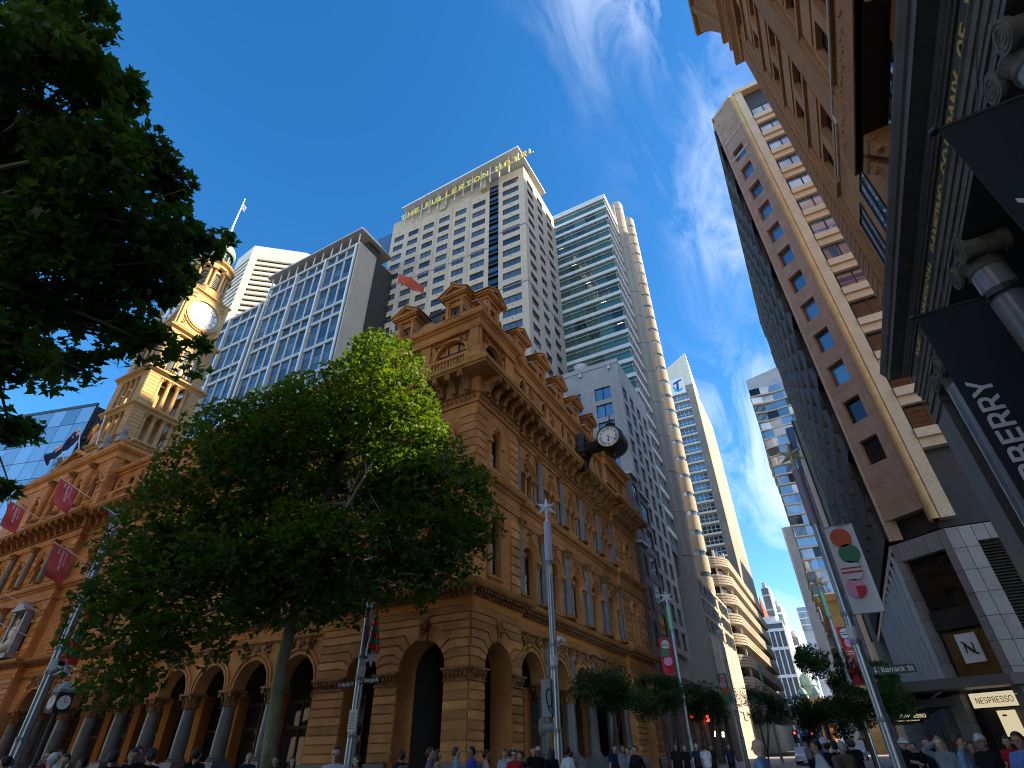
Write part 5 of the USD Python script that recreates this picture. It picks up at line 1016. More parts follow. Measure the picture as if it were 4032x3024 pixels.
for x in (20.25, 14.45, 8.65, 2.85): ionic(x)
# gold letters of the frieze: reading southern end first
TF = Fr(22.0, -6.0, 180, -1)
def frieze(word, x0, x1):
    b, w = text_mb(word, 0.38, TF, 0, 0, 0, 0.03, True); s = (x0 - x1)/w; V = np.vstack(b.v) - TF.o; u = V @ TF.U; z = V[:, 2]; d = V @ TF.N
    b.v = [TF.p((22.0 - x0) + u*s, 0.01 + d, 13.45 + z*1.0)]; b.build('frieze_letters', 'gold_letter', bk)
for w_, a, b in (('THE', 21.25, 19.95), ('COMMERCIAL', 19.35, 15.85), ('BANKING', 15.45, 12.85), ('CO', 12.5, 11.7), ('MPANY', 11.6, 9.65), ('OF', 9.3, 8.6), ('SYDNEY', 8.2, 5.9)): frieze(w_, a, b)
# upper storeys: recessed pairs of windows between broad pilasters
UF = Fr(0, -6.35, 0, 1); W = MB(); W.box(-20, 23.1, -0.9, -0.45, 15.0, 44.5, UF)
bays = [(17.2, 21.1), (11.4, 15.3), (5.6, 9.5), (-0.2, 3.7), (-6, -2.1)]
xs_ = [-20] + sorted(sum([list(b) for b in bays], [])) + [22.0]
for i in range(0, len(xs_), 2): W.box(xs_[i], xs_[i + 1], -0.45, 0.0, 15.05, 43.0, UF); W.box(xs_[i] + 0.35, xs_[i + 1] - 0.35, 0.0, 0.07, 17.0, 42.6, UF)
W.box(22.0, 23.2, -9, 0.0, 15.05, 43.0, UF)
W.build('upper_wall', 'render_brown', bk)
for (a, b) in bays:
    for k in range(5):
        zt_b = 25.4 + 4.1*k - 2.1
        sp = MB(); sp.box(a, b, -0.45, -0.12, zt_b + 2.1, zt_b + 4.1, UF) if k < 4 else sp.box(a, b, -0.45, -0.05, zt_b + 2.1, 43.0, UF)
        sp.box(a + 0.25, b - 0.25, -0.12, -0.06, zt_b + 2.45, zt_b + 3.7, UF); sp.box((a + b)/2 - 0.28, (a + b)/2 + 0.28, -0.45, -0.04, zt_b, zt_b + 2.1, UF); sp.box(a, a + 0.22, -0.45, -0.08, zt_b, zt_b + 2.1, UF); sp.box(b - 0.22, b, -0.45, -0.08, zt_b, zt_b + 2.1, UF); sp.box(a - 0.1, b + 0.1, -0.2, 0.06, zt_b - 0.25, zt_b, UF)
        sp.build('spandrel', 'render_brown_light', bk)
        for (u0, u1) in ((a + 0.22, (a + b)/2 - 0.28), ((a + b)/2 + 0.28, b - 0.22)): win(bk, UF, u0, u1, zt_b, zt_b + 2.1, -0.42, 'glass_old', 'dark_frame', 2, 1, t=0.08)
    MB().box(a, b, -0.45, -0.1, 15.05, 23.1, UF).build('spandrel', 'render_brown_light', bk)
    for (u0, u1) in ((a + 0.4, a + 1.6), (b - 1.6, b - 0.4)): win(bk, UF, u0, u1, 17.2, 20.6, -0.09, 'glass_old', 'dark_frame', 2, 1)
# channelled corner strip, each course a block
for j in range(48):
    z = 17.2 + j*0.525; MB().box(22.05, 23.26, -0.3, 0.06, z + 0.03, z + 0.49, UF).box(23.1, 23.28, -9, -0.3, z + 0.03, z + 0.49, UF).build('corner_stone', 'render_brown', bk)
# moulded band, big bracketed cornice and parapet at the top
UP2 = [(-20, -6.35), (23.2, -6.35), (23.2, -18)]
bm('string_course', [(-0.5, 41.2), (0.15, 41.2), (0.25, 41.5), (0.55, 41.7), (0.55, 41.95), (0.1, 42.1), (-0.5, 42.1)], 'render_brown', UP2)
bm('top_frieze', [(-0.5, 43.0), (0.1, 43.0), (0.2, 43.4), (0.45, 43.6), (0.45, 43.9), (0.15, 44.1), (0.15, 45.0), (0.6, 45.2), (0.62, 45.5), (0.2, 45.6), (-0.5, 45.6)], 'render_brown', UP2)
bm('great_cornice', [(-0.5, 45.6), (0.3, 45.6), (0.5, 46.8), (0.85, 48.3), (1.35, 49.8), (1.45, 50.3), (1.72, 50.35), (1.76, 51.0), (1.55, 51.4), (1.4, 55.0), (1.0, 56.0), (-0.5, 56.2)], 'render_brown', UP2)
cpr = Polygon([(0.3, 45.9), (0.55, 46.0), (0.8, 47.2), (1.15, 48.5), (1.62, 49.9), (1.62, 50.3), (0.3, 50.3)]); cm = trimesh.creation.extrude_polygon(cpr, 0.42, engine='earcut')
for j in range(20): u = 22.7 - j*1.35; MB().add(UF.p(u - 0.21 + cm.vertices[:, 2], cm.vertices[:, 0] + 0.02, cm.vertices[:, 1]), cm.faces).build('cornice_bracket', 'render_brown', bk)
sF = Fr(23.2, -6.35, 270, 1)
for j in range(6): u = 0.3 + j*1.35; MB().add(sF.p(u - 0.21 + cm.vertices[:, 2], cm.vertices[:, 0] + 0.02, cm.vertices[:, 1]), cm.faces).build('cornice_bracket', 'render_brown', bk)
# balcony with carved consoles over the ledge
bl = MB(); bl.box(8.9, 15.4, 0.0, 0.92, 18.0, 18.25, UF).box(8.8, 15.5, 0.75, 0.97, 18.0, 18.7, UF).box(8.85, 15.45, 0.85, 0.93, 18.7, 19.4, UF); o = bl.build('balcony', 'render_brown', bk)
MB().box(9.2, 15.1, 0.02, 0.75, 17.97, 18.0, UF).build('soffit', 'dark_panel', o)
k = MB()
for u in np.arange(9.0, 15.4, 0.36): carved(k, UF, u, 0.94, 19.05, 0.3, 0.36, 2, int(u*10), 0.09)
k.build('balcony_ornament', 'render_brown_light', o, smooth=50)
for u in (9.2, 14.15, 14.95):
    c = MB(); P = Polygon([(0, 16.85), (0.2, 16.85), (0.32, 17.1), (0.6, 17.4), (0.7, 17.65), (0.7, 17.97), (0, 17.97)]); m = trimesh.creation.extrude_polygon(P, 0.5, engine='earcut'); c.add(UF.p(u - 0.25 + m.vertices[:, 2], m.vertices[:, 0], m.vertices[:, 1]), m.faces)
    c.lathe([(0.01, -0.3), (0.17, -0.3), (0.17, 0.3), (0.01, 0.3)], UF.p(u, 0.62, 17.72), 12, axis=0).lathe([(0.01, -0.28), (0.12, -0.28), (0.12, 0.28), (0.01, 0.28)], UF.p(u, 0.2, 17.0), 12, axis=0); carved(c, UF, u, 0.5, 17.4, 0.4, 0.45, 10, int(u*3), 0.14); c.build('console', 'render_brown_light', bk, smooth=40)
bm('upper_ledge', [(-0.3, 16.1), (0.14, 16.1), (0.14, 16.3), (0.22, 16.4), (0.22, 16.75), (0.12, 16.8), (0.12, 17.0), (-0.3, 17.0)], 'render_brown_light', UP2)
for u in (10.0, 13.2, 16.0, 19.2): MB().box(u - 0.8, u + 0.8, 0.12, 0.16, 15.2, 16.05, UF).box(u - 0.5, u + 0.5, 0.16, 0.2, 15.35, 15.9, UF).build('carved_panel', 'render_brown_light', bk)
MB().tube([UF.p(11.0, 0.08, 23.0), UF.p(16.6, 0.08, 23.05), UF.p(16.7, 0.1, 22.6), UF.p(19.8, 0.1, 22.6)], 0.05, 6).build('downpipe', 'white_metal', bk)
# long name banners on rods from the columns
for i, (x, lab) in enumerate(((14.25, 'black hanging name banner showing the letters BERRY, on the second column'), (8.45, 'black hanging banner cut off by the upper right edge, on the nearest column'))):
    bn = thing('hanging_banner', lab, 'banner')
    MB().tube([BF.p(x, -0.1, 10.9), BF.p(x, 1.65, 10.9)], 0.05, 8).lathe([(0.01, -0.02), (0.08, 0), (0.08, 0.08), (0.01, 0.1)], BF.p(x, 1.66, 10.86), 8).build('rod', 'dark_panel', bn)
    MB().tube([BF.p(x - 0.2, 0.11, 13.1), BF.p(x - 0.05, 1.0, 10.95)], 0.012, 5).build('stay', 'dark_panel', bn)
    MB().lathe([(0.50, -0.09), (0.52, -0.09), (0.52, 0.09), (0.50, 0.09)], BF.p(x + 0.2, -0.36, 10.9), 20).build('collar', 'dark_panel', bn)
    MB().box(x - 0.02, x + 0.02, 0.12, 1.6, 2.6, 10.85, BF).build('cloth', 'black_cloth', bn)
    # letters stand one side of the cloth, facing north, reading upwards
    for sgn, fx in ((-1, x - 0.024),):
        m = meshkit.text_mesh('BURBERRY', 0.42, 0.012, True); v = m.vertices; L = v[:, 0].max(); s = 3.5/L
        h0 = v[:, 1]
        P = np.column_stack([np.full(len(v), fx) - v[:, 2], np.full(len(v), -6.0) + 1.0 + h0, 5.22 + v[:, 0]*s]); MB().add(P, m.faces).build('letters', 'silver_star', bn)
# ---------------- tan stone office tower with chamfered corner across the side street
nt = thing('tan_stone_tower', 'tan and cream stone office tower with a column of square windows on its chamfered corner', 'tower')
CR = np.array([38.0, -7.4]); cdir = np.array([math.cos(math.radians(50)), math.sin(math.radians(50))]); CLN = 2.82; CL = CR + cdir*CLN
cfz = Fr(CR[0], CR[1], 50, 1); TOPZ = 61.0
core = Polygon([tuple(CR + [0.5, -0.2]), tuple(CL + [0.4, -0.6]), (78, CL[1] - 0.6), (78, -22), (38.5, -22)])
m = trimesh.creation.extrude_polygon(core, TOPZ - 12.5, engine='earcut'); MB().mesh(m, (0, 0, 12.2)).build('core', 'dark_panel', nt)
zz = [12.3]; k0 = -1
for k in range(14): zz += [17.03 + 3.13*k - 0.0, 17.03 + 3.13*k + 1.8] if k < 13 else []
zz = [12.0, 13.9, 15.7] + zz[1:] if False else [13.4] + zz[1:] + [TOPZ - 0.4]
zz = sorted(set(np.round(zz, 3))); hz = set((1, j) for j in range(len(zz) - 1) if abs(zz[j + 1] - zz[j] - 1.8) < 0.02 and zz[j] < 54)
uz = [0.15, 0.95, 2.3, CLN]
W = MB(); grid_wall(W, cfz, uz, zz, hz, 0.0, 0.42); W.box(0.15, CLN, -1.0, -0.02, 13.4, 13.41, cfz); W.build('corner_wall', 'tower_tan', nt)
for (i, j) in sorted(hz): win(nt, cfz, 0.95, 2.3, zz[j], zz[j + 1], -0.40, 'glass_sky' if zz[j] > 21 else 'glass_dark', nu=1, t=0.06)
MB().box(0.1, CLN, -0.5, 0.05, TOPZ - 0.4, TOPZ, cfz).box(0.3, CLN - 0.1, 0, 0.06, 55.2, 55.5, cfz).box(0.3, CLN - 0.1, 0, 0.06, 52.0, 52.3, cfz).build('corner_parapet', 'tower_cream', nt)
# rounded golden rib and cream pier right of it
MB().lathe([(0.36, 12.6), (0.36, TOPZ - 0.4)], (38.25, -7.55, 0), 20).build('rounded_rib', 'tower_gold', nt, smooth=40)
nn = Fr(38.0, -7.75, 270, -1)           # north face, u westwards
W = MB(); W.box(0.0, 0.72, -0.8, 0.12, 12.6, TOPZ, nn); W.box(4.2, 5.2, -0.8, 0.1, 12.6, TOPZ, nn); W.box(9.0, 10.2, -0.8, 0.1, 12.6, TOPZ, nn); W.box(0.72, 20, -0.9, -0.6, 12.6, TOPZ, nn); W.build('north_wall', 'tower_cream', nt)
for k in range(13):
    z1 = 17.6 + 3.1*k
    for (a, b) in ((0.78, 4.2), (5.2, 9.0)):
        MB().box(a - 0.02, b, -0.6, 0.22, z1, z1 + 0.62, nn).box(a, b, -0.6, 0.0, z1 - 0.62 + 0.0, z1, nn).build('lintel', 'tower_cream', nt)
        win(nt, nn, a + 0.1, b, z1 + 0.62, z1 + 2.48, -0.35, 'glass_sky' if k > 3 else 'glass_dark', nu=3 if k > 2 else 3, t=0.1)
MB().box(0.0, 20, -0.8, 0.2, TOPZ - 0.6, TOPZ + 0.05, nn).build('parapet', 'tower_cream', nt)
# podium: granite-clad, with deep dark windows
pd_ = thing('granite_podium', 'dark granite-clad shop podium under the tan tower with coffee shop signs', 'building')
PR = np.array([38.0, -7.63]); PLN = 3.36; pf = Fr(PR[0], PR[1], 50, 1); pn = Fr(PR[0] - 0.001, PR[1], 270, -1)
PLc = PR + cdir*PLN; pe = Fr(PLc[0], PLc[1], 0, 1)
core = Polygon([tuple(PR + [0.9, -0.3]), tuple(PLc + [0.3, -1.0]), (78, PLc[1] - 1.0), (78, -21.9), (38.9, -21.9)]); m = trimesh.creation.extrude_polygon(core, 13.2, engine='earcut'); MB().mesh(m).build('core', 'dark_panel', pd_)
W = MB(); W.box(0.0, 0.42, -0.6, 0, 0, 12.0, pf).box(PLN - 0.36, PLN, -0.6, 0, 0, 12.0, pf).box(0.42, PLN - 0.36, -0.6, 0, 10.95, 12.0, pf); W.box(0.42, PLN - 0.36, -0.55, -0.3, 7.1, 8.3, pf).build('spandrel', 'dark_panel', pd_) if False else None
def slabs(fr, a, b, z0, z1, nu, h, m='podium_granite'):
    n = max(1, int(round((z1 - z0)/h)))
    for j in range(n):
        for i in range(nu):
            ua, ub = a + (b - a)*i/nu, a + (b - a)*(i + 1)/nu; MB().box(ua + 0.012, ub - 0.012, -0.5, 0.02, z0 + (z1 - z0)*j/n + 0.012, z0 + (z1 - z0)*(j + 1)/n - 0.012, fr).build('granite_slab', m, pd_)
slabs(pf, 0.0, 0.42, 0.3, 12.0, 1, 1.17); slabs(pf, PLN - 0.36, PLN, 4.4, 12.0, 1, 1.08); slabs(pf, 0.42, PLN - 0.36, 10.95, 12.0, 3, 1.05); slabs(pf, PLN - 0.36, PLN + 0.1, 0.2, 4.0, 1, 1.2)
slabs(pn, 0.0, 1.25, 0.3, 12.0, 2, 1.17); slabs(pn, 1.25, 3.7, 11.1, 12.0, 4, 0.9); slabs(pn, 3.7, 6.2, 0.3, 12.0, 4, 1.17); slabs(pn, 9, 12, 0.3, 12.0, 4, 1.17); slabs(pn, 6.2, 9, 11.1, 12.0, 4, 0.9)
for (a, b) in ((1.25, 3.7), (6.2, 9.0)):
    l = MB(); l.box(a, b, -0.5, -0.42, 5.8, 11.1, pn)
    for z in np.arange(5.9, 11.0, 0.16): l.box(a, b, -0.42, -0.2, z, z + 0.05, pn)
    stuff(l.build('louvre', 'dark_bronze', pd_)); MB().box(a, b, -0.5, -0.4, 0.3, 5.8, pn).build('shop_window', 'glass_dark', pd_)
win(pd_, pf, 0.5, PLN - 0.42, 8.05, 10.85, -0.5, 'glass_dark', 'dark_bronze', 1, 1, t=0.12); MB().box(0.42, PLN - 0.36, -0.45, -0.3, 7.05, 8.05, pf).build('spandrel', 'dark_panel', pd_)
w = win(pd_, pf, 0.5, PLN - 0.42, 4.55, 7.0, -0.5, 'shop_glow', 'dark_bronze', 1, 1, t=0.14)
lg = MB().box(1.05, 2.12, -0.28, -0.22, 5.35, 6.75, pf).build('logo_board', 'clock_white', pd_)
# looped N monogram: two hooked strokes and a double diagonal
cN = (1.585, 6.05); E_ = []
def st(pts, w0): 
    from shapely.geometry import LineString
    return LineString([(cN[0] + x*0.62, cN[1] + y*0.62) for x, y in pts]).buffer(w0, cap_style=2)
nfr = Fr(*pf.p(2.12 + 1.05, 0, 0)[:2], 230, -1)
E_ = unary_union([st([(-0.33, -0.38), (-0.33, 0.28)], 0.03), st([(0.33, -0.30), (0.33, 0.38)], 0.03), st([(-0.52, 0.50), (-0.40, 0.47), (-0.25, 0.30), (0.33, -0.38), (0.45, -0.48), (0.58, -0.5)], 0.035), st([(-0.30, 0.16), (0.20, -0.42)], 0.018)])
MB().poly(E_, -0.21, -0.19, nfr).build('monogram', 'black_paint', lg)
sb = thing('lit_shop_sign', 'backlit cream NESPRESSO light box above the shop window', 'sign')
sf2 = Fr(*pf.p(2.75, -0.3, 0)[:2], 230, -1)
MB().box(0.0, 2.25, -0.12, 0.0, 3.35, 4.0, sf2).build('light_box', 'sign_cream', sb); MB().box(-0.05, 2.3, -0.14, -0.02, 3.28, 3.35, sf2).box(-0.05, 2.3, -0.14, -0.02, 4.0, 4.07, sf2).build('frame', 'black_paint', sb)
t_, w_ = text_mb('NESPRESSO', 0.27, sf2, 0, 0, 0.003, 0.012); V = np.vstack(t_.v) - sf2.o; u = V @ sf2.U; t_.v = [sf2.p(0.22 + u*1.82/w_, 0.003 + V @ sf2.N, 3.53 + V[:, 2])]; t_.build('letters', 'black_paint', sb)
w2 = thing('shop_display', 'bright cream display panel in the shop window below the light box', 'display'); MB().box(0.85, 1.7, -0.3, -0.25, 2.1, 3.2, sf2).build('panel', 'sign_cream', w2); MB().box(1.05, 1.25, -0.25, -0.24, 2.95, 3.03, sf2).build('print', 'timber_door', w2)
# awnings
aw = thing('shop_awning', 'dark metal awning wrapping the podium corner with shop names on its fascia', 'awning')
MB().sweep([(70, PLc[1] + 2.2), (PLc[0] - 1.2, PLc[1] + 2.2), (37.0, PR[1] + 0.4), (37.0, PR[1] - 0.9)], [(-1.6, 4.15), (0, 4.15), (0, 4.62), (-1.6, 4.62)], side=1).build('fascia', 'dull_brown', aw)
MB().sweep([(70, PLc[1] + 2.6), (41.5, PLc[1] + 2.6), (41.0, PLc[1] - 0.3)], [(-2.2, 3.55), (0, 3.55), (0, 3.95), (-2.2, 3.95)], side=1).build('lower_fascia', 'dark_panel', aw)
for i, wd in enumerate(('NESPRESSO', 'GEORG JENSEN')):
    fr = Fr(43.0 + i*5, PLc[1] + 2.0, 270, -1); MB().box(-0.9, 0.9, -0.1, 0, 3.05 + 0.0*i, 3.42, fr).build('hanging_sign', 'black_paint', aw); t_, w_ = text_mb(wd, 0.17, fr, 0, 0, 0, 0.01, True); V = np.vstack(t_.v) - fr.o; u = V @ fr.U; t_.v = [fr.p(-0.7 + u*1.4/w_, 0.005 + V @ fr.N, 3.15 + V[:, 2])]; t_.build('sign_letters', 'sign_cream', aw)
for i in range(10): MB().box(41.5 + i*2.4, 41.95 + i*2.4, PLc[1] - 0.6, PLc[1] + 0.15, 0.0, 4.0).build('shop_pier', 'podium_granite', aw if False else pd_)
# slanted glass fins of the street side of the podium
for i in range(12):
    x = PLc[0] + 0.9 + i*2.4
    MB().box(x, x + 0.09, PLc[1] - 0.3, PLc[1] + 0.13, 4.6, 11.6).build('glass_fin', 'white_metal', pd_)
    win(pd_, pe, x - PLc[0] + 0.16, x - PLc[0] + 2.38, 4.6, 11.6, -0.45, 'glass_dark', 'white_metal', 1, 3, t=0.05)
MB().box(0, 37.8, -0.6, 0.06, 11.6, 12.0, pe).build('podium_coping', 'podium_granite', pd_)
# street side of the tower: staggered diamond-shaped bays
df = Fr(CL[0], CL[1], 0, 1); NX, bw = 11, 3.4
W = MB(); W.box(0.0, 0.3, -0.6, 0.15, 12.2, TOPZ, df); W.box(0.0, 38, -0.6, 0.1, TOPZ - 1.0, TOPZ, df); W.build('street_frame', 'tower_tan', nt)
for j in range(15):
    z0 = 12.4 + j*3.13
    for i in range(NX):
        u0 = 0.4 + i*bw + (bw/2 if j % 2 else 0)
        if u0 + bw > 38.2: continue
        q = [(0, 0.0), (bw, 0.0), (bw, 3.1), (0, 3.1)]; c = (bw*0.5, 1.55)
        mb_2 = MB(); mb_2.add(df.p([u0, u0 + 0.55, u0 + 0.55, u0, u0 + bw - 0.55, u0 + bw, u0 + bw, u0 + bw - 0.55], [0.32, -0.35, -0.35, 0.32, -0.35, 0.32, 0.32, -0.35], [z0, z0 + 0.45, z0 + 2.6, z0 + 3.1, z0 + 0.45, z0, z0 + 3.1, z0 + 2.6]), [[0, 1, 2], [0, 2, 3], [4, 5, 6], [4, 6, 7], [0, 5, 4], [0, 4, 1], [3, 2, 7], [3, 7, 6]])
        o = mb_2.build('window_bay', 'diamond_dark', nt)
        MB().quad([(u0 + 0.55, -0.34, z0 + 0.45), (u0 + bw - 0.55, -0.34, z0 + 0.45), (u0 + bw - 0.55, -0.34, z0 + 2.6), (u0 + 0.55, -0.34, z0 + 2.6)], df).build('pane', 'glass_mirror', o)
# pale slab, blue glass box and the wavy balcony tower beyond
sl = thing('beige_slab_building', 'narrow beige stone slab between the diamond-windowed wall and a blue glass strip', 'building')
MB().box(80, 96, -16, -4.6, 0, 42).build('wall', 'beige_stone', sl); MB().box(79.9, 80, -4.62, -4.4, 12, 42).build('edge', 'dark_panel', sl)
gs_ = thing('blue_glass_building', 'sky-reflecting blue glass strip building behind the beige slab', 'building')
MB().box(98, 112, -16, -4.2, 0, 50).build('core', 'dark_panel', gs_)
for j in range(12):
    for i in range(4): MB().box(98 + i*3.5 + 0.04, 101.5 + i*3.5 - 0.04, -4.2, -4.05, 2 + j*4.0, 5.9 + j*4.0).build('glass_panel', 'glass_sky', gs_); MB().box(97.85, 98.0, -4.2 - (i + 1)*2.9 + 0.04, -4.2 - i*2.9 - 0.04, 2 + j*4.0, 5.9 + j*4.0).build('glass_panel', 'glass_mirror', gs_)
wt = thing('wavy_balcony_tower', 'tall blue glass apartment tower with wavy pale balcony edges and slanted grey crown', 'tower')
WX, WY = 172.0, -0.3
def wavy(j, fr_n): return [0.35*math.sin(j*0.55 + k*1.9) + 0.25*math.sin(j*0.9 + k) for k in range(fr_n)]
MB().box(WX + 0.6, WX + 22, WY - 12.5, WY - 0.4, 0, 103).build('core', 'dark_panel', wt)
for j in range(31):
    z = 4.0 + j*3.2; a = wavy(j, 5); y = np.linspace(WY - 13, WY, 5)
    P = [(WX - 0.3 + a[k], y[k]) for k in range(5)] + [(WX + 24, WY + 0.4 + a[4])]
    MB().sweep(P, [(-1.3, z), (0.25, z), (0.25, z + 0.42), (-1.3, z + 0.42)], side=-1).build('balcony_edge', 'far_beige', wt)
    for k in range(4): MB().add([(P[k][0] + 0.2, P[k][1], z + 0.42), (P[k + 1][0] + 0.2, P[k + 1][1], z + 0.42), (P[k + 1][0] + 0.2, P[k + 1][1], z + 3.2), (P[k][0] + 0.2, P[k][1], z + 3.2)], [[0, 1, 2], [0, 2, 3]]).build('glass_bay', 'glass_mirror' if (j*3 + k*5) % 7 else 'glass_dark', wt)
    for k in range(5): MB().box(WX + k*4.6, WX + k*4.6 + 4.4, WY - 0.3, WY - 0.1, z + 0.42, z + 3.2).build('side_glass', 'glass_green' if (j + k) % 3 else 'far_beige', wt)
w = MB(); V = [(WX, WY - 13, 103), (WX, WY, 103), (WX + 22, WY, 103), (WX + 22, WY - 13, 103), (WX, WY - 13, 110), (WX, WY, 107.5), (WX + 22, WY, 107), (WX + 22, WY - 13, 108)]; w.add(V, BOXF[:0].tolist() + [[0, 1, 5], [0, 5, 4], [1, 2, 6], [1, 6, 5], [3, 7, 6], [3, 6, 2], [0, 4, 7], [0, 7, 3], [4, 5, 6], [4, 6, 7]]); w.build('crown', 'far_grey', wt)
# ---------------- other buildings of the block west of the street (behind the frontages)
for i, (x0, x1, y0, y1, h, lab) in enumerate(((66, 90, -62, -31, 104, 'tall plain office block hidden behind the tan tower'), (93, 124, -62, -34, 150, 'taller plain office block hidden behind the tan tower and beige slab'), (38, 64, -75, -32, 43, 'low office block hidden behind the tan tower'), (-70, -9, 16, 150, 62, 'stone office row facing the sandstone building across the plaza, behind the camera'))):
    o = thing('rear_office_block', lab, 'building'); MB().box(x0, x1, y0, y1, 0, h).build('wall', 'far_beige', o)
    s = MB()
    for z in np.arange(4, h - 2, 3.6): s.box(x0 - 0.05, x1 + 0.05, y0 - 0.05, y1 + 0.05, z, z + 1.7)
    stuff(s.build('window_strips', 'glass_dark', o))
# ---------------- far end of the street, west side
fw = thing('ornate_cream_frontage', 'row of narrow cream and terracotta shop frontages below the wavy tower', 'building'); MB().box(128, 170, -12, -1.2, 0, 26).build('wall', 'yellow_stone', fw)
for j in range(5):
    for i in range(8): win(fw, Fr(129, -1.2, 0, 1), i*5 + 0.8, i*5 + 3.4, 6 + j*4, 8.6 + j*4, 0.0, 'glass_dark', 'dark_frame', 2, 1)
MB().box(127.5, 170, -12, -0.5, 26, 27.2).build('cornice', 'qvb_stone', fw)
gw = thing('grey_ribbed_building', 'pale grey ribbed office building beyond the wavy tower', 'building'); MB().box(205, 250, -9, 2.6, 0, 66).build('wall', 'far_grey', gw)
for i in range(18): MB().box(205.5 + i*2.45, 206.3 + i*2.45, 2.6, 3.2, 0, 66).build('rib', 'far_white', gw)
bw_ = thing('blue_top_tower', 'distant tower with bright blue glass top at the street end', 'tower'); MB().box(420, 445, 5.0, 12, 0, 66).build('wall', 'far_grey', bw_); MB().box(419.5, 445, 4.8, 12.2, 66, 80).build('glass_top', 'glass_sky', bw_); 
for z in (69, 73, 77): MB().box(419.3, 445, 4.7, 12.3, z, z + 0.5).build('floor_band', 'far_white', bw_)
# ---------------- far end of the street, east side
yb = thing('yellow_stone_building', 'yellow sandstone corner building with tall windows beyond the curved balconies', 'building'); MB().box(184, 205, 19.0, 32, 0, 28).build('wall', 'yellow_stone', yb)
for j in range(5):
    for i in range(2): win(yb, Fr(184, 19.5, 90, 1), 0.5 + i*2.2, 2.0 + i*2.2, 9 + j*3.7, 11.6 + j*3.7, 0.02, 'glass_dark', 'white_metal', 2, 2)
MB().box(183.4, 205, 18.4, 32, 28, 29.2).build('cornice', 'yellow_stone', yb); MB().box(185, 205, 20, 32, 29.2, 37).build('upper_storey', 'far_grey', yb)
ds = thing('vertical_sign', 'vertical black shop sign of boxed letters spelling DYMOCKS', 'sign')
for i, ch in enumerate('DYMOCKS'):
    fr = Fr(205.2, 18.6, 270, -1); z = 22.2 - i*2.0; o = MB().box(-0.85, 0.85, -0.15, 0, z, z + 1.8, fr).build('letter_box', 'black_paint', ds); t_, w_ = text_mb(ch, 1.15, fr, 0, 0, 0.01, 0.03, True); V = np.vstack(t_.v); V = V - fr.U*(w_/2) + np.array([0, 0, z + 0.33]); t_.v = [V]; t_.build('letter', 'silver_star', o)
wg = thing('white_grid_tower', 'white framed tower with dark vertical windows and red spire at the street end', 'tower')
X1, Y1 = 265.0, 22.6; MB().box(X1 + 0.4, X1 + 30, Y1 - 8 + 0.2, Y1 + 4, 0, 46).build('core', 'far_dark', wg)
for i in range(7): MB().box(X1, X1 + 0.6, Y1 - 8 + i*2.0 - 0.22, Y1 - 8 + i*2.0 + 0.22, 0, 46 if i in (0, 6) else 44).build('rib', 'far_white', wg)
for z in (6, 16, 26, 36, 43, 46): MB().box(X1 - 0.1, X1 + 0.6, Y1 - 8.2, Y1 + 4.2, z, z + 1.1).build('band', 'far_white', wg)
for i in range(11): MB().box(X1 + 1 + i*2.6, X1 + 1.5 + i*2.6, Y1 - 8.3, Y1 - 7.8, 0, 46).build('rib', 'far_white', wg)
MB().box(X1 + 1, X1 + 10, Y1 - 6, Y1 + 2, 46, 49).build('roof_block', 'far_white', wg); MB().lathe([(2.2, 47), (0.2, 58)], (X1 + 5, Y1 - 1.5, 0), 4).build('spire', 'banner_orange', wg)
for i, (x, y, w, d, h, m, lab) in enumerate(((330, 17.0, 5, 20, 65, 'far_green', 'slim dark and green twin tower highest at the street end, its green half'), (318, 19.8, 3.4, 20, 72, 'far_dark', 'tallest slim dark grey tower at the street end'), (345, 13.6, 4.2, 22, 52, 'far_dark', 'dark grey tower with pale edge right of the green tower'), (300, 26.0, 8, 20, 58, 'far_beige', 'pale beige low tower left of the white grid tower'), (390, 12.0, 4.4, 20, 52, 'far_grey', 'grey distant block right of the dark tower at the street end'))):
    o = thing('distant_tower', lab, 'tower'); MB().box(x, x + d, y, y + w, 0, h).build('wall', m, o)
    for j in range(int(h/7)): MB().box(x - 0.25, x + d, y - 0.25, y + w + 0.1, 5 + j*7, 5.9 + j*7).build('floor_band', 'far_white' if i in (0, 2) else 'far_grey', o)
    MB().box(x - 0.5, x + d, y - 0.7, y, 0, h + 0.5).build('edge_pier', 'far_white', o)
    MB().box(x + 1, x + d - 4, y + 0.8, y + w - 0.8, h, h + 3).build('plant_room', 'far_grey', o)
qv = thing('domed_market_building', 'orange sandstone building with green copper domes far along the street', 'building')
MB().box(255, 300, 8.0, 15.5, 0, 18).build('wall', 'qvb_stone', qv)
for i in range(10):
    fr = Fr(255 + i*4.4, 8.0, 0, -1); MB().box(0.3, 1.1, 0, 0.5, 0, 18.4, fr).build('pilaster', 'sandstone', qv); MB().poly(arch(2.7, 1.1, 6.5, 13), 0.02, 0.06, fr).build('window', 'glass_dark', qv)
fr = Fr(255, 8.0, 90, 1)
for u in (1.3, 3.8, 6.3): MB().poly(arch(u, 0.8, 5, 12), 0.02, 0.06, fr).build('window', 'glass_dark', qv); MB().box(u - 1.3, u - 0.95, 0, 0.4, 0, 18, fr).build('pilaster', 'sandstone', qv)
for (x, y, r, z) in ((257, 9.4, 1.5, 18), (257, 14, 1.5, 18), (270, 12, 3.2, 20)): MB().lathe([(r, z), (r, z + r), (r*1.1, z + r), (r*0.95, z + 1.6*r), (r*0.5, z + 2.2*r), (0.1, z + 2.6*r), (0.05, z + 3.4*r)], (x, y, 0), 16).build('dome', 'copper_green', qv, smooth=40)
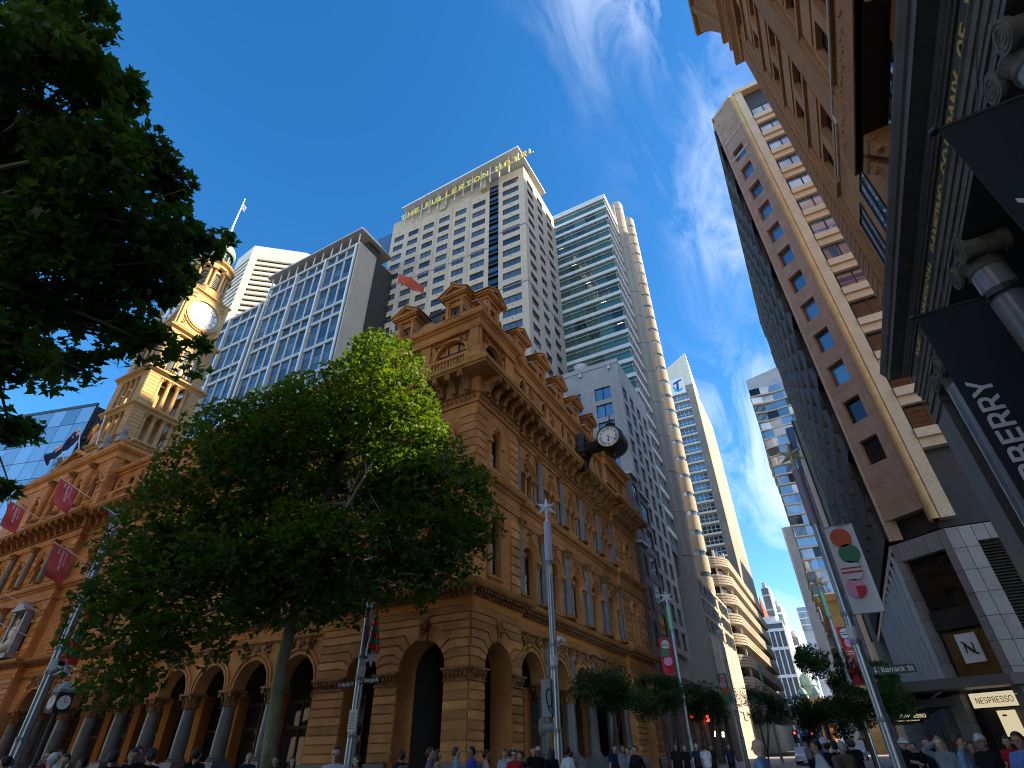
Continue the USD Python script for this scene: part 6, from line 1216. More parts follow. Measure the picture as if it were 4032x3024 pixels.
# ---------------- blue glass office left of the post office
bg_ = thing('blue_curtain_wall_building', 'blue glass office block behind the leaves at the far left', 'building')
GL = np.array([44.0, 128.0]); gfr, glen = dirfr((44.0, 128.0), (34.0, 165.0)); gtop = 66.5
MB().box(0.05, glen, -20, -0.3, 0, gtop, gfr).build('core', 'dark_panel', bg_)
gfr2 = Fr(GL[0], GL[1], 0, -1)
for j in range(11):
    for i in range(10): u0 = i*glen/10; MB().box(u0 + 0.06, u0 + glen/10 - 0.06, -0.25, 0.0, gtop - (j + 1)*4.2 + 0.08, gtop - j*4.2 - 0.06, gfr).build('glass_panel', 'glass_mirror', bg_)
    MB().box(0, 6, -0.3, 0, gtop - (j + 1)*4.2 + 0.08, gtop - j*4.2 - 0.06, gfr2).build('glass_panel', 'glass_dark', bg_)
MB().box(-0.1, glen, -0.4, 0.12, gtop, gtop + 0.7, gfr).build('parapet', 'dark_panel', bg_); MB().box(0, glen, 0.0, 0.12, gtop - 21.2, gtop - 20.7, gfr).build('band', 'far_dark', bg_)
# ---------------- trees
def leaf_shape(kind):
    if kind == 'near':      # five pointed lobes
        a = np.radians([-90, -52, -20, 8, 38, 60, 90, 120, 142, 172, 200, 232]); r = np.array([.16, .42, .30, .62, .34, .50, 1.0, .50, .34, .62, .30, .42])
        a[6] = math.pi/2; P = np.column_stack([r*np.cos(a), r*np.sin(a), 0.10*np.abs(r*np.cos(a))]); V = np.vstack([[0, 0, 0], P]); n = len(P); F = [[0, i + 1, (i + 1) % n + 1] for i in range(n)]
    elif kind == 'mid':
        P = np.array([[0, -.4, 0], [.62, -.1, .08], [.28, .16, 0], [0, .8, -.05], [-.28, .16, 0], [-.62, -.1, .08]]); V = P; F = [[0, 1, 2], [0, 2, 4], [0, 4, 5], [2, 3, 4]]
    else:
        V = np.array([[0, -.9, 0], [.26, 0, .05], [0, .9, 0], [-.26, 0, .05]]); F = [[0, 1, 3], [1, 2, 3]]
    return V, np.array(F)
def leaves(cent, kind, size, rg, droop=0.3):
    V, F = leaf_shape(kind); n = len(cent)
    nrm = rg.normal(size=(n, 3))*0.55 + np.array([0, 0, 0.8]); nrm /= np.linalg.norm(nrm, axis=1, keepdims=True)
    t = rg.normal(size=(n, 3)) + np.array([0, 0, -droop]); t -= (t*nrm).sum(1, keepdims=True)*nrm; t /= np.linalg.norm(t, axis=1, keepdims=True); b = np.cross(t, nrm)
    s = size*rg.uniform(0.65, 1.25, n)[:, None, None]
    P = cent[:, None] + s*(V[None, :, 0, None]*b[:, None] + V[None, :, 1, None]*t[:, None] + V[None, :, 2, None]*nrm[:, None])
    return P.reshape(-1, 3), (F[None] + (np.arange(n)*len(V))[:, None, None]).reshape(-1, 3)
def fill(blobs, n, rg, gap=0.42, gs=1.1, shell=0.45, clump=0.0):
    w = np.array([b[3]**2*b[-1] if len(b) > 4 else b[3]**3 for b in blobs])**0.8; w /= w.sum(); out = []
    while sum(map(len, out)) < n:
        k = rg.choice(len(blobs), 4000, p=w); d = rg.normal(size=(4000, 3)); d /= np.linalg.norm(d, axis=1, keepdims=True); r = rg.uniform(0, 1, 4000)**shell*(0.86 + 0.32*meshkit.noise(d*2.2 + k[:, None]*7.3))
        c = np.array([b[:3] for b in blobs])[k]; R = np.array([[b[3], b[3], b[4] if len(b) > 4 else b[3]] for b in blobs])[k]
        p = c + d*R*r[:, None]; p = p[meshkit.fbm(p*gs, 3, 5) > gap]; out.append(p)
    return np.vstack(out)[:n]
def limb(mb, a, b, r0, r1, rg, sag=0.25, n=6):
    a, b = np.array(a, float), np.array(b, float); t = np.linspace(0, 1, n)[:, None]; L = np.linalg.norm(b - a); off = rg.normal(size=3)*0.07*L
    P = a + (b - a)*t + np.sin(t*math.pi)*(off + [0, 0, sag*0.2*L]); mb.tube(P, np.linspace(r0, r1, n), 7); return P
def tree(name, label, cat, base, trunk, blobs, n, kind, size, leafm, barkm, seed, r0=0.2, gap=0.42, gs=1.1, nbr=60, group=None, shell=0.45):
    rg = np.random.default_rng(seed); o = thing(name, label, cat, group)
    t = MB(); pts = np.array([base] + trunk, float); t.tube(pts, np.linspace(r0, r0*0.55, len(pts)), 12)
    cs = fill(blobs, n, rg, gap, gs, shell); t.build('trunk', barkm, o, smooth=50)
    br = MB(); tops = pts[len(pts)//2:]
    for b in blobs:
        a = tops[rg.integers(len(tops))]; P = limb(br, a, b[:3], r0*0.42, r0*0.10, rg)
        for q in range(max(1, nbr//len(blobs))): e = cs[np.argsort(((cs[rg.integers(0, len(cs), 60)] - np.array(b[:3]))**2).sum(1))[:1]][0] if False else np.array(b[:3]) + rg.normal(size=3)*b[3]*0.55; limb(br, P[rg.integers(2, len(P))], e, r0*0.13, r0*0.03, rg, 0.1, 4)
    br.build('branches', barkm, o, smooth=50)
    V, F = leaves(cs, kind, size, rg); stuff(obj('crown', V, F, leafm, o)); return o
NB = [(-.14, 8.11, 10.34, .73), (.42, 8.21, 10.77, .64), (.93, 8.91, 12.07, .54), (.64, 9.92, 10.31, .97), (1.13, 8.52, 9.9, .85), (1.71, 8.7, 10.87, .6), (2.39, 8.79, 10.8, .5), (1.42, 9.59, 8.86, .93), (2.35, 10.24, 10.25, 1.01), (2.66, 8.56, 9.57, .6), (3.36, 8.77, 10.17, .39), (3.71, 8.75, 10.53, .24), (2.14, 10.72, 8.29, .87), (2.91, 10.52, 9.08, .82), (3.48, 10.26, 9.85, .58), (3.83, 10.36, 10.5, .41), (3.76, 9.85, 8.19, .45), (4.71, 10.34, 8.68, .45), (4.8, 10.19, 9.06, .22), (3.38, 10.21, 7.9, .39), (2.19, 10.21, 6.89, .56), (3.21, 12.25, 8.09, .47), (3.18, 10.55, 7.46, .38), (2.84, 11.24, 6.32, .38), (3.45, 12.51, 6.9, .27), (3.49, 12.12, 5.57, .25), (-.34, 9.56, 10.29, .95), (.71, 11.28, 9.35, 1.13), (1.54, 10.45, 6.81, .85), (-.83, 8.4, 12.18, .83), (-.02, 7.75, 11.63, .45)]
tree('plane_tree', 'large dark plane tree whose branches hang in from the upper left', 'tree', (-1.8, 11.5, 0), [(-1.75, 11.3, 3), (-1.5, 11.0, 5.5), (-0.6, 10.6, 7.5), (0.2, 10.0, 9.0)], NB, 25000, 'near', 0.145, 'plane_leaf_near', 'bark', 11, r0=0.16, gap=0.455, gs=2.6, nbr=90)
def pol(az, d, z, *r): a = math.radians(az); return (d*math.cos(a), d*math.sin(a), z) + r
MBL = [pol(45.2, 21.5, 15.6, 2.3, 3.4), pol(43.2, 21.2, 12.6, 2.6, 3.4), pol(41, 20.6, 14.4, 1.3, 1.8), pol(39, 20.6, 11.2, 2.3, 2.3), pol(36.5, 20.2, 9.0, 2.5, 2.3), pol(33.2, 20, 10.4, 1.1, 1.2), pol(34, 20, 8.4, 1.2, 1.2), pol(50, 22, 13.0, 3.2, 3.5), pol(54.5, 22, 11.6, 2.9, 3.4), pol(59, 22, 10.6, 2.4, 3.3), pol(62.3, 22, 7.4, 1.8, 3.0), pol(64.6, 21.5, 5.4, 0.9, 1.4), pol(57, 21, 6.6, 2.8, 2.6), pol(50.5, 20.6, 7.2, 2.9, 2.2), pol(45, 20.2, 7.4, 2.6, 2.0), pol(40.3, 20, 7.5, 1.6, 1.5), pol(61.5, 21, 4.2, 1.5, 1.5), pol(47.0, 21.8, 17.9, 1.0, 1.5), pol(35.6, 19.4, 6.9, .5, .9), pol(37.4, 19.2, 6.4, .5, .9)]
tree('plane_tree', 'broad plane tree with sunlit crown top in front of the sandstone corner', 'tree', pol(48.75, 21.8, 0), [pol(49.0, 21.8, 1.5), pol(49.5, 21.8, 4.2), pol(49.35, 21.8, 6.5), pol(48.8, 21.8, 9.0), pol(48, 21.8, 12.0)], MBL, 52000, 'mid', 0.19, 'plane_leaf', 'bark', 12, r0=0.25, gap=0.445, gs=1.0, nbr=110, shell=0.42)
ST = [(19.8, 29.5, 1.9, 'nearest of the street trees, thin forked stems before the arcade columns'), (14.6, 39, 1.7, 'small street tree between the second star lamp and the arcade end'), (11.3, 49, 2.0, 'small street tree in front of the brown stone frontage'), (7.0, 62, 2.6, 'street tree before the glowing red script sign and awning')]
for i, (az, d, r, lab) in enumerate(ST):
    z0 = float(gz(d*math.cos(math.radians(az)))); b = pol(az, d, z0); rg = np.random.default_rng(40 + i)
    o = thing('street_tree', lab, 'tree'); t = MB()
    for s in range(4): a = rg.uniform(0, 6.3); e = np.array(b) + [0.8*r*0.5*math.cos(a), 0.8*r*0.5*math.sin(a), 3.4 + 0.4*s]; t.tube([b, np.array(b) + [0.05*math.cos(a), 0.05*math.sin(a), 1.1], (np.array(b) + e)/2 + [0, 0, 0.35], e], [0.07, 0.055, 0.04, 0.02], 6)
    t.build('trunk', 'bark_dark', o, smooth=50)
    bl = [(b[0] + rg.uniform(-.75, .75)*r, b[1] + rg.uniform(-.75, .75)*r, z0 + rg.uniform(3.4, 5.2) + (0.4 if d > 55 else 0), rg.uniform(.5, .8)*r*0.75, rg.uniform(.45, .7)*r*0.62) for _ in range(9)]
    V, F = leaves(fill(bl, 11000 if i < 2 else 8000, rg, 0.43, 1.6), 'ash', 0.10 if i < 2 else 0.13, rg); stuff(obj('crown', V, F, 'ash_leaf', o))
for i, (az, d, r, zt, lab) in enumerate(((-0.6, 38, 2.3, 4.6, 'dense dark street tree in front of the white glass fins'), (2.0, 62, 2.4, 3.7, 'bright green low tree down the street beyond the dense dark one'), (1.0, 72, 2.6, 4.2, 'hazy green tree farther down the right side of the street'))):
    z0 = float(gz(d)); b = pol(az, d, z0); rg = np.random.default_rng(60 + i); o = thing('street_tree', lab, 'tree')
    MB().tube([b, np.array(b) + [0.05, 0, 1.5], np.array(b) + [0.1, 0.1, zt]], [0.12, 0.1, 0.05], 8).build('trunk', 'bark_dark', o, smooth=50)
    bl = [(b[0] + rg.uniform(-.7, .7)*r, b[1] + rg.uniform(-.7, .7)*r, z0 + zt + rg.uniform(-1.3, 1.2), rg.uniform(.5, .7)*r*0.7, rg.uniform(.5, .7)*r*0.6) for _ in range(10)]
    V, F = leaves(fill(bl, 14000 if i == 0 else 6000, rg, 0.40, 1.3), 'ash', 0.14 if i == 0 else 0.19, rg); stuff(obj('crown', V, F, 'ash_leaf', o))
# ---------------- smart light poles with stars, banners and fittings
def star_mesh(mb, c, R, depth, fr, n=5, r=None, rot=0.0):
    """Faceted star in the plane of fr, ridged on both sides."""
    r = r or R*0.38; u0, d0, z0 = c; rim = []
    for k in range(2*n): a = math.pi/2 + rot + k*math.pi/n; q = R if k % 2 == 0 else r; rim.append((u0 + q*math.cos(a), d0, z0 + q*math.sin(a)))
    V = np.array(rim + [(u0, d0 + depth, z0), (u0, d0 - depth, z0)]); F = []
    for k in range(2*n): F += [[k, (k + 1) % (2*n), 2*n], [(k + 1) % (2*n), k, 2*n + 1]]
    mb.add(fr.p(V[:, 0], V[:, 1], V[:, 2]), F)
def pole(label, x, y, sleeve, starm='silver_star', star=True, h=10.0, group=None, face=None, r=0.125, sl0=8.3):
    z0 = float(gz(x)); o = thing('street_lamp', label, 'street lamp', group)
    MB().lathe([(r*1.25, z0), (r*1.25, z0 + 2.2), (r*1.12, z0 + 2.25), (r*1.12, z0 + 5.0), (r, z0 + 5.05), (r, z0 + (sl0 if sleeve else h))], (x, y, 0), 18).build('pole', 'steel_pole', o, smooth=30)
    for z in (2.2, 4.2, 5.0): MB().lathe([(r*1.3, z0 + z), (r*1.36, z0 + z + 0.02), (r*1.36, z0 + z + 0.1), (r*1.3, z0 + z + 0.12)], (x, y, 0), 18).build('collar', 'grey_metal', o)
    MB().lathe([(r*1.16, z0 + 4.35), (r*1.2, z0 + 4.37), (r*1.2, z0 + 4.68), (r*1.16, z0 + 4.7)], (x, y, 0), 18).build('reflector_band', 'white_metal', o)
    if sleeve: MB().lathe([(r*1.2, z0 + sl0), (r*1.25, z0 + sl0 + 0.02), (r*1.25, z0 + h - 0.02), (r*1.1, z0 + h), (0.01, z0 + h)], (x, y, 0), 18).build('lamp_sleeve', sleeve, o, smooth=30); MB().lathe([(r*1.28, z0 + sl0 - 0.15), (r*1.3, z0 + sl0 - 0.12), (r*1.3, z0 + sl0)], (x, y, 0), 18).build('collar', 'grey_metal', o)
    if star:
        fr = Fr(x, y, math.degrees(math.atan2(y, x)) + 90 if face is None else face, 1); s = MB(); star_mesh(s, (0, 0, z0 + h + 0.62), 0.52, 0.13, fr, 6); s.lathe([(0.1, z0 + h), (0.05, z0 + h + 0.15), (0.09, z0 + h + 0.4), (0.02, z0 + h + 0.55)], (x, y, 0), 10); s.build('star', starm, o)
    return o, z0
def banner(label, x, y, z0, z1, side, w, field, dots, seed, text=None):
    """Street banner on short arms: a field with a stack of painted baubles."""
    o = thing('street_banner', label, 'banner'); fr = Fr(x, y, side, 1)
    for z in (z0, z1): MB().tube([fr.p(0.1, 0, z), fr.p(w + 0.22, 0, z)], 0.02, 6).build('arm', 'steel_pole', o)
    c = MB(); P = cloth(c, fr.p(0.2, 0, z1), fr.U*w, (0, 0, z0 - z1), 6, 16, 0.07, seed); cl = c.build('cloth', field, o, smooth=True)
    rg = np.random.default_rng(seed); zc = z1 - w*0.48; bk_ = {}
    for i, (m_, m2) in enumerate(dots):
        R = w*0.36 if i != 3 else w*0.33; u = 0.2 + w*(0.46 + 0.10*math.sin(i*1.7)); q = Point(u, zc).buffer(R, 14)
        rip = lambda uu, zz: 0.07*np.sin((uu - 0.2)/w*7 + (z1 - zz)/(z1 - z0)*2 + seed)*((uu - 0.2)/w)
        for dsg in (1, -1):
            for sh, mm in ((q, m_), (q.intersection(rect(u, u + R, zc - R, zc + R*0.2)) if i % 2 else q.intersection(unary_union([rect(u - R, u + R, zc - R*0.25, zc - R*0.05), rect(u - R, u + R, zc + R*0.2, zc + R*0.35)])), m2)):
                if mm is None: continue
                b = MB(); b.poly(sh, -0.001, 0.001, WF); V = np.vstack(b.v); off = 0.012 + (0.006 if mm is m2 else 0.0)
                b.v = [fr.p(V[:, 0], 0.045*dsg + dsg*off + V[:, 1]*2, V[:, 2])]; b.build('bauble' if mm is m_ else 'bauble_stripe', mm, cl)
        zc -= R*1.75
        if zc - R < z0: break
    if text: t_, w_ = text_mb(text, 0.1, Fr(*fr.p(0.2 + w - 0.02, 0, 0)[:2], side + 180, -1), 0, 0, 0.05, 0.004); V = np.vstack(t_.v); 
    return o
l2, _ = pole('silver star-topped lamp post with lilac sleeve in front of the sandstone arcade', 20.8, 9.42, 'pale_purple')
MB().box(20.62, 20.72, 9.25, 9.3, 7.75, 8.1).build('yellow_label', 'gold_sign', l2)
cc = thing('security_camera', 'white security camera on a short arm of the lilac lamp post', 'camera'); MB().tube([(20.8, 9.4, 5.05), (20.75, 9.05, 5.1), (20.75, 9.05, 5.2)], 0.025, 6).build('arm', 'white_metal', cc); MB().box(20.6, 20.95, 8.97, 9.12, 5.2, 5.36).lathe([(0.01, -0.08), (0.08, -0.08), (0.08, 0.1), (0.01, 0.1)], (20.55, 9.04, 5.27), 10, axis=0).build('housing', 'white_paint', cc)
eb = thing('equipment_box', 'pale grey equipment box with looped black cable on the lilac lamp post', 'box'); MB().box(20.62, 20.86, 9.55, 9.92, 2.75, 3.95).build('box', 'lead_grey', eb); MB().tube([(20.6 - 0.02*0, 9.6 + 0.12*math.cos(t), 3.35 + 0.28*math.sin(t)) for t in np.linspace(0, 6.3, 24)] + [(20.6, 9.62, 2.95), (20.7, 9.5, 2.75)], 0.022, 6).build('cable', 'rubber', eb)
sp = thing('loudspeaker', 'grey horn loudspeaker below the equipment box on the lamp post', 'loudspeaker'); MB().lathe([(0.1, -0.05), (0.13, 0.0), (0.15, 0.25), (0.26, 0.42), (0.28, 0.45), (0.25, 0.45), (0.12, 0.3)], (20.8, 9.6, 2.45), 16, axis=1).build('horn', 'lead_grey', sp, smooth=40)
pole('silver star-topped lamp post with mint sleeve and red banner along the street', 40.3, 9.27, 'mint_green', h=9.9, sl0=8.4)
pole('star-topped lamp post with mauve sleeve beyond the mint one', 58.0, 8.85, 'dull_purple' if False else 'pale_purple')
pole('green-sleeved lamp post farthest along the left kerb', 80.0, 8.4, 'mint_green', star=False)
pole('nearest right-hand lamp post with plum sleeve and gold star', 20.7, -0.75, 'dull_purple', 'gold_star', sl0=8.1)
pole('second right-hand lamp post with mint sleeve, behind the plum one', 39.0, -0.45, 'mint_green', 'gold_star', h=9.4, sl0=8.0)
B5 = [('banner_orange', None), ('banner_green', None), ('banner_white', 'banner_red'), ('banner_pink', 'banner_red'), ('banner_orange', 'banner_green'), ('banner_green', 'banner_white')]
banner('pale street banner with stacked red and green baubles on the nearest right-hand pole', 20.7, -0.75, 5.1, 7.85, 270, 0.85, 'banner_white', B5, 3)
banner('red street banner with pink and white baubles on the second right-hand pole', 39.0, -0.45, 4.6, 7.6, 270, 0.8, 'banner_red', [('banner_white', 'banner_green'), ('banner_pink', None), ('banner_orange', 'banner_white'), ('banner_pink', 'banner_red')], 5)
banner('red street banner with a white and pink bauble on the mint-sleeved pole', 40.3, 9.27, 5.9, 8.1, 90, 0.8, 'banner_red', [('banner_white', 'banner_green'), ('banner_green', None), ('banner_pink', None)], 6)
banner('green street banner with candy-striped bauble on the mauve-sleeved pole', 58.0, 8.85, 5.2, 7.6, 90, 0.8, 'banner_green', [('banner_pink', 'banner_red'), ('banner_pink', None), ('banner_orange', None)], 7)
banner('white street banner with red and green baubles on the farthest left pole', 80.0, 8.4, 5.0, 7.4, 90, 0.85, 'banner_white', [('banner_red', None), ('banner_green', None), ('banner_pink', None)], 8)
# plaza poles with crossed arms
def plaza_pole(label, x, y, h):
    o, _ = pole(label, x, y, None, star=False, h=h, r=0.15)
    for k, (a, z, L) in enumerate(((40, h - 0.45, 1.6), (75, h - 1.0, 1.5))):
        f = Fr(x, y, a, 1); MB().tube([f.p(-L, 0, z - 0.05), f.p(L, 0, z + 0.05)], 0.035, 6).build('cross_arm', 'white_metal', o)
    MB().tube([(x, y, h - 3.2), (x - 0.3, y + 0.5, h - 2.4)], 0.03, 6).build('bracket', 'white_metal', o); return o
plaza_pole('tall grey plaza lamp post before the sandstone corner, its head in the leaves', 19.2, 17.6, 10.4)
plaza_pole('leaning-looking grey plaza lamp post at the far left edge', 11.2, 25.0, 10.5)
def spiral_tree(label, x, y, z1, side):
    """Hanging ribbon cone: red bands outside, green within, a star below."""
    o = thing('hanging_decoration', label, 'decoration'); f = Fr(x, y, side, 1)
    MB().tube([f.p(0.1, 0, z1 + 0.15), f.p(0.55, 0, z1 + 0.12)], 0.02, 6).build('hook', 'white_metal', o)
    for m_, w, ph in (('green_gloss', 0.30, math.pi), ('red_gloss', 0.26, 0.0)):
        t = np.linspace(0.4, 4*2*math.pi, 90); rr = 0.03 + 0.27*t/t[-1]; z = z1 - 1.9*(t/t[-1]); c = f.p(0.5, 0, 0)
        A = np.column_stack([c[0] + rr*np.cos(t + ph), c[1] + rr*np.sin(t + ph), z]); k = (0.4 + 0.6*t/t[-1])*w*0.5; V = np.vstack([A + np.column_stack([0*k, 0*k, k]), A - np.column_stack([0*k, 0*k, k])]); n = len(t)
        MB().add(V, [x_ for i in range(n - 1) for x_ in ([i, i + 1, n + i + 1], [i, n + i + 1, n + i])]).build('ribbon', m_, o, smooth=True)
    s = MB(); fs = Fr(*f.p(0.5, 0, 0)[:2], math.degrees(math.atan2(y, x)) + 90, 1); star_mesh(s, (0, 0.1, z1 - 2.1), 0.36, 0.1, fs, 6); s.build('star', 'silver_star', o); return o
spiral_tree('red and green ribbon cone with white star hanging from the corner plaza post', 19.2, 17.6, 7.15, 268)
spiral_tree('red and green ribbon cone with white star on the far left plaza post', 11.2, 25.0, 6.4, 290)
# street name blades
def blade(label, x0, y0, deg, w, z, text, par_=None):
    o = thing('street_sign', label, 'sign'); fr = Fr(x0, y0, deg, -1); MB().box(0, w, -0.02, 0.02, z, z + 0.22, fr).build('blade', 'sign_green', o)
    for s in (0,): t_, w_ = text_mb(text, 0.12, fr, 0, 0, 0, 0.004, True); V = np.vstack(t_.v) - fr.o; u = V @ fr.U; t_.v = [fr.p(0.24 + u*(w - 0.30)/w_, 0.022 + V @ fr.N, z + 0.055 + V[:, 2])]; t_.build('letters', 'white_paint', o)
    a = MB(); a.poly(Polygon([(0.09, z + 0.19), (0.12, z + 0.19), (0.12, z + 0.09), (0.15, z + 0.09), (0.105, z + 0.03), (0.06, z + 0.09), (0.09, z + 0.09)]), 0.022, 0.026, fr).box(0.19, 0.195, 0.02, 0.026, z, z + 0.22, fr).build('arrow', 'white_paint', o)
blade('dark street name blade reading George St on the corner plaza post', 19.05, 17.46, 270, 1.05, 4.1, 'George St')
blade('dark street name blade reading Martin Pl, dim behind the corner plaza post', 19.15, 18.75, 270, 0.95, 4.02, 'Martin Pl')
blade('dark street name blade reading Barrack St on the nearest right-hand pole', 20.55, -0.88, 270, 1.12, 3.42, 'Barrack St')
ps = thing('notice_plate', 'white notice plate strapped to the corner plaza post', 'sign'); MB().box(18.98, 19.0, 17.3, 17.72, 2.45, 3.2).build('plate', 'white_paint', ps); q = MB()
for i in range(7): q.box(18.974, 18.98, 17.36 + 0.02*(i % 3), 17.66 - 0.03*(i % 2), 2.55 + i*0.085, 2.58 + i*0.085)
q.build('print', 'lead_grey', ps)
pc = thing('plaza_clock', 'small dark post clock with two white dials by the far left arcade columns', 'clock'); cx, cy = 13.1, 27.6
MB().box(cx - 0.3, cx + 0.3, cy - 0.3, cy + 0.3, 3.2, 3.9).build('case', 'dark_bronze', pc); MB().lathe([(0.4, 3.9), (0.42, 4.0), (0.1, 4.3)], (cx, cy, 0), 4, a0=math.pi/4, a1=2.25*math.pi).build('cap', 'lead_grey', pc); MB().lathe([(0.1, 0), (0.07, 3.2)], (cx, cy, 0), 10).build('post', 'dark_bronze', pc)
for fr in (Fr(cx, cy - 0.301, 0, -1), Fr(cx - 0.301, cy, 90, 1)): o = MB().poly(Point(0, 3.55).buffer(0.24, 20), 0, 0.01, fr).build('dial', 'clock_white', pc); MB().box(-0.01, 0.01, 0.012, 0.02, 3.55, 3.74, fr).box(0, 0.13, 0.012, 0.02, 3.54, 3.56, fr).build('hands', 'black_paint', o)
# ---------------- flags
def wall_flag(label, u, z, cl, seed, reach=3.9, text=True):
    o = thing('wall_flag', label, 'flag'); a = MF.p(u, 0.2, z); b = MF.p(u + 0.1, reach, z + reach*0.31)
    MB().tube([a, b], 0.045, 8).lathe([(0.01, -0.06), (0.08, 0), (0.01, 0.06)], b, 8).build('pole', 'white_paint', o)
    c = MB(); s0 = b + (a - b)*0.04; e1 = (a - b)*0.42; cloth(c, s0, (0.2, -0.25, -2.6), e1, 9, 7, 0.16, seed); k = c.build('cloth', cl, o, smooth=True)
    if text:
        fr = Fr(*s0[:2], 0, -1); U = e1/np.linalg.norm(e1); D = np.array([0.2, -0.25, -2.6])/2.62; nn = np.cross(U, D); nn /= np.linalg.norm(nn)
        for i, (w_, hh) in enumerate((('THE', 0.16), ('FULLERTON', 0.2), ('HOTEL SYDNEY', 0.11))):
            m = meshkit.text_mesh(w_, hh, 0.004, True); v = m.vertices; sc = min(1.0, 1.9/v[:, 0].max())
            for sg in (1, -1): P = s0 + np.multiply.outer(0.42 + i*0.33 + v[:, 1]*0.9, U)*1.0 - np.multiply.outer(0*v[:, 1], U) + np.multiply.outer(0.25 + v[:, 0]*sc, D) + nn*(0.17*sg + v[:, 2:3]*sg); MB().add(P, m.faces).build('letters', 'white_paint', k)
wall_flag('pink-red hotel flag on a white pole just above the main cornice of the plaza front', 45.0, 22.6, 'pink_cloth', 1)
wall_flag('pink-red hotel flag on a long white pole between the plaza windows, lower left', 39.4, 15.4, 'pink_cloth', 2)
wall_flag('pink-red hotel flag half hidden by the sunlit tree', 32.0, 16.6, 'pink_cloth', 3)
wall_flag('pink-red hotel flag mostly hidden by the dark leaves at the left edge', 55.2, 22.6, 'pink_cloth', 4)
for u, z, lab in ((51.8, 9.5, 'bare white flagpole slanting from the plaza front at the left edge'), (46.2, 10.6, 'bare white flagpole slanting above the small statue hood'), (45.5, 12.4, 'shorter bare white flagpole higher on the plaza front')): o = thing('wall_flagpole', lab, 'flagpole'); MB().tube([MF.p(u, 0.3, z), MF.p(u, 3.4, z + 0.9)], 0.045, 8).build('pole', 'white_paint', o)
hf_ = thing('roof_flag', 'orange-red flag drooping from a pole over the mansard roof', 'flag'); MB().tube([(26.2, 25.3, 30.0), (25.4, 25.2, 38.3)], [0.05, 0.03], 8).lathe([(0.01, 0), (0.08, 0.06), (0.01, 0.14)], (25.4, 25.2, 38.3), 8).build('pole', 'white_metal', hf_); c = MB(); cloth(c, (25.4, 25.15, 38.1), (1.2, -2.2, -1.35), (0.1, 0.05, -1.1), 10, 5, 0.2, 2, 0.2); c.build('cloth', 'red_cloth', hf_, smooth=True)
def mast(label, u, z, lean, kind):
    o = thing('roof_mast_flag', label, 'flag'); a = MF.p(u, 0.2, z); b = a + np.array(lean); MB().tube([a, b], [0.07, 0.05], 8).build('pole', 'white_paint', o)
    e2 = (a - b)*0.42; s0 = b + (a - b)*0.03
    if kind == 'blue':
        c = MB(); cloth(c, s0, (-0.5, 1.1, -1.7), e2, 9, 6, 0.25, u); k = c.build('cloth', 'navy_cloth', o, smooth=True)
        q = MB(); cloth(q, s0 + [-0.03, -0.03, 0.02], np.array((-0.5, 1.1, -1.7))*0.4, e2*0.5, 4, 3, 0.1, u); q.build('canton', 'white_paint', k); q = MB(); cloth(q, s0 + e2*0.2 + [-0.06, -0.06, 0.02], np.array((-0.5, 1.1, -1.7))*0.4, e2*0.1, 4, 1, 0.1, u); q.build('red_cross', 'banner_red', k)
    else:
        for i, (f0, f1, m_) in enumerate(((0, .5, 'navy_cloth'), (.5, 1.0, 'red_cloth'))): c = MB(); cloth(c, s0 + e2*f0, (-0.5, 1.0, -1.8), e2*(f1 - f0), 9, 4, 0.2, 3); c.build('cloth', m_, o, smooth=True)
        c = MB(); t = np.linspace(0, 2*math.pi, 20); ctr = s0 + e2*0.5 + np.array([-0.3, 0.4, -0.95]); E1 = e2/np.linalg.norm(e2); E2 = np.array([-0.5, 1.0, -1.8])/2.12; V = np.array([ctr] + [ctr + 0.55*(math.cos(a)*E1 + math.sin(a)*E2) for a in t]); c.add(V, [[0, i + 1, i + 2] for i in range(19)]); c.build('yellow_disc', 'yellow_paint', o)
mast('dark blue national flag on a slanting white pole above the pediment', 55.2, 30.6, (-0.8, 0.8, 3.4), 'blue'); mast('second dark blue national flag, lower left of the first', 58.0, 30.2, (-0.8, 1.2, 2.6), 'blue'); mast('black and red flag with yellow disc at the foot of the clock tower', 51.6, 30.8, (-0.4, 0.3, 3.8), 'abo')
pole_ = thing('white_roof_mast', 'short white horizontal mast on the parapet below the tower', 'mast'); MB().tube([MF.p(46.5, -0.5, 29.7), MF.p(42.8, 0.3, 29.0)], 0.06, 6).build('pole', 'white_paint', pole_)
st_ = thing('marble_statue', 'white marble seated statue in the niche of the plaza front, at the left edge', 'statue'); k = MB(); f = MF.sub(47.6, 0.75)
for (du, dd, dz, a, b, c) in ((0, 0, 9.9, .45, .35, .6), (0, 0, 10.9, .38, .3, .65), (0, .05, 11.75, .2, .2, .26), (-.4, .1, 10.9, .14, .16, .5), (.4, .1, 10.9, .14, .16, .5), (0, .3, 9.7, .4, .35, .35)):
    ic = trimesh.creation.icosphere(2, 1.0); v = ic.vertices*[a, b, c]; k.add(f.p(du + v[:, 0], dd + v[:, 1], dz + v[:, 2]), ic.faces)
k.build('figure', 'concrete_white', st_, smooth=True)
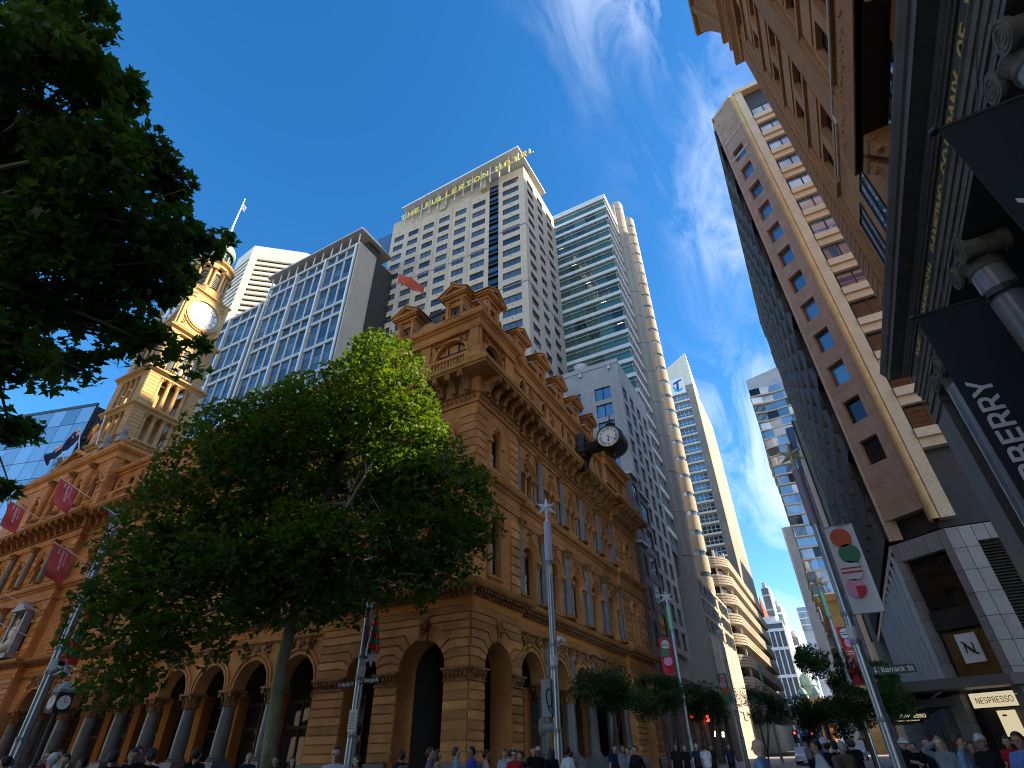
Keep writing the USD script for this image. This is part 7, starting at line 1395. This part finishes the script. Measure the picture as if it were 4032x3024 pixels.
# ---------------- traffic lights and vehicles down the street
def signal(label, x, y, z, mastz=None):
    o = thing('traffic_light', label, 'traffic light'); z0 = float(gz(x)); MB().tube([(x + 0.15, y, z0), (x + 0.15, y, z0 + z + 0.6)], 0.06, 8).build('post', 'steel_pole', o); MB().box(x - 0.12, x + 0.12, y - 0.17, y + 0.17, z0 + z - 0.7, z0 + z + 0.3).box(x - 0.14, x - 0.12, y - 0.26, y + 0.26, z0 + z - 0.8, z0 + z + 0.4).build('housing', 'black_paint', o)
    for i, m_ in enumerate(('red_lamp', 'dark_panel', 'dark_panel')): MB().lathe([(0.01, -0.03), (0.115, -0.03), (0.115, 0.02), (0.01, 0.02)], (x - 0.15, y, z0 + z + 0.15 - 0.3*i), 12, axis=0).build('lens', m_, o)
signal('red traffic light highest of the four, on the street mast', 78, 4.0, 4.3); signal('red traffic light just right of the highest one, its lens half hidden', 79, 3.55, 4.3); signal('red traffic light lowest on the left beside the street tree', 77, 6.1, 2.6); signal('red traffic light low beside the street mast', 78, 4.4, 2.5)
def car(label, x, y, m_, L=4.4, H=1.45):
    o = thing('car', label, 'car'); z = float(gz(x)) + 0.02; f = Fr(x, y, 0, 1, z)
    P = Polygon([(0, .35), (0.05, .75), (0.9, .95), (1.45, H), (3.0, H + .02), (3.9, 1.0), (L, .9), (L, .35)]); MB().poly(P.buffer(0.06).buffer(-0.03), -0.85, 0.85, f).build('body', m_, o)
    g = Polygon([(1.0, 0.98), (1.5, H - .08), (2.95, H - .07), (3.7, 1.0)]); MB().poly(g, -0.86, 0.86, f).build('side_windows', 'glass_dark', o); MB().box(0.93, 1.0, -0.7, 0.7, 0.98, 1.02, f).quad([(0.9, -.7, .99), (0.9, .7, .99), (1.42, .65, H - .04), (1.42, -.65, H - .04)], f).build('windscreen', 'glass_blue', o)
    for u in (0.85, 3.5):
        for d in (-0.86, 0.86): w = MB().lathe([(0.01, -.1), (.31, -.1), (.33, -.05), (.33, .05), (.31, .1), (.01, .1)], f.p(u, d, 0.33), 16, axis=1).build('wheel', 'rubber', o); MB().lathe([(0.01, -.11), (.2, -.11), (.2, .11), (.01, .11)], f.p(u, d, 0.33), 12, axis=1).build('rim', 'steel_pole', w)
    for d in (-0.65, 0.65): MB().box(-0.08, 0.0, d - 0.16, d + 0.16, 0.62, 0.76, f).build('headlight', 'white_paint', o)
car('white car stopped at the red lights', 70, 5.2, 'car_white'); car('dark car behind the white one at the lights', 76, 5.4, 'car_dark'); car('second white car on the right of the street', 88, 0.6, 'car_white')
o = thing('bus', 'small blue and white bus far down the street', 'bus'); z = float(gz(95)); MB().box(95, 104, 4.6, 7.0, z + 0.35, z + 3.0).build('body', 'blue_paint', o); MB().box(94.97, 95, 4.8, 6.8, z + 1.3, z + 2.6).build('windscreen', 'glass_dark', o)
for d in (4.7, 6.9): MB().lathe([(0.01, -.15), (.45, -.15), (.45, .15), (.01, .15)], (96.5, d, z + .45), 14, axis=1).build('wheel', 'rubber', o)
for i, (x, y) in enumerate(((66, 12.6), (69, 13.2), (72, 12.9), (75, 13.4))): tag(MB().lathe([(0.01, -.12), (.1, -.12), (.16, 0), (.1, .12), (.01, .12)], (x, y, 2.6 + float(gz(x)) + 0.3*(i % 2)), 10).build('shop_lamp', 'warm_lamp'), 'warm glowing lamp of the shops behind the farther street trees', 'lamp', 'warm shop lamps under the awning')
tag(MB().tube([(24.2, -0.9, 0.05), (24.2, -0.9, 0.75)] + [(24.2, -1.2 + 0.3*math.cos(t), 0.75 + 0.28*math.sin(t)) for t in np.linspace(0, math.pi, 10)] + [(24.2, -1.5, 0.05)], 0.03, 6).build('bike_hoop', 'white_metal'), 'shiny bent-steel bike hoop at the foot of the right-hand poles', 'bike stand')
tag(MB().tube([(24, 13.9, 0), (24, 13.9, 1)], 0.05, 8).build('bollard', 'dark_bronze'), 'thin dark bollard before the arcade columns', 'bollard')
# ---------------- people
SKIN = {'a': (0.50, 0.30, 0.21), 'b': (0.36, 0.20, 0.13), 'c': (0.58, 0.38, 0.28), 'd': (0.20, 0.11, 0.07)}
for k_, c_ in SKIN.items(): plain('skin_' + {'a': 'tan', 'b': 'brown', 'c': 'fair', 'd': 'deep'}[k_], c_, 0.55)
SK = {'a': 'skin_tan', 'b': 'skin_brown', 'c': 'skin_fair', 'd': 'skin_deep'}
def clothm(n, c): mat('cloth_' + n, c, 0.85, tuple(np.array(c)*0.7), 6.0, spec=0.15, bump=0.3, bscale=30)
for n, c in dict(black=(0.012, 0.012, 0.014), navy=(0.02, 0.025, 0.06), blue=(0.05, 0.07, 0.42), sky=(0.22, 0.36, 0.56), pale=(0.50, 0.56, 0.62), white=(0.66, 0.66, 0.66), purple=(0.24, 0.15, 0.30), peach=(0.62, 0.32, 0.22), pink=(0.60, 0.40, 0.44), red=(0.42, 0.02, 0.025), maroon=(0.15, 0.03, 0.035), grey=(0.24, 0.27, 0.31), brown=(0.20, 0.13, 0.09), denim=(0.06, 0.10, 0.20), khaki=(0.30, 0.26, 0.18)).items(): clothm(n, c)
plain('hair_black', (0.010, 0.008, 0.007), 0.5); plain('hair_brown', (0.06, 0.03, 0.016), 0.5); plain('hair_blond', (0.30, 0.19, 0.09), 0.5); plain('hair_grey', (0.34, 0.32, 0.30), 0.6); plain('eye_dark', (0.01, 0.008, 0.007), 0.2)
def hull(pts):
    """Hull of spheres (x, y, z, r)."""
    return m3.Manifold.batch_hull([m3.Manifold.sphere(p[3], 10).translate(list(map(float, p[:3]))) for p in pts])
def solid(parts, ref=0.045, it=6):
    m = m3.Manifold.batch_boolean(parts, m3.OpType.Add).refine_to_length(ref); q = m.to_mesh(); t = trimesh.Trimesh(q.vert_properties[:, :3], q.tri_verts, process=False)
    if it: trimesh.smoothing.filter_taubin(t, iterations=it)
    return t
def lerp(a, b, t): return [a[i] + (b[i] - a[i])*t for i in range(len(a))]
def person(label, x, y, face, h, skin, hair, top, bottom, long_hair=False, long_sleeve=False, pose='walk', swing=0.25, hat=None, bag=None, glasses=False, bald=False, slim=0.0):
    s = h/1.75; hw = 0.175 - slim; J = {}
    sw = swing; J['pel'] = (0, 0, .95); J['ch'] = (0.0, 0, 1.30); J['nk'] = (0.0, 0, 1.47); hd = (0.03, 0, 1.62)
    arms = {}
    for sg, nm in ((1, 'L'), (-1, 'R')):
        a = sw*sg*-0.8 if pose == 'walk' else 0.05
        S = (0, sg*hw, 1.405); E = (-0.03 + a*0.55, sg*(hw + 0.05), 1.13); Wv = (0.06 + a*1.1, sg*(hw + 0.045), 0.90)
        if pose == 'phone' or (pose == 'phone1' and sg > 0): E = (0.02, sg*(hw + .04), 1.13); Wv = (0.25, sg*0.09, 1.22)
        if pose == 'hair' and sg < 0: E = (0.10, sg*(hw + .16), 1.50); Wv = (0.02, sg*0.11, 1.66)
        if pose == 'hold' : E = (0.0, sg*(hw + .05), 1.14); Wv = (0.22, sg*0.12, 1.06)
        if pose == 'up' and sg > 0: E = (0.12, sg*(hw + .08), 1.36); Wv = (0.2, sg*0.14, 1.6)
        arms[nm] = (S, E, Wv, sg)
    legs = {}
    for sg, nm in ((1, 'L'), (-1, 'R')):
        a = sw*sg if pose == 'walk' else 0.04*sg
        legs[nm] = ((0, sg*.09, .93), (a*0.55 + 0.03, sg*.095, .50), (a*1.05 - (0.06 if a < 0 else 0), sg*.09, .085 + (0.05 if a < -.1 else 0)))
    head = [hull([(.03, 0, 1.66, .088), (-.025, 0, 1.655, .085), (.045, 0, 1.575, .062), (.0, 0, 1.60, .07)]), hull([(.118, 0, 1.635, .008), (.135, 0, 1.60, .014), (.11, 0, 1.597, .016)]), hull([(.085, 0, 1.548, .03), (.05, 0, 1.545, .035)]), hull([(.112, -.018, 1.567, .008), (.115, .018, 1.567, .008)])]
    for sg in (1, -1): head.append(hull([(.005, sg*.09, 1.635, .016), (.0, sg*.092, 1.60, .012)]))
    body = head + [hull([(0, 0, 1.54, .052), (-.01, 0, 1.42, .062)]), hull([(0, hw - .03, 1.40, .055), (0, -hw + .03, 1.40, .055), (0, 0, 1.2, .11)]), hull([(0, .05, 1.2, .10), (0, -.05, 1.2, .10), (0, .06, .95, .11), (0, -.06, .95, .11)])]
    for S, E, Wv, sg in arms.values():
        body += [hull([S + (.055,), E + (.042,)]), hull([E + (.043,), Wv + (.028,)])]
        d = np.array(Wv) - np.array(E); d /= np.linalg.norm(d); n_ = np.cross(d, [0, sg, 0]); n_ = n_/(np.linalg.norm(n_) + 1e-9); w_ = np.cross(n_, d); P0 = np.array(Wv); P1 = P0 + d*0.085
        body.append(hull([(*(P0 + d*.02), .024), (*(P1 + n_*.03), .017), (*(P1 - n_*.03), .017)]))
        for i, L in enumerate((.060, .072, .068, .052)):
            o_ = (-.033 + .022*i); b0 = P1 + n_*o_; b1 = b0 + d*L*0.55 + w_*sg*(-.012); b2 = b1 + d*L*0.4 + w_*sg*(-.03); body += [hull([(*b0, .0105), (*b1, .0098)]), hull([(*b1, .0098), (*b2, .0085)])]
        t0 = P0 + d*.03 - n_*.022; t1 = t0 - n_*.03 + d*.03; t2 = t1 + d*.028 - n_*.004; body += [hull([(*t0, .013), (*t1, .011)]), hull([(*t1, .011), (*t2, .009)])]
    for H, K, A in legs.values(): body += [hull([H + (.085,), K + (.055,)]), hull([K + (.056,), A + (.038,)]), hull([(A[0], A[1], .05, .04), (A[0] + .13, A[1], .035, .032)])]
    o = thing('person', label, 'person', None, (x, y, float(gz(x))), face)
    def out(name, t, m_): return obj(name, np.asarray(t.vertices)*s, np.asarray(t.faces), m_, o, smooth=60)
    out('body', solid(body, 0.05, 3), SK[skin])
    tp = [hull([(0, hw - .02, 1.405, .068), (0, -hw + .02, 1.405, .068), (0, .06, 1.2, .125), (0, -.06, 1.2, .125), (0, 0, 1.45, .07)]), hull([(0, .065, 1.2, .122), (0, -.065, 1.2, .122), (.0, .07, .90, .128), (.0, -.07, .90, .128)])]
    for S, E, Wv, sg in arms.values():
        tp.append(hull([S + (.07,), tuple(lerp(S, E, 1.0 if long_sleeve else 0.62)) + (.060,)]))
        if long_sleeve: tp.append(hull([E + (.058,), tuple(lerp(E, Wv, .9)) + (.042,)]))
    t = solid(tp, 0.05, 4); v = t.vertices; v += meshkit.noise(v*11 + x)[:, None]*np.array([0.022, 0.022, 0]) - np.array([0.011, 0.011, 0]); out('top', t, 'cloth_' + top)
    if bottom == 'skirt': bt = [hull([(0, .06, .98, .12), (0, -.06, .98, .12), (0, .12, .5, .13), (0, -.12, .5, .13)])]; bm_ = 'cloth_' + top
    else:
        bt = [hull([(0, .06, .95, .122), (0, -.06, .95, .122), (0, .075, .86, .11), (0, -.075, .86, .11)])]; bm_ = 'cloth_' + bottom
        for H, K, A in legs.values(): bt += [hull([H + (.10,), K + (.073,)]), hull([K + (.073,), A + (.056,)])]
    out('trousers' if bottom != 'skirt' else 'skirt', solid(bt, 0.06, 4), bm_)
    out('shoes', solid([hull([(A[0] - .03, A[1], .045, .045), (A[0] + .15, A[1], .035, .037)]) for H, K, A in legs.values()], 0.08, 0), 'rubber')
    if not bald:
        hr = [hull([(-.012, 0, 1.685, .098), (-.035, 0, 1.64, .095), (.035, 0, 1.712, .06)])]
        if long_hair: hr += [hull([(-.045, 0, 1.63, .09), (-.075, .045, 1.42, .055), (-.075, -.045, 1.42, .055)])] + [hull([(-.01, sg*.075, 1.64, .04), (.0, sg*.085, 1.46, .035)]) for sg in (1, -1)]
        t = solid(hr, 0.05, 2); t.vertices += (meshkit.noise(np.asarray(t.vertices)*40)[:, None] - 0.5)*0.012; out('hair', t, 'hair_' + hair)
    e = MB()
    for sg in (1, -1): e.mesh(trimesh.creation.icosphere(1, 0.011), (.105, sg*.033, 1.638))
    if glasses:
        for sg in (1, -1): e.mesh(trimesh.creation.box((.012, .05, .032)), (.124, sg*.034, 1.637))
        e.mesh(trimesh.creation.box((.012, .16, .008)), (.118, 0, 1.648))
    e.v = [q*s for q in e.v]; e.build('eyes' if not glasses else 'glasses', 'eye_dark', o)
    if hat: t = solid([hull([(-.012, 0, 1.70, .105), (.02, 0, 1.715, .09)])] + ([hull([(.10, .05, 1.695, .012), (.10, -.05, 1.695, .012), (.19, .03, 1.68, .012), (.19, -.03, 1.68, .012)])] if hat != 'bucket' else [m3.Manifold.cylinder(0.05, 0.19, 0.12, 20).translate([0, 0, 1.66])]), 0.06, 0); out('hat', t, 'cloth_white' if hat != 'black' else 'cloth_black')
    if bag: t = solid([hull([(-.20, .09, 1.36, .07), (-.20, -.09, 1.36, .07), (-.22, .09, 1.06, .08), (-.22, -.09, 1.06, .08)])] if bag == 'pack' else [hull([(.05, .25, .95, .06), (.22, .25, .95, .06), (.05, .25, .84, .07), (.22, .25, .84, .07)])], 0.1, 0); out('backpack' if bag == 'pack' else 'bag', t, 'cloth_' + ('brown' if bag == 'pack' else 'sky'))
    return o
PP = [
 # x, y, face, h, skin, hair, top, bottom, options, label
 (8.03, 18.3, 120, 1.72, 'a', 'black', 'black', 'navy', {}, 'dark-haired person in black at the far lower left corner of the crowd'),
 (8.9, 20.1, 200, 1.70, 'b', 'brown', 'maroon', 'black', {}, 'person in maroon beside the far left lamp post'),
 (8.35, 18.9, 250, 1.72, 'a', 'black', 'pale', 'denim', {}, 'person in pale shirt right of the far left lamp post'),
 (9.67, 19.8, 200, 1.86, 'a', 'brown', 'maroon', 'black', dict(pose='hold'), 'person in maroon standing taller than the crowd at the far left'),
 (9.42, 18.7, 190, 1.86, 'c', 'brown', 'pale', 'navy', dict(pose='up', long_sleeve=True), 'person in pale clothes raising an arm at the far left'),
 (8.41, 17.0, 100, 1.74, 'c', 'grey', 'grey', 'navy', dict(hat='cap'), 'person with white cap and grey top in the left crowd'),
 (8.18, 16.0, 230, 1.74, 'a', 'black', 'black', 'black', {}, 'dark-haired person in black right of the white-capped one'),
 (9.43, 17.6, 150, 1.68, 'b', 'black', 'navy', 'black', {}, 'person in navy before the pale column bases'),
 (8.0, 13.86, 60, 1.78, 'a', 'black', 'black', 'black', dict(long_sleeve=True, pose='stand'), 'leftmost of the dark-suited group before the columns'),
 (8.26, 13.6, 240, 1.80, 'b', 'black', 'black', 'black', dict(long_sleeve=True, pose='stand'), 'second of the dark-suited group before the columns'),
 (8.89, 14.5, 250, 1.86, 'a', 'black', 'black', 'black', dict(long_sleeve=True, pose='phone1'), 'tallest of the dark-suited group, facing the camera'),
 (8.27, 13.0, 80, 1.80, 'a', 'black', 'black', 'navy', dict(long_sleeve=True, pose='stand'), 'fourth of the dark-suited group, seen from behind'),
 (9.68, 15.2, 200, 1.84, 'c', 'brown', 'white', 'black', dict(pose='stand'), 'person with white shirt at the right end of the dark-suited group'),
 (9.88, 13.8, 30, 1.84, 'a', 'black', 'black', 'black', dict(long_sleeve=True, pose='stand'), 'dark figure standing alone between two grey columns'),
 (13.37, 16.2, 220, 1.74, 'c', 'grey', 'navy', 'navy', {}, 'white-haired person left of the plane tree trunk'),
 (13.28, 14.95, 200, 1.66, 'a', 'brown', 'maroon', 'black', {}, 'person in maroon right of the plane tree trunk'),
 (13.58, 14.6, 240, 1.63, 'c', 'brown', 'black', 'black', dict(long_hair=True), 'fair-faced woman in black near the rusticated pier'),
 (9.41, 8.97, 215, 1.78, 'a', 'black', 'pale', 'khaki', dict(glasses=True), 'man in sunglasses and pale shirt left of the corner plaza post'),
 (14.17, 12.7, 160, 1.64, 'c', 'brown', 'brown', 'black', {}, 'person in brown just right of the corner plaza post'),
 (14.14, 11.1, 60, 1.73, 'b', 'black', 'navy', 'denim', dict(bag='pack'), 'person in navy with backpack before the wide corner arch'),
 (14.62, 10.5, 300, 1.78, 'a', 'brown', 'purple', 'denim', {}, 'woman in purple shirt walking right before the wide arch'),
 (15.56, 10.9, 300, 1.74, 'c', 'brown', 'peach', 'white', dict(long_hair=True), 'woman with long brown hair in peach top'),
 (15.77, 10.4, 310, 1.79, 'c', 'brown', 'sky', 'white', dict(pose='hold'), 'person in light blue tee beside the corner pier'),
 (16.94, 10.6, 140, 1.80, 'b', 'black', 'blue', 'black', dict(long_sleeve=True), 'man in bright blue shirt at the corner pier, facing left'),
 (17.12, 10.2, 310, 1.71, 'b', 'black', 'pink', 'black', dict(bag='pack', long_sleeve=True), 'person in pink hoodie with a bag right of the blue shirt'),
 (19.22, 10.7, 200, 1.72, 'a', 'brown', 'pale', 'denim', {}, 'person in pale blue before the narrow arch pier'),
 (20.17, 11.0, 330, 1.71, 'a', 'brown', 'sky', 'navy', {}, 'person in sky blue behind the one in red'),
 (16.74, 9.0, 190, 1.70, 'a', 'black', 'red', 'black', dict(glasses=True), 'man in dark red top wearing glasses'),
 (17.71, 9.3, 150, 1.67, 'a', 'black', 'black', 'black', {}, 'person in black beside the man in red'),
 (19.77, 9.9, 220, 1.78, 'a', 'black', 'black', 'black', {}, 'person in black left of the white cap near the lilac lamp post'),
 (20.74, 10.2, 180, 1.76, 'b', 'black', 'black', 'navy', dict(hat='cap'), 'person with white cap left of the lilac lamp post'),
 (19.05, 8.9, 40, 1.72, 'b', 'black', 'black', 'black', dict(long_hair=True), 'woman with long black hair left of the lilac lamp post'),
 (18.33, 8.0, 330, 1.77, 'd', 'black', 'white', 'black', dict(long_sleeve=True), 'man in white shirt just right of the lilac lamp post'),
 (19.3, 8.3, 320, 1.62, 'a', 'black', 'black', 'white', {}, 'short person in black behind the white shirt'),
 (25.45, 9.0, 200, 1.80, 'a', 'brown', 'navy', 'navy', {}, 'person in navy under the nearest street tree'),
 (25.56, 8.7, 230, 1.80, 'b', 'black', 'grey', 'black', {}, 'person in mottled grey under the nearest street tree'),
 (25.6, 8.5, 170, 1.73, 'a', 'black', 'grey', 'denim', {}, 'person in grey and denim right of the mottled grey top'),
 (26.6, 8.7, 190, 1.68, 'c', 'brown', 'white', 'navy', {}, 'person in white right of the nearest street tree stem'),
 (22.87, 7.3, 160, 1.76, 'a', 'black', 'black', 'black', dict(long_sleeve=True), 'person in black coat before the stone plinth end'),
 (29.1, 7.4, 190, 1.82, 'b', 'black', 'black', 'black', dict(long_hair=True), 'long-haired person in black left of the mint lamp post'),
 (31.1, 7.5, 200, 1.80, 'a', 'black', 'black', 'navy', {}, 'dark figure just left of the mint lamp post'),
 (33.2, 7.4, 10, 1.83, 'c', 'grey', 'navy', 'black', {}, 'grey-haired person right of the mint lamp post'),
 (32.3, 6.8, 20, 1.82, 'b', 'black', 'white', 'black', {}, 'person with white top seen from behind past the mint lamp post'),
 (35.3, 7.1, 200, 1.80, 'b', 'black', 'black', 'black', {}, 'person in black right of the white top'),
 (39.4, 6.9, 190, 1.82, 'a', 'black', 'navy', 'black', dict(bag='hand'), 'person with a bag near the arched doorway'),
 (12.39, 1.64, 75, 1.80, 'c', 'grey', 'sky', 'denim', dict(bald=True, long_sleeve=True), 'bald man in light blue shirt in the street, seen from the side'),
 (16.97, 0.95, 100, 1.78, 'b', 'black', 'pale', 'denim', dict(long_sleeve=True), 'man in pale blue shirt on the tram road'),
 (17.98, 0.8, 60, 1.80, 'b', 'black', 'navy', 'denim', dict(bag='pack', hat='cap'), 'person with brown backpack right of the pale blue shirt'),
 (20.0, 0.67, 40, 1.78, 'a', 'black', 'black', 'black', {}, 'person in black behind the backpack'),
 (19.0, 0.46, 30, 1.75, 'b', 'grey', 'brown', 'denim', {}, 'grey-haired person in brown top and jeans on the road edge'),
 (24.0, 0.34, 20, 1.82, 'a', 'black', 'black', 'black', dict(long_sleeve=True), 'tall slim person in black walking away'),
 (26.0, 0.27, 20, 1.82, 'a', 'black', 'black', 'black', dict(swing=0.35), 'person in black striding farther away on the right kerb'),
 (50.0, 3.4, 190, 1.82, 'a', 'black', 'grey', 'navy', {}, 'distant pedestrian in grey before the white car'),
 (58.0, 3.8, 10, 1.85, 'b', 'black', 'black', 'black', {}, 'most distant pedestrian in black by the lights'),
 (23.97, -1.19, 120, 1.80, 'c', 'grey', 'black', 'black', dict(hat='bucket'), 'person in a white bucket hat beside the right-hand poles'),
 (23.96, -1.44, 150, 1.70, 'c', 'black', 'black', 'black', dict(pose='phone'), 'person in black looking at a phone under the awning'),
 (23.9, -1.8, 170, 1.82, 'a', 'black', 'black', 'black', dict(long_sleeve=True), 'dark figure under the awning'),
 (17.93, -1.62, 170, 1.80, 'c', 'blond', 'grey', 'skirt', dict(long_hair=True, pose='hair', long_sleeve=True), 'woman in grey dress touching her hair'),
 (17.89, -1.98, 250, 1.82, 'a', 'brown', 'sky', 'khaki', dict(pose='hold', long_sleeve=True, bag='hand'), 'woman in sky blue cardigan with a turquoise bag'),
 (19.85, -2.43, 190, 1.70, 'b', 'black', 'brown', 'black', {}, 'short person in brown right of the sky blue cardigan'),
 (16.85, -2.27, 150, 1.80, 'b', 'black', 'black', 'denim', dict(hat='cap', pose='hold'), 'man in black tee, white cap and jeans'),
 (21.7, -3.5, 160, 1.80, 'a', 'black', 'red', 'black', {}, 'person in red behind the blue shirt at the right edge'),
 (14.78, -2.56, 150, 1.82, 'b', 'brown', 'blueshirt', 'navy', dict(long_sleeve=True, swing=0.3), 'man in open blue shirt nearest at the right edge')]
clothm('blueshirt', (0.13, 0.22, 0.55))
for p in PP: person(p[9], p[0], p[1], p[2], p[3], p[4], p[5], p[6], p[7], **p[8])
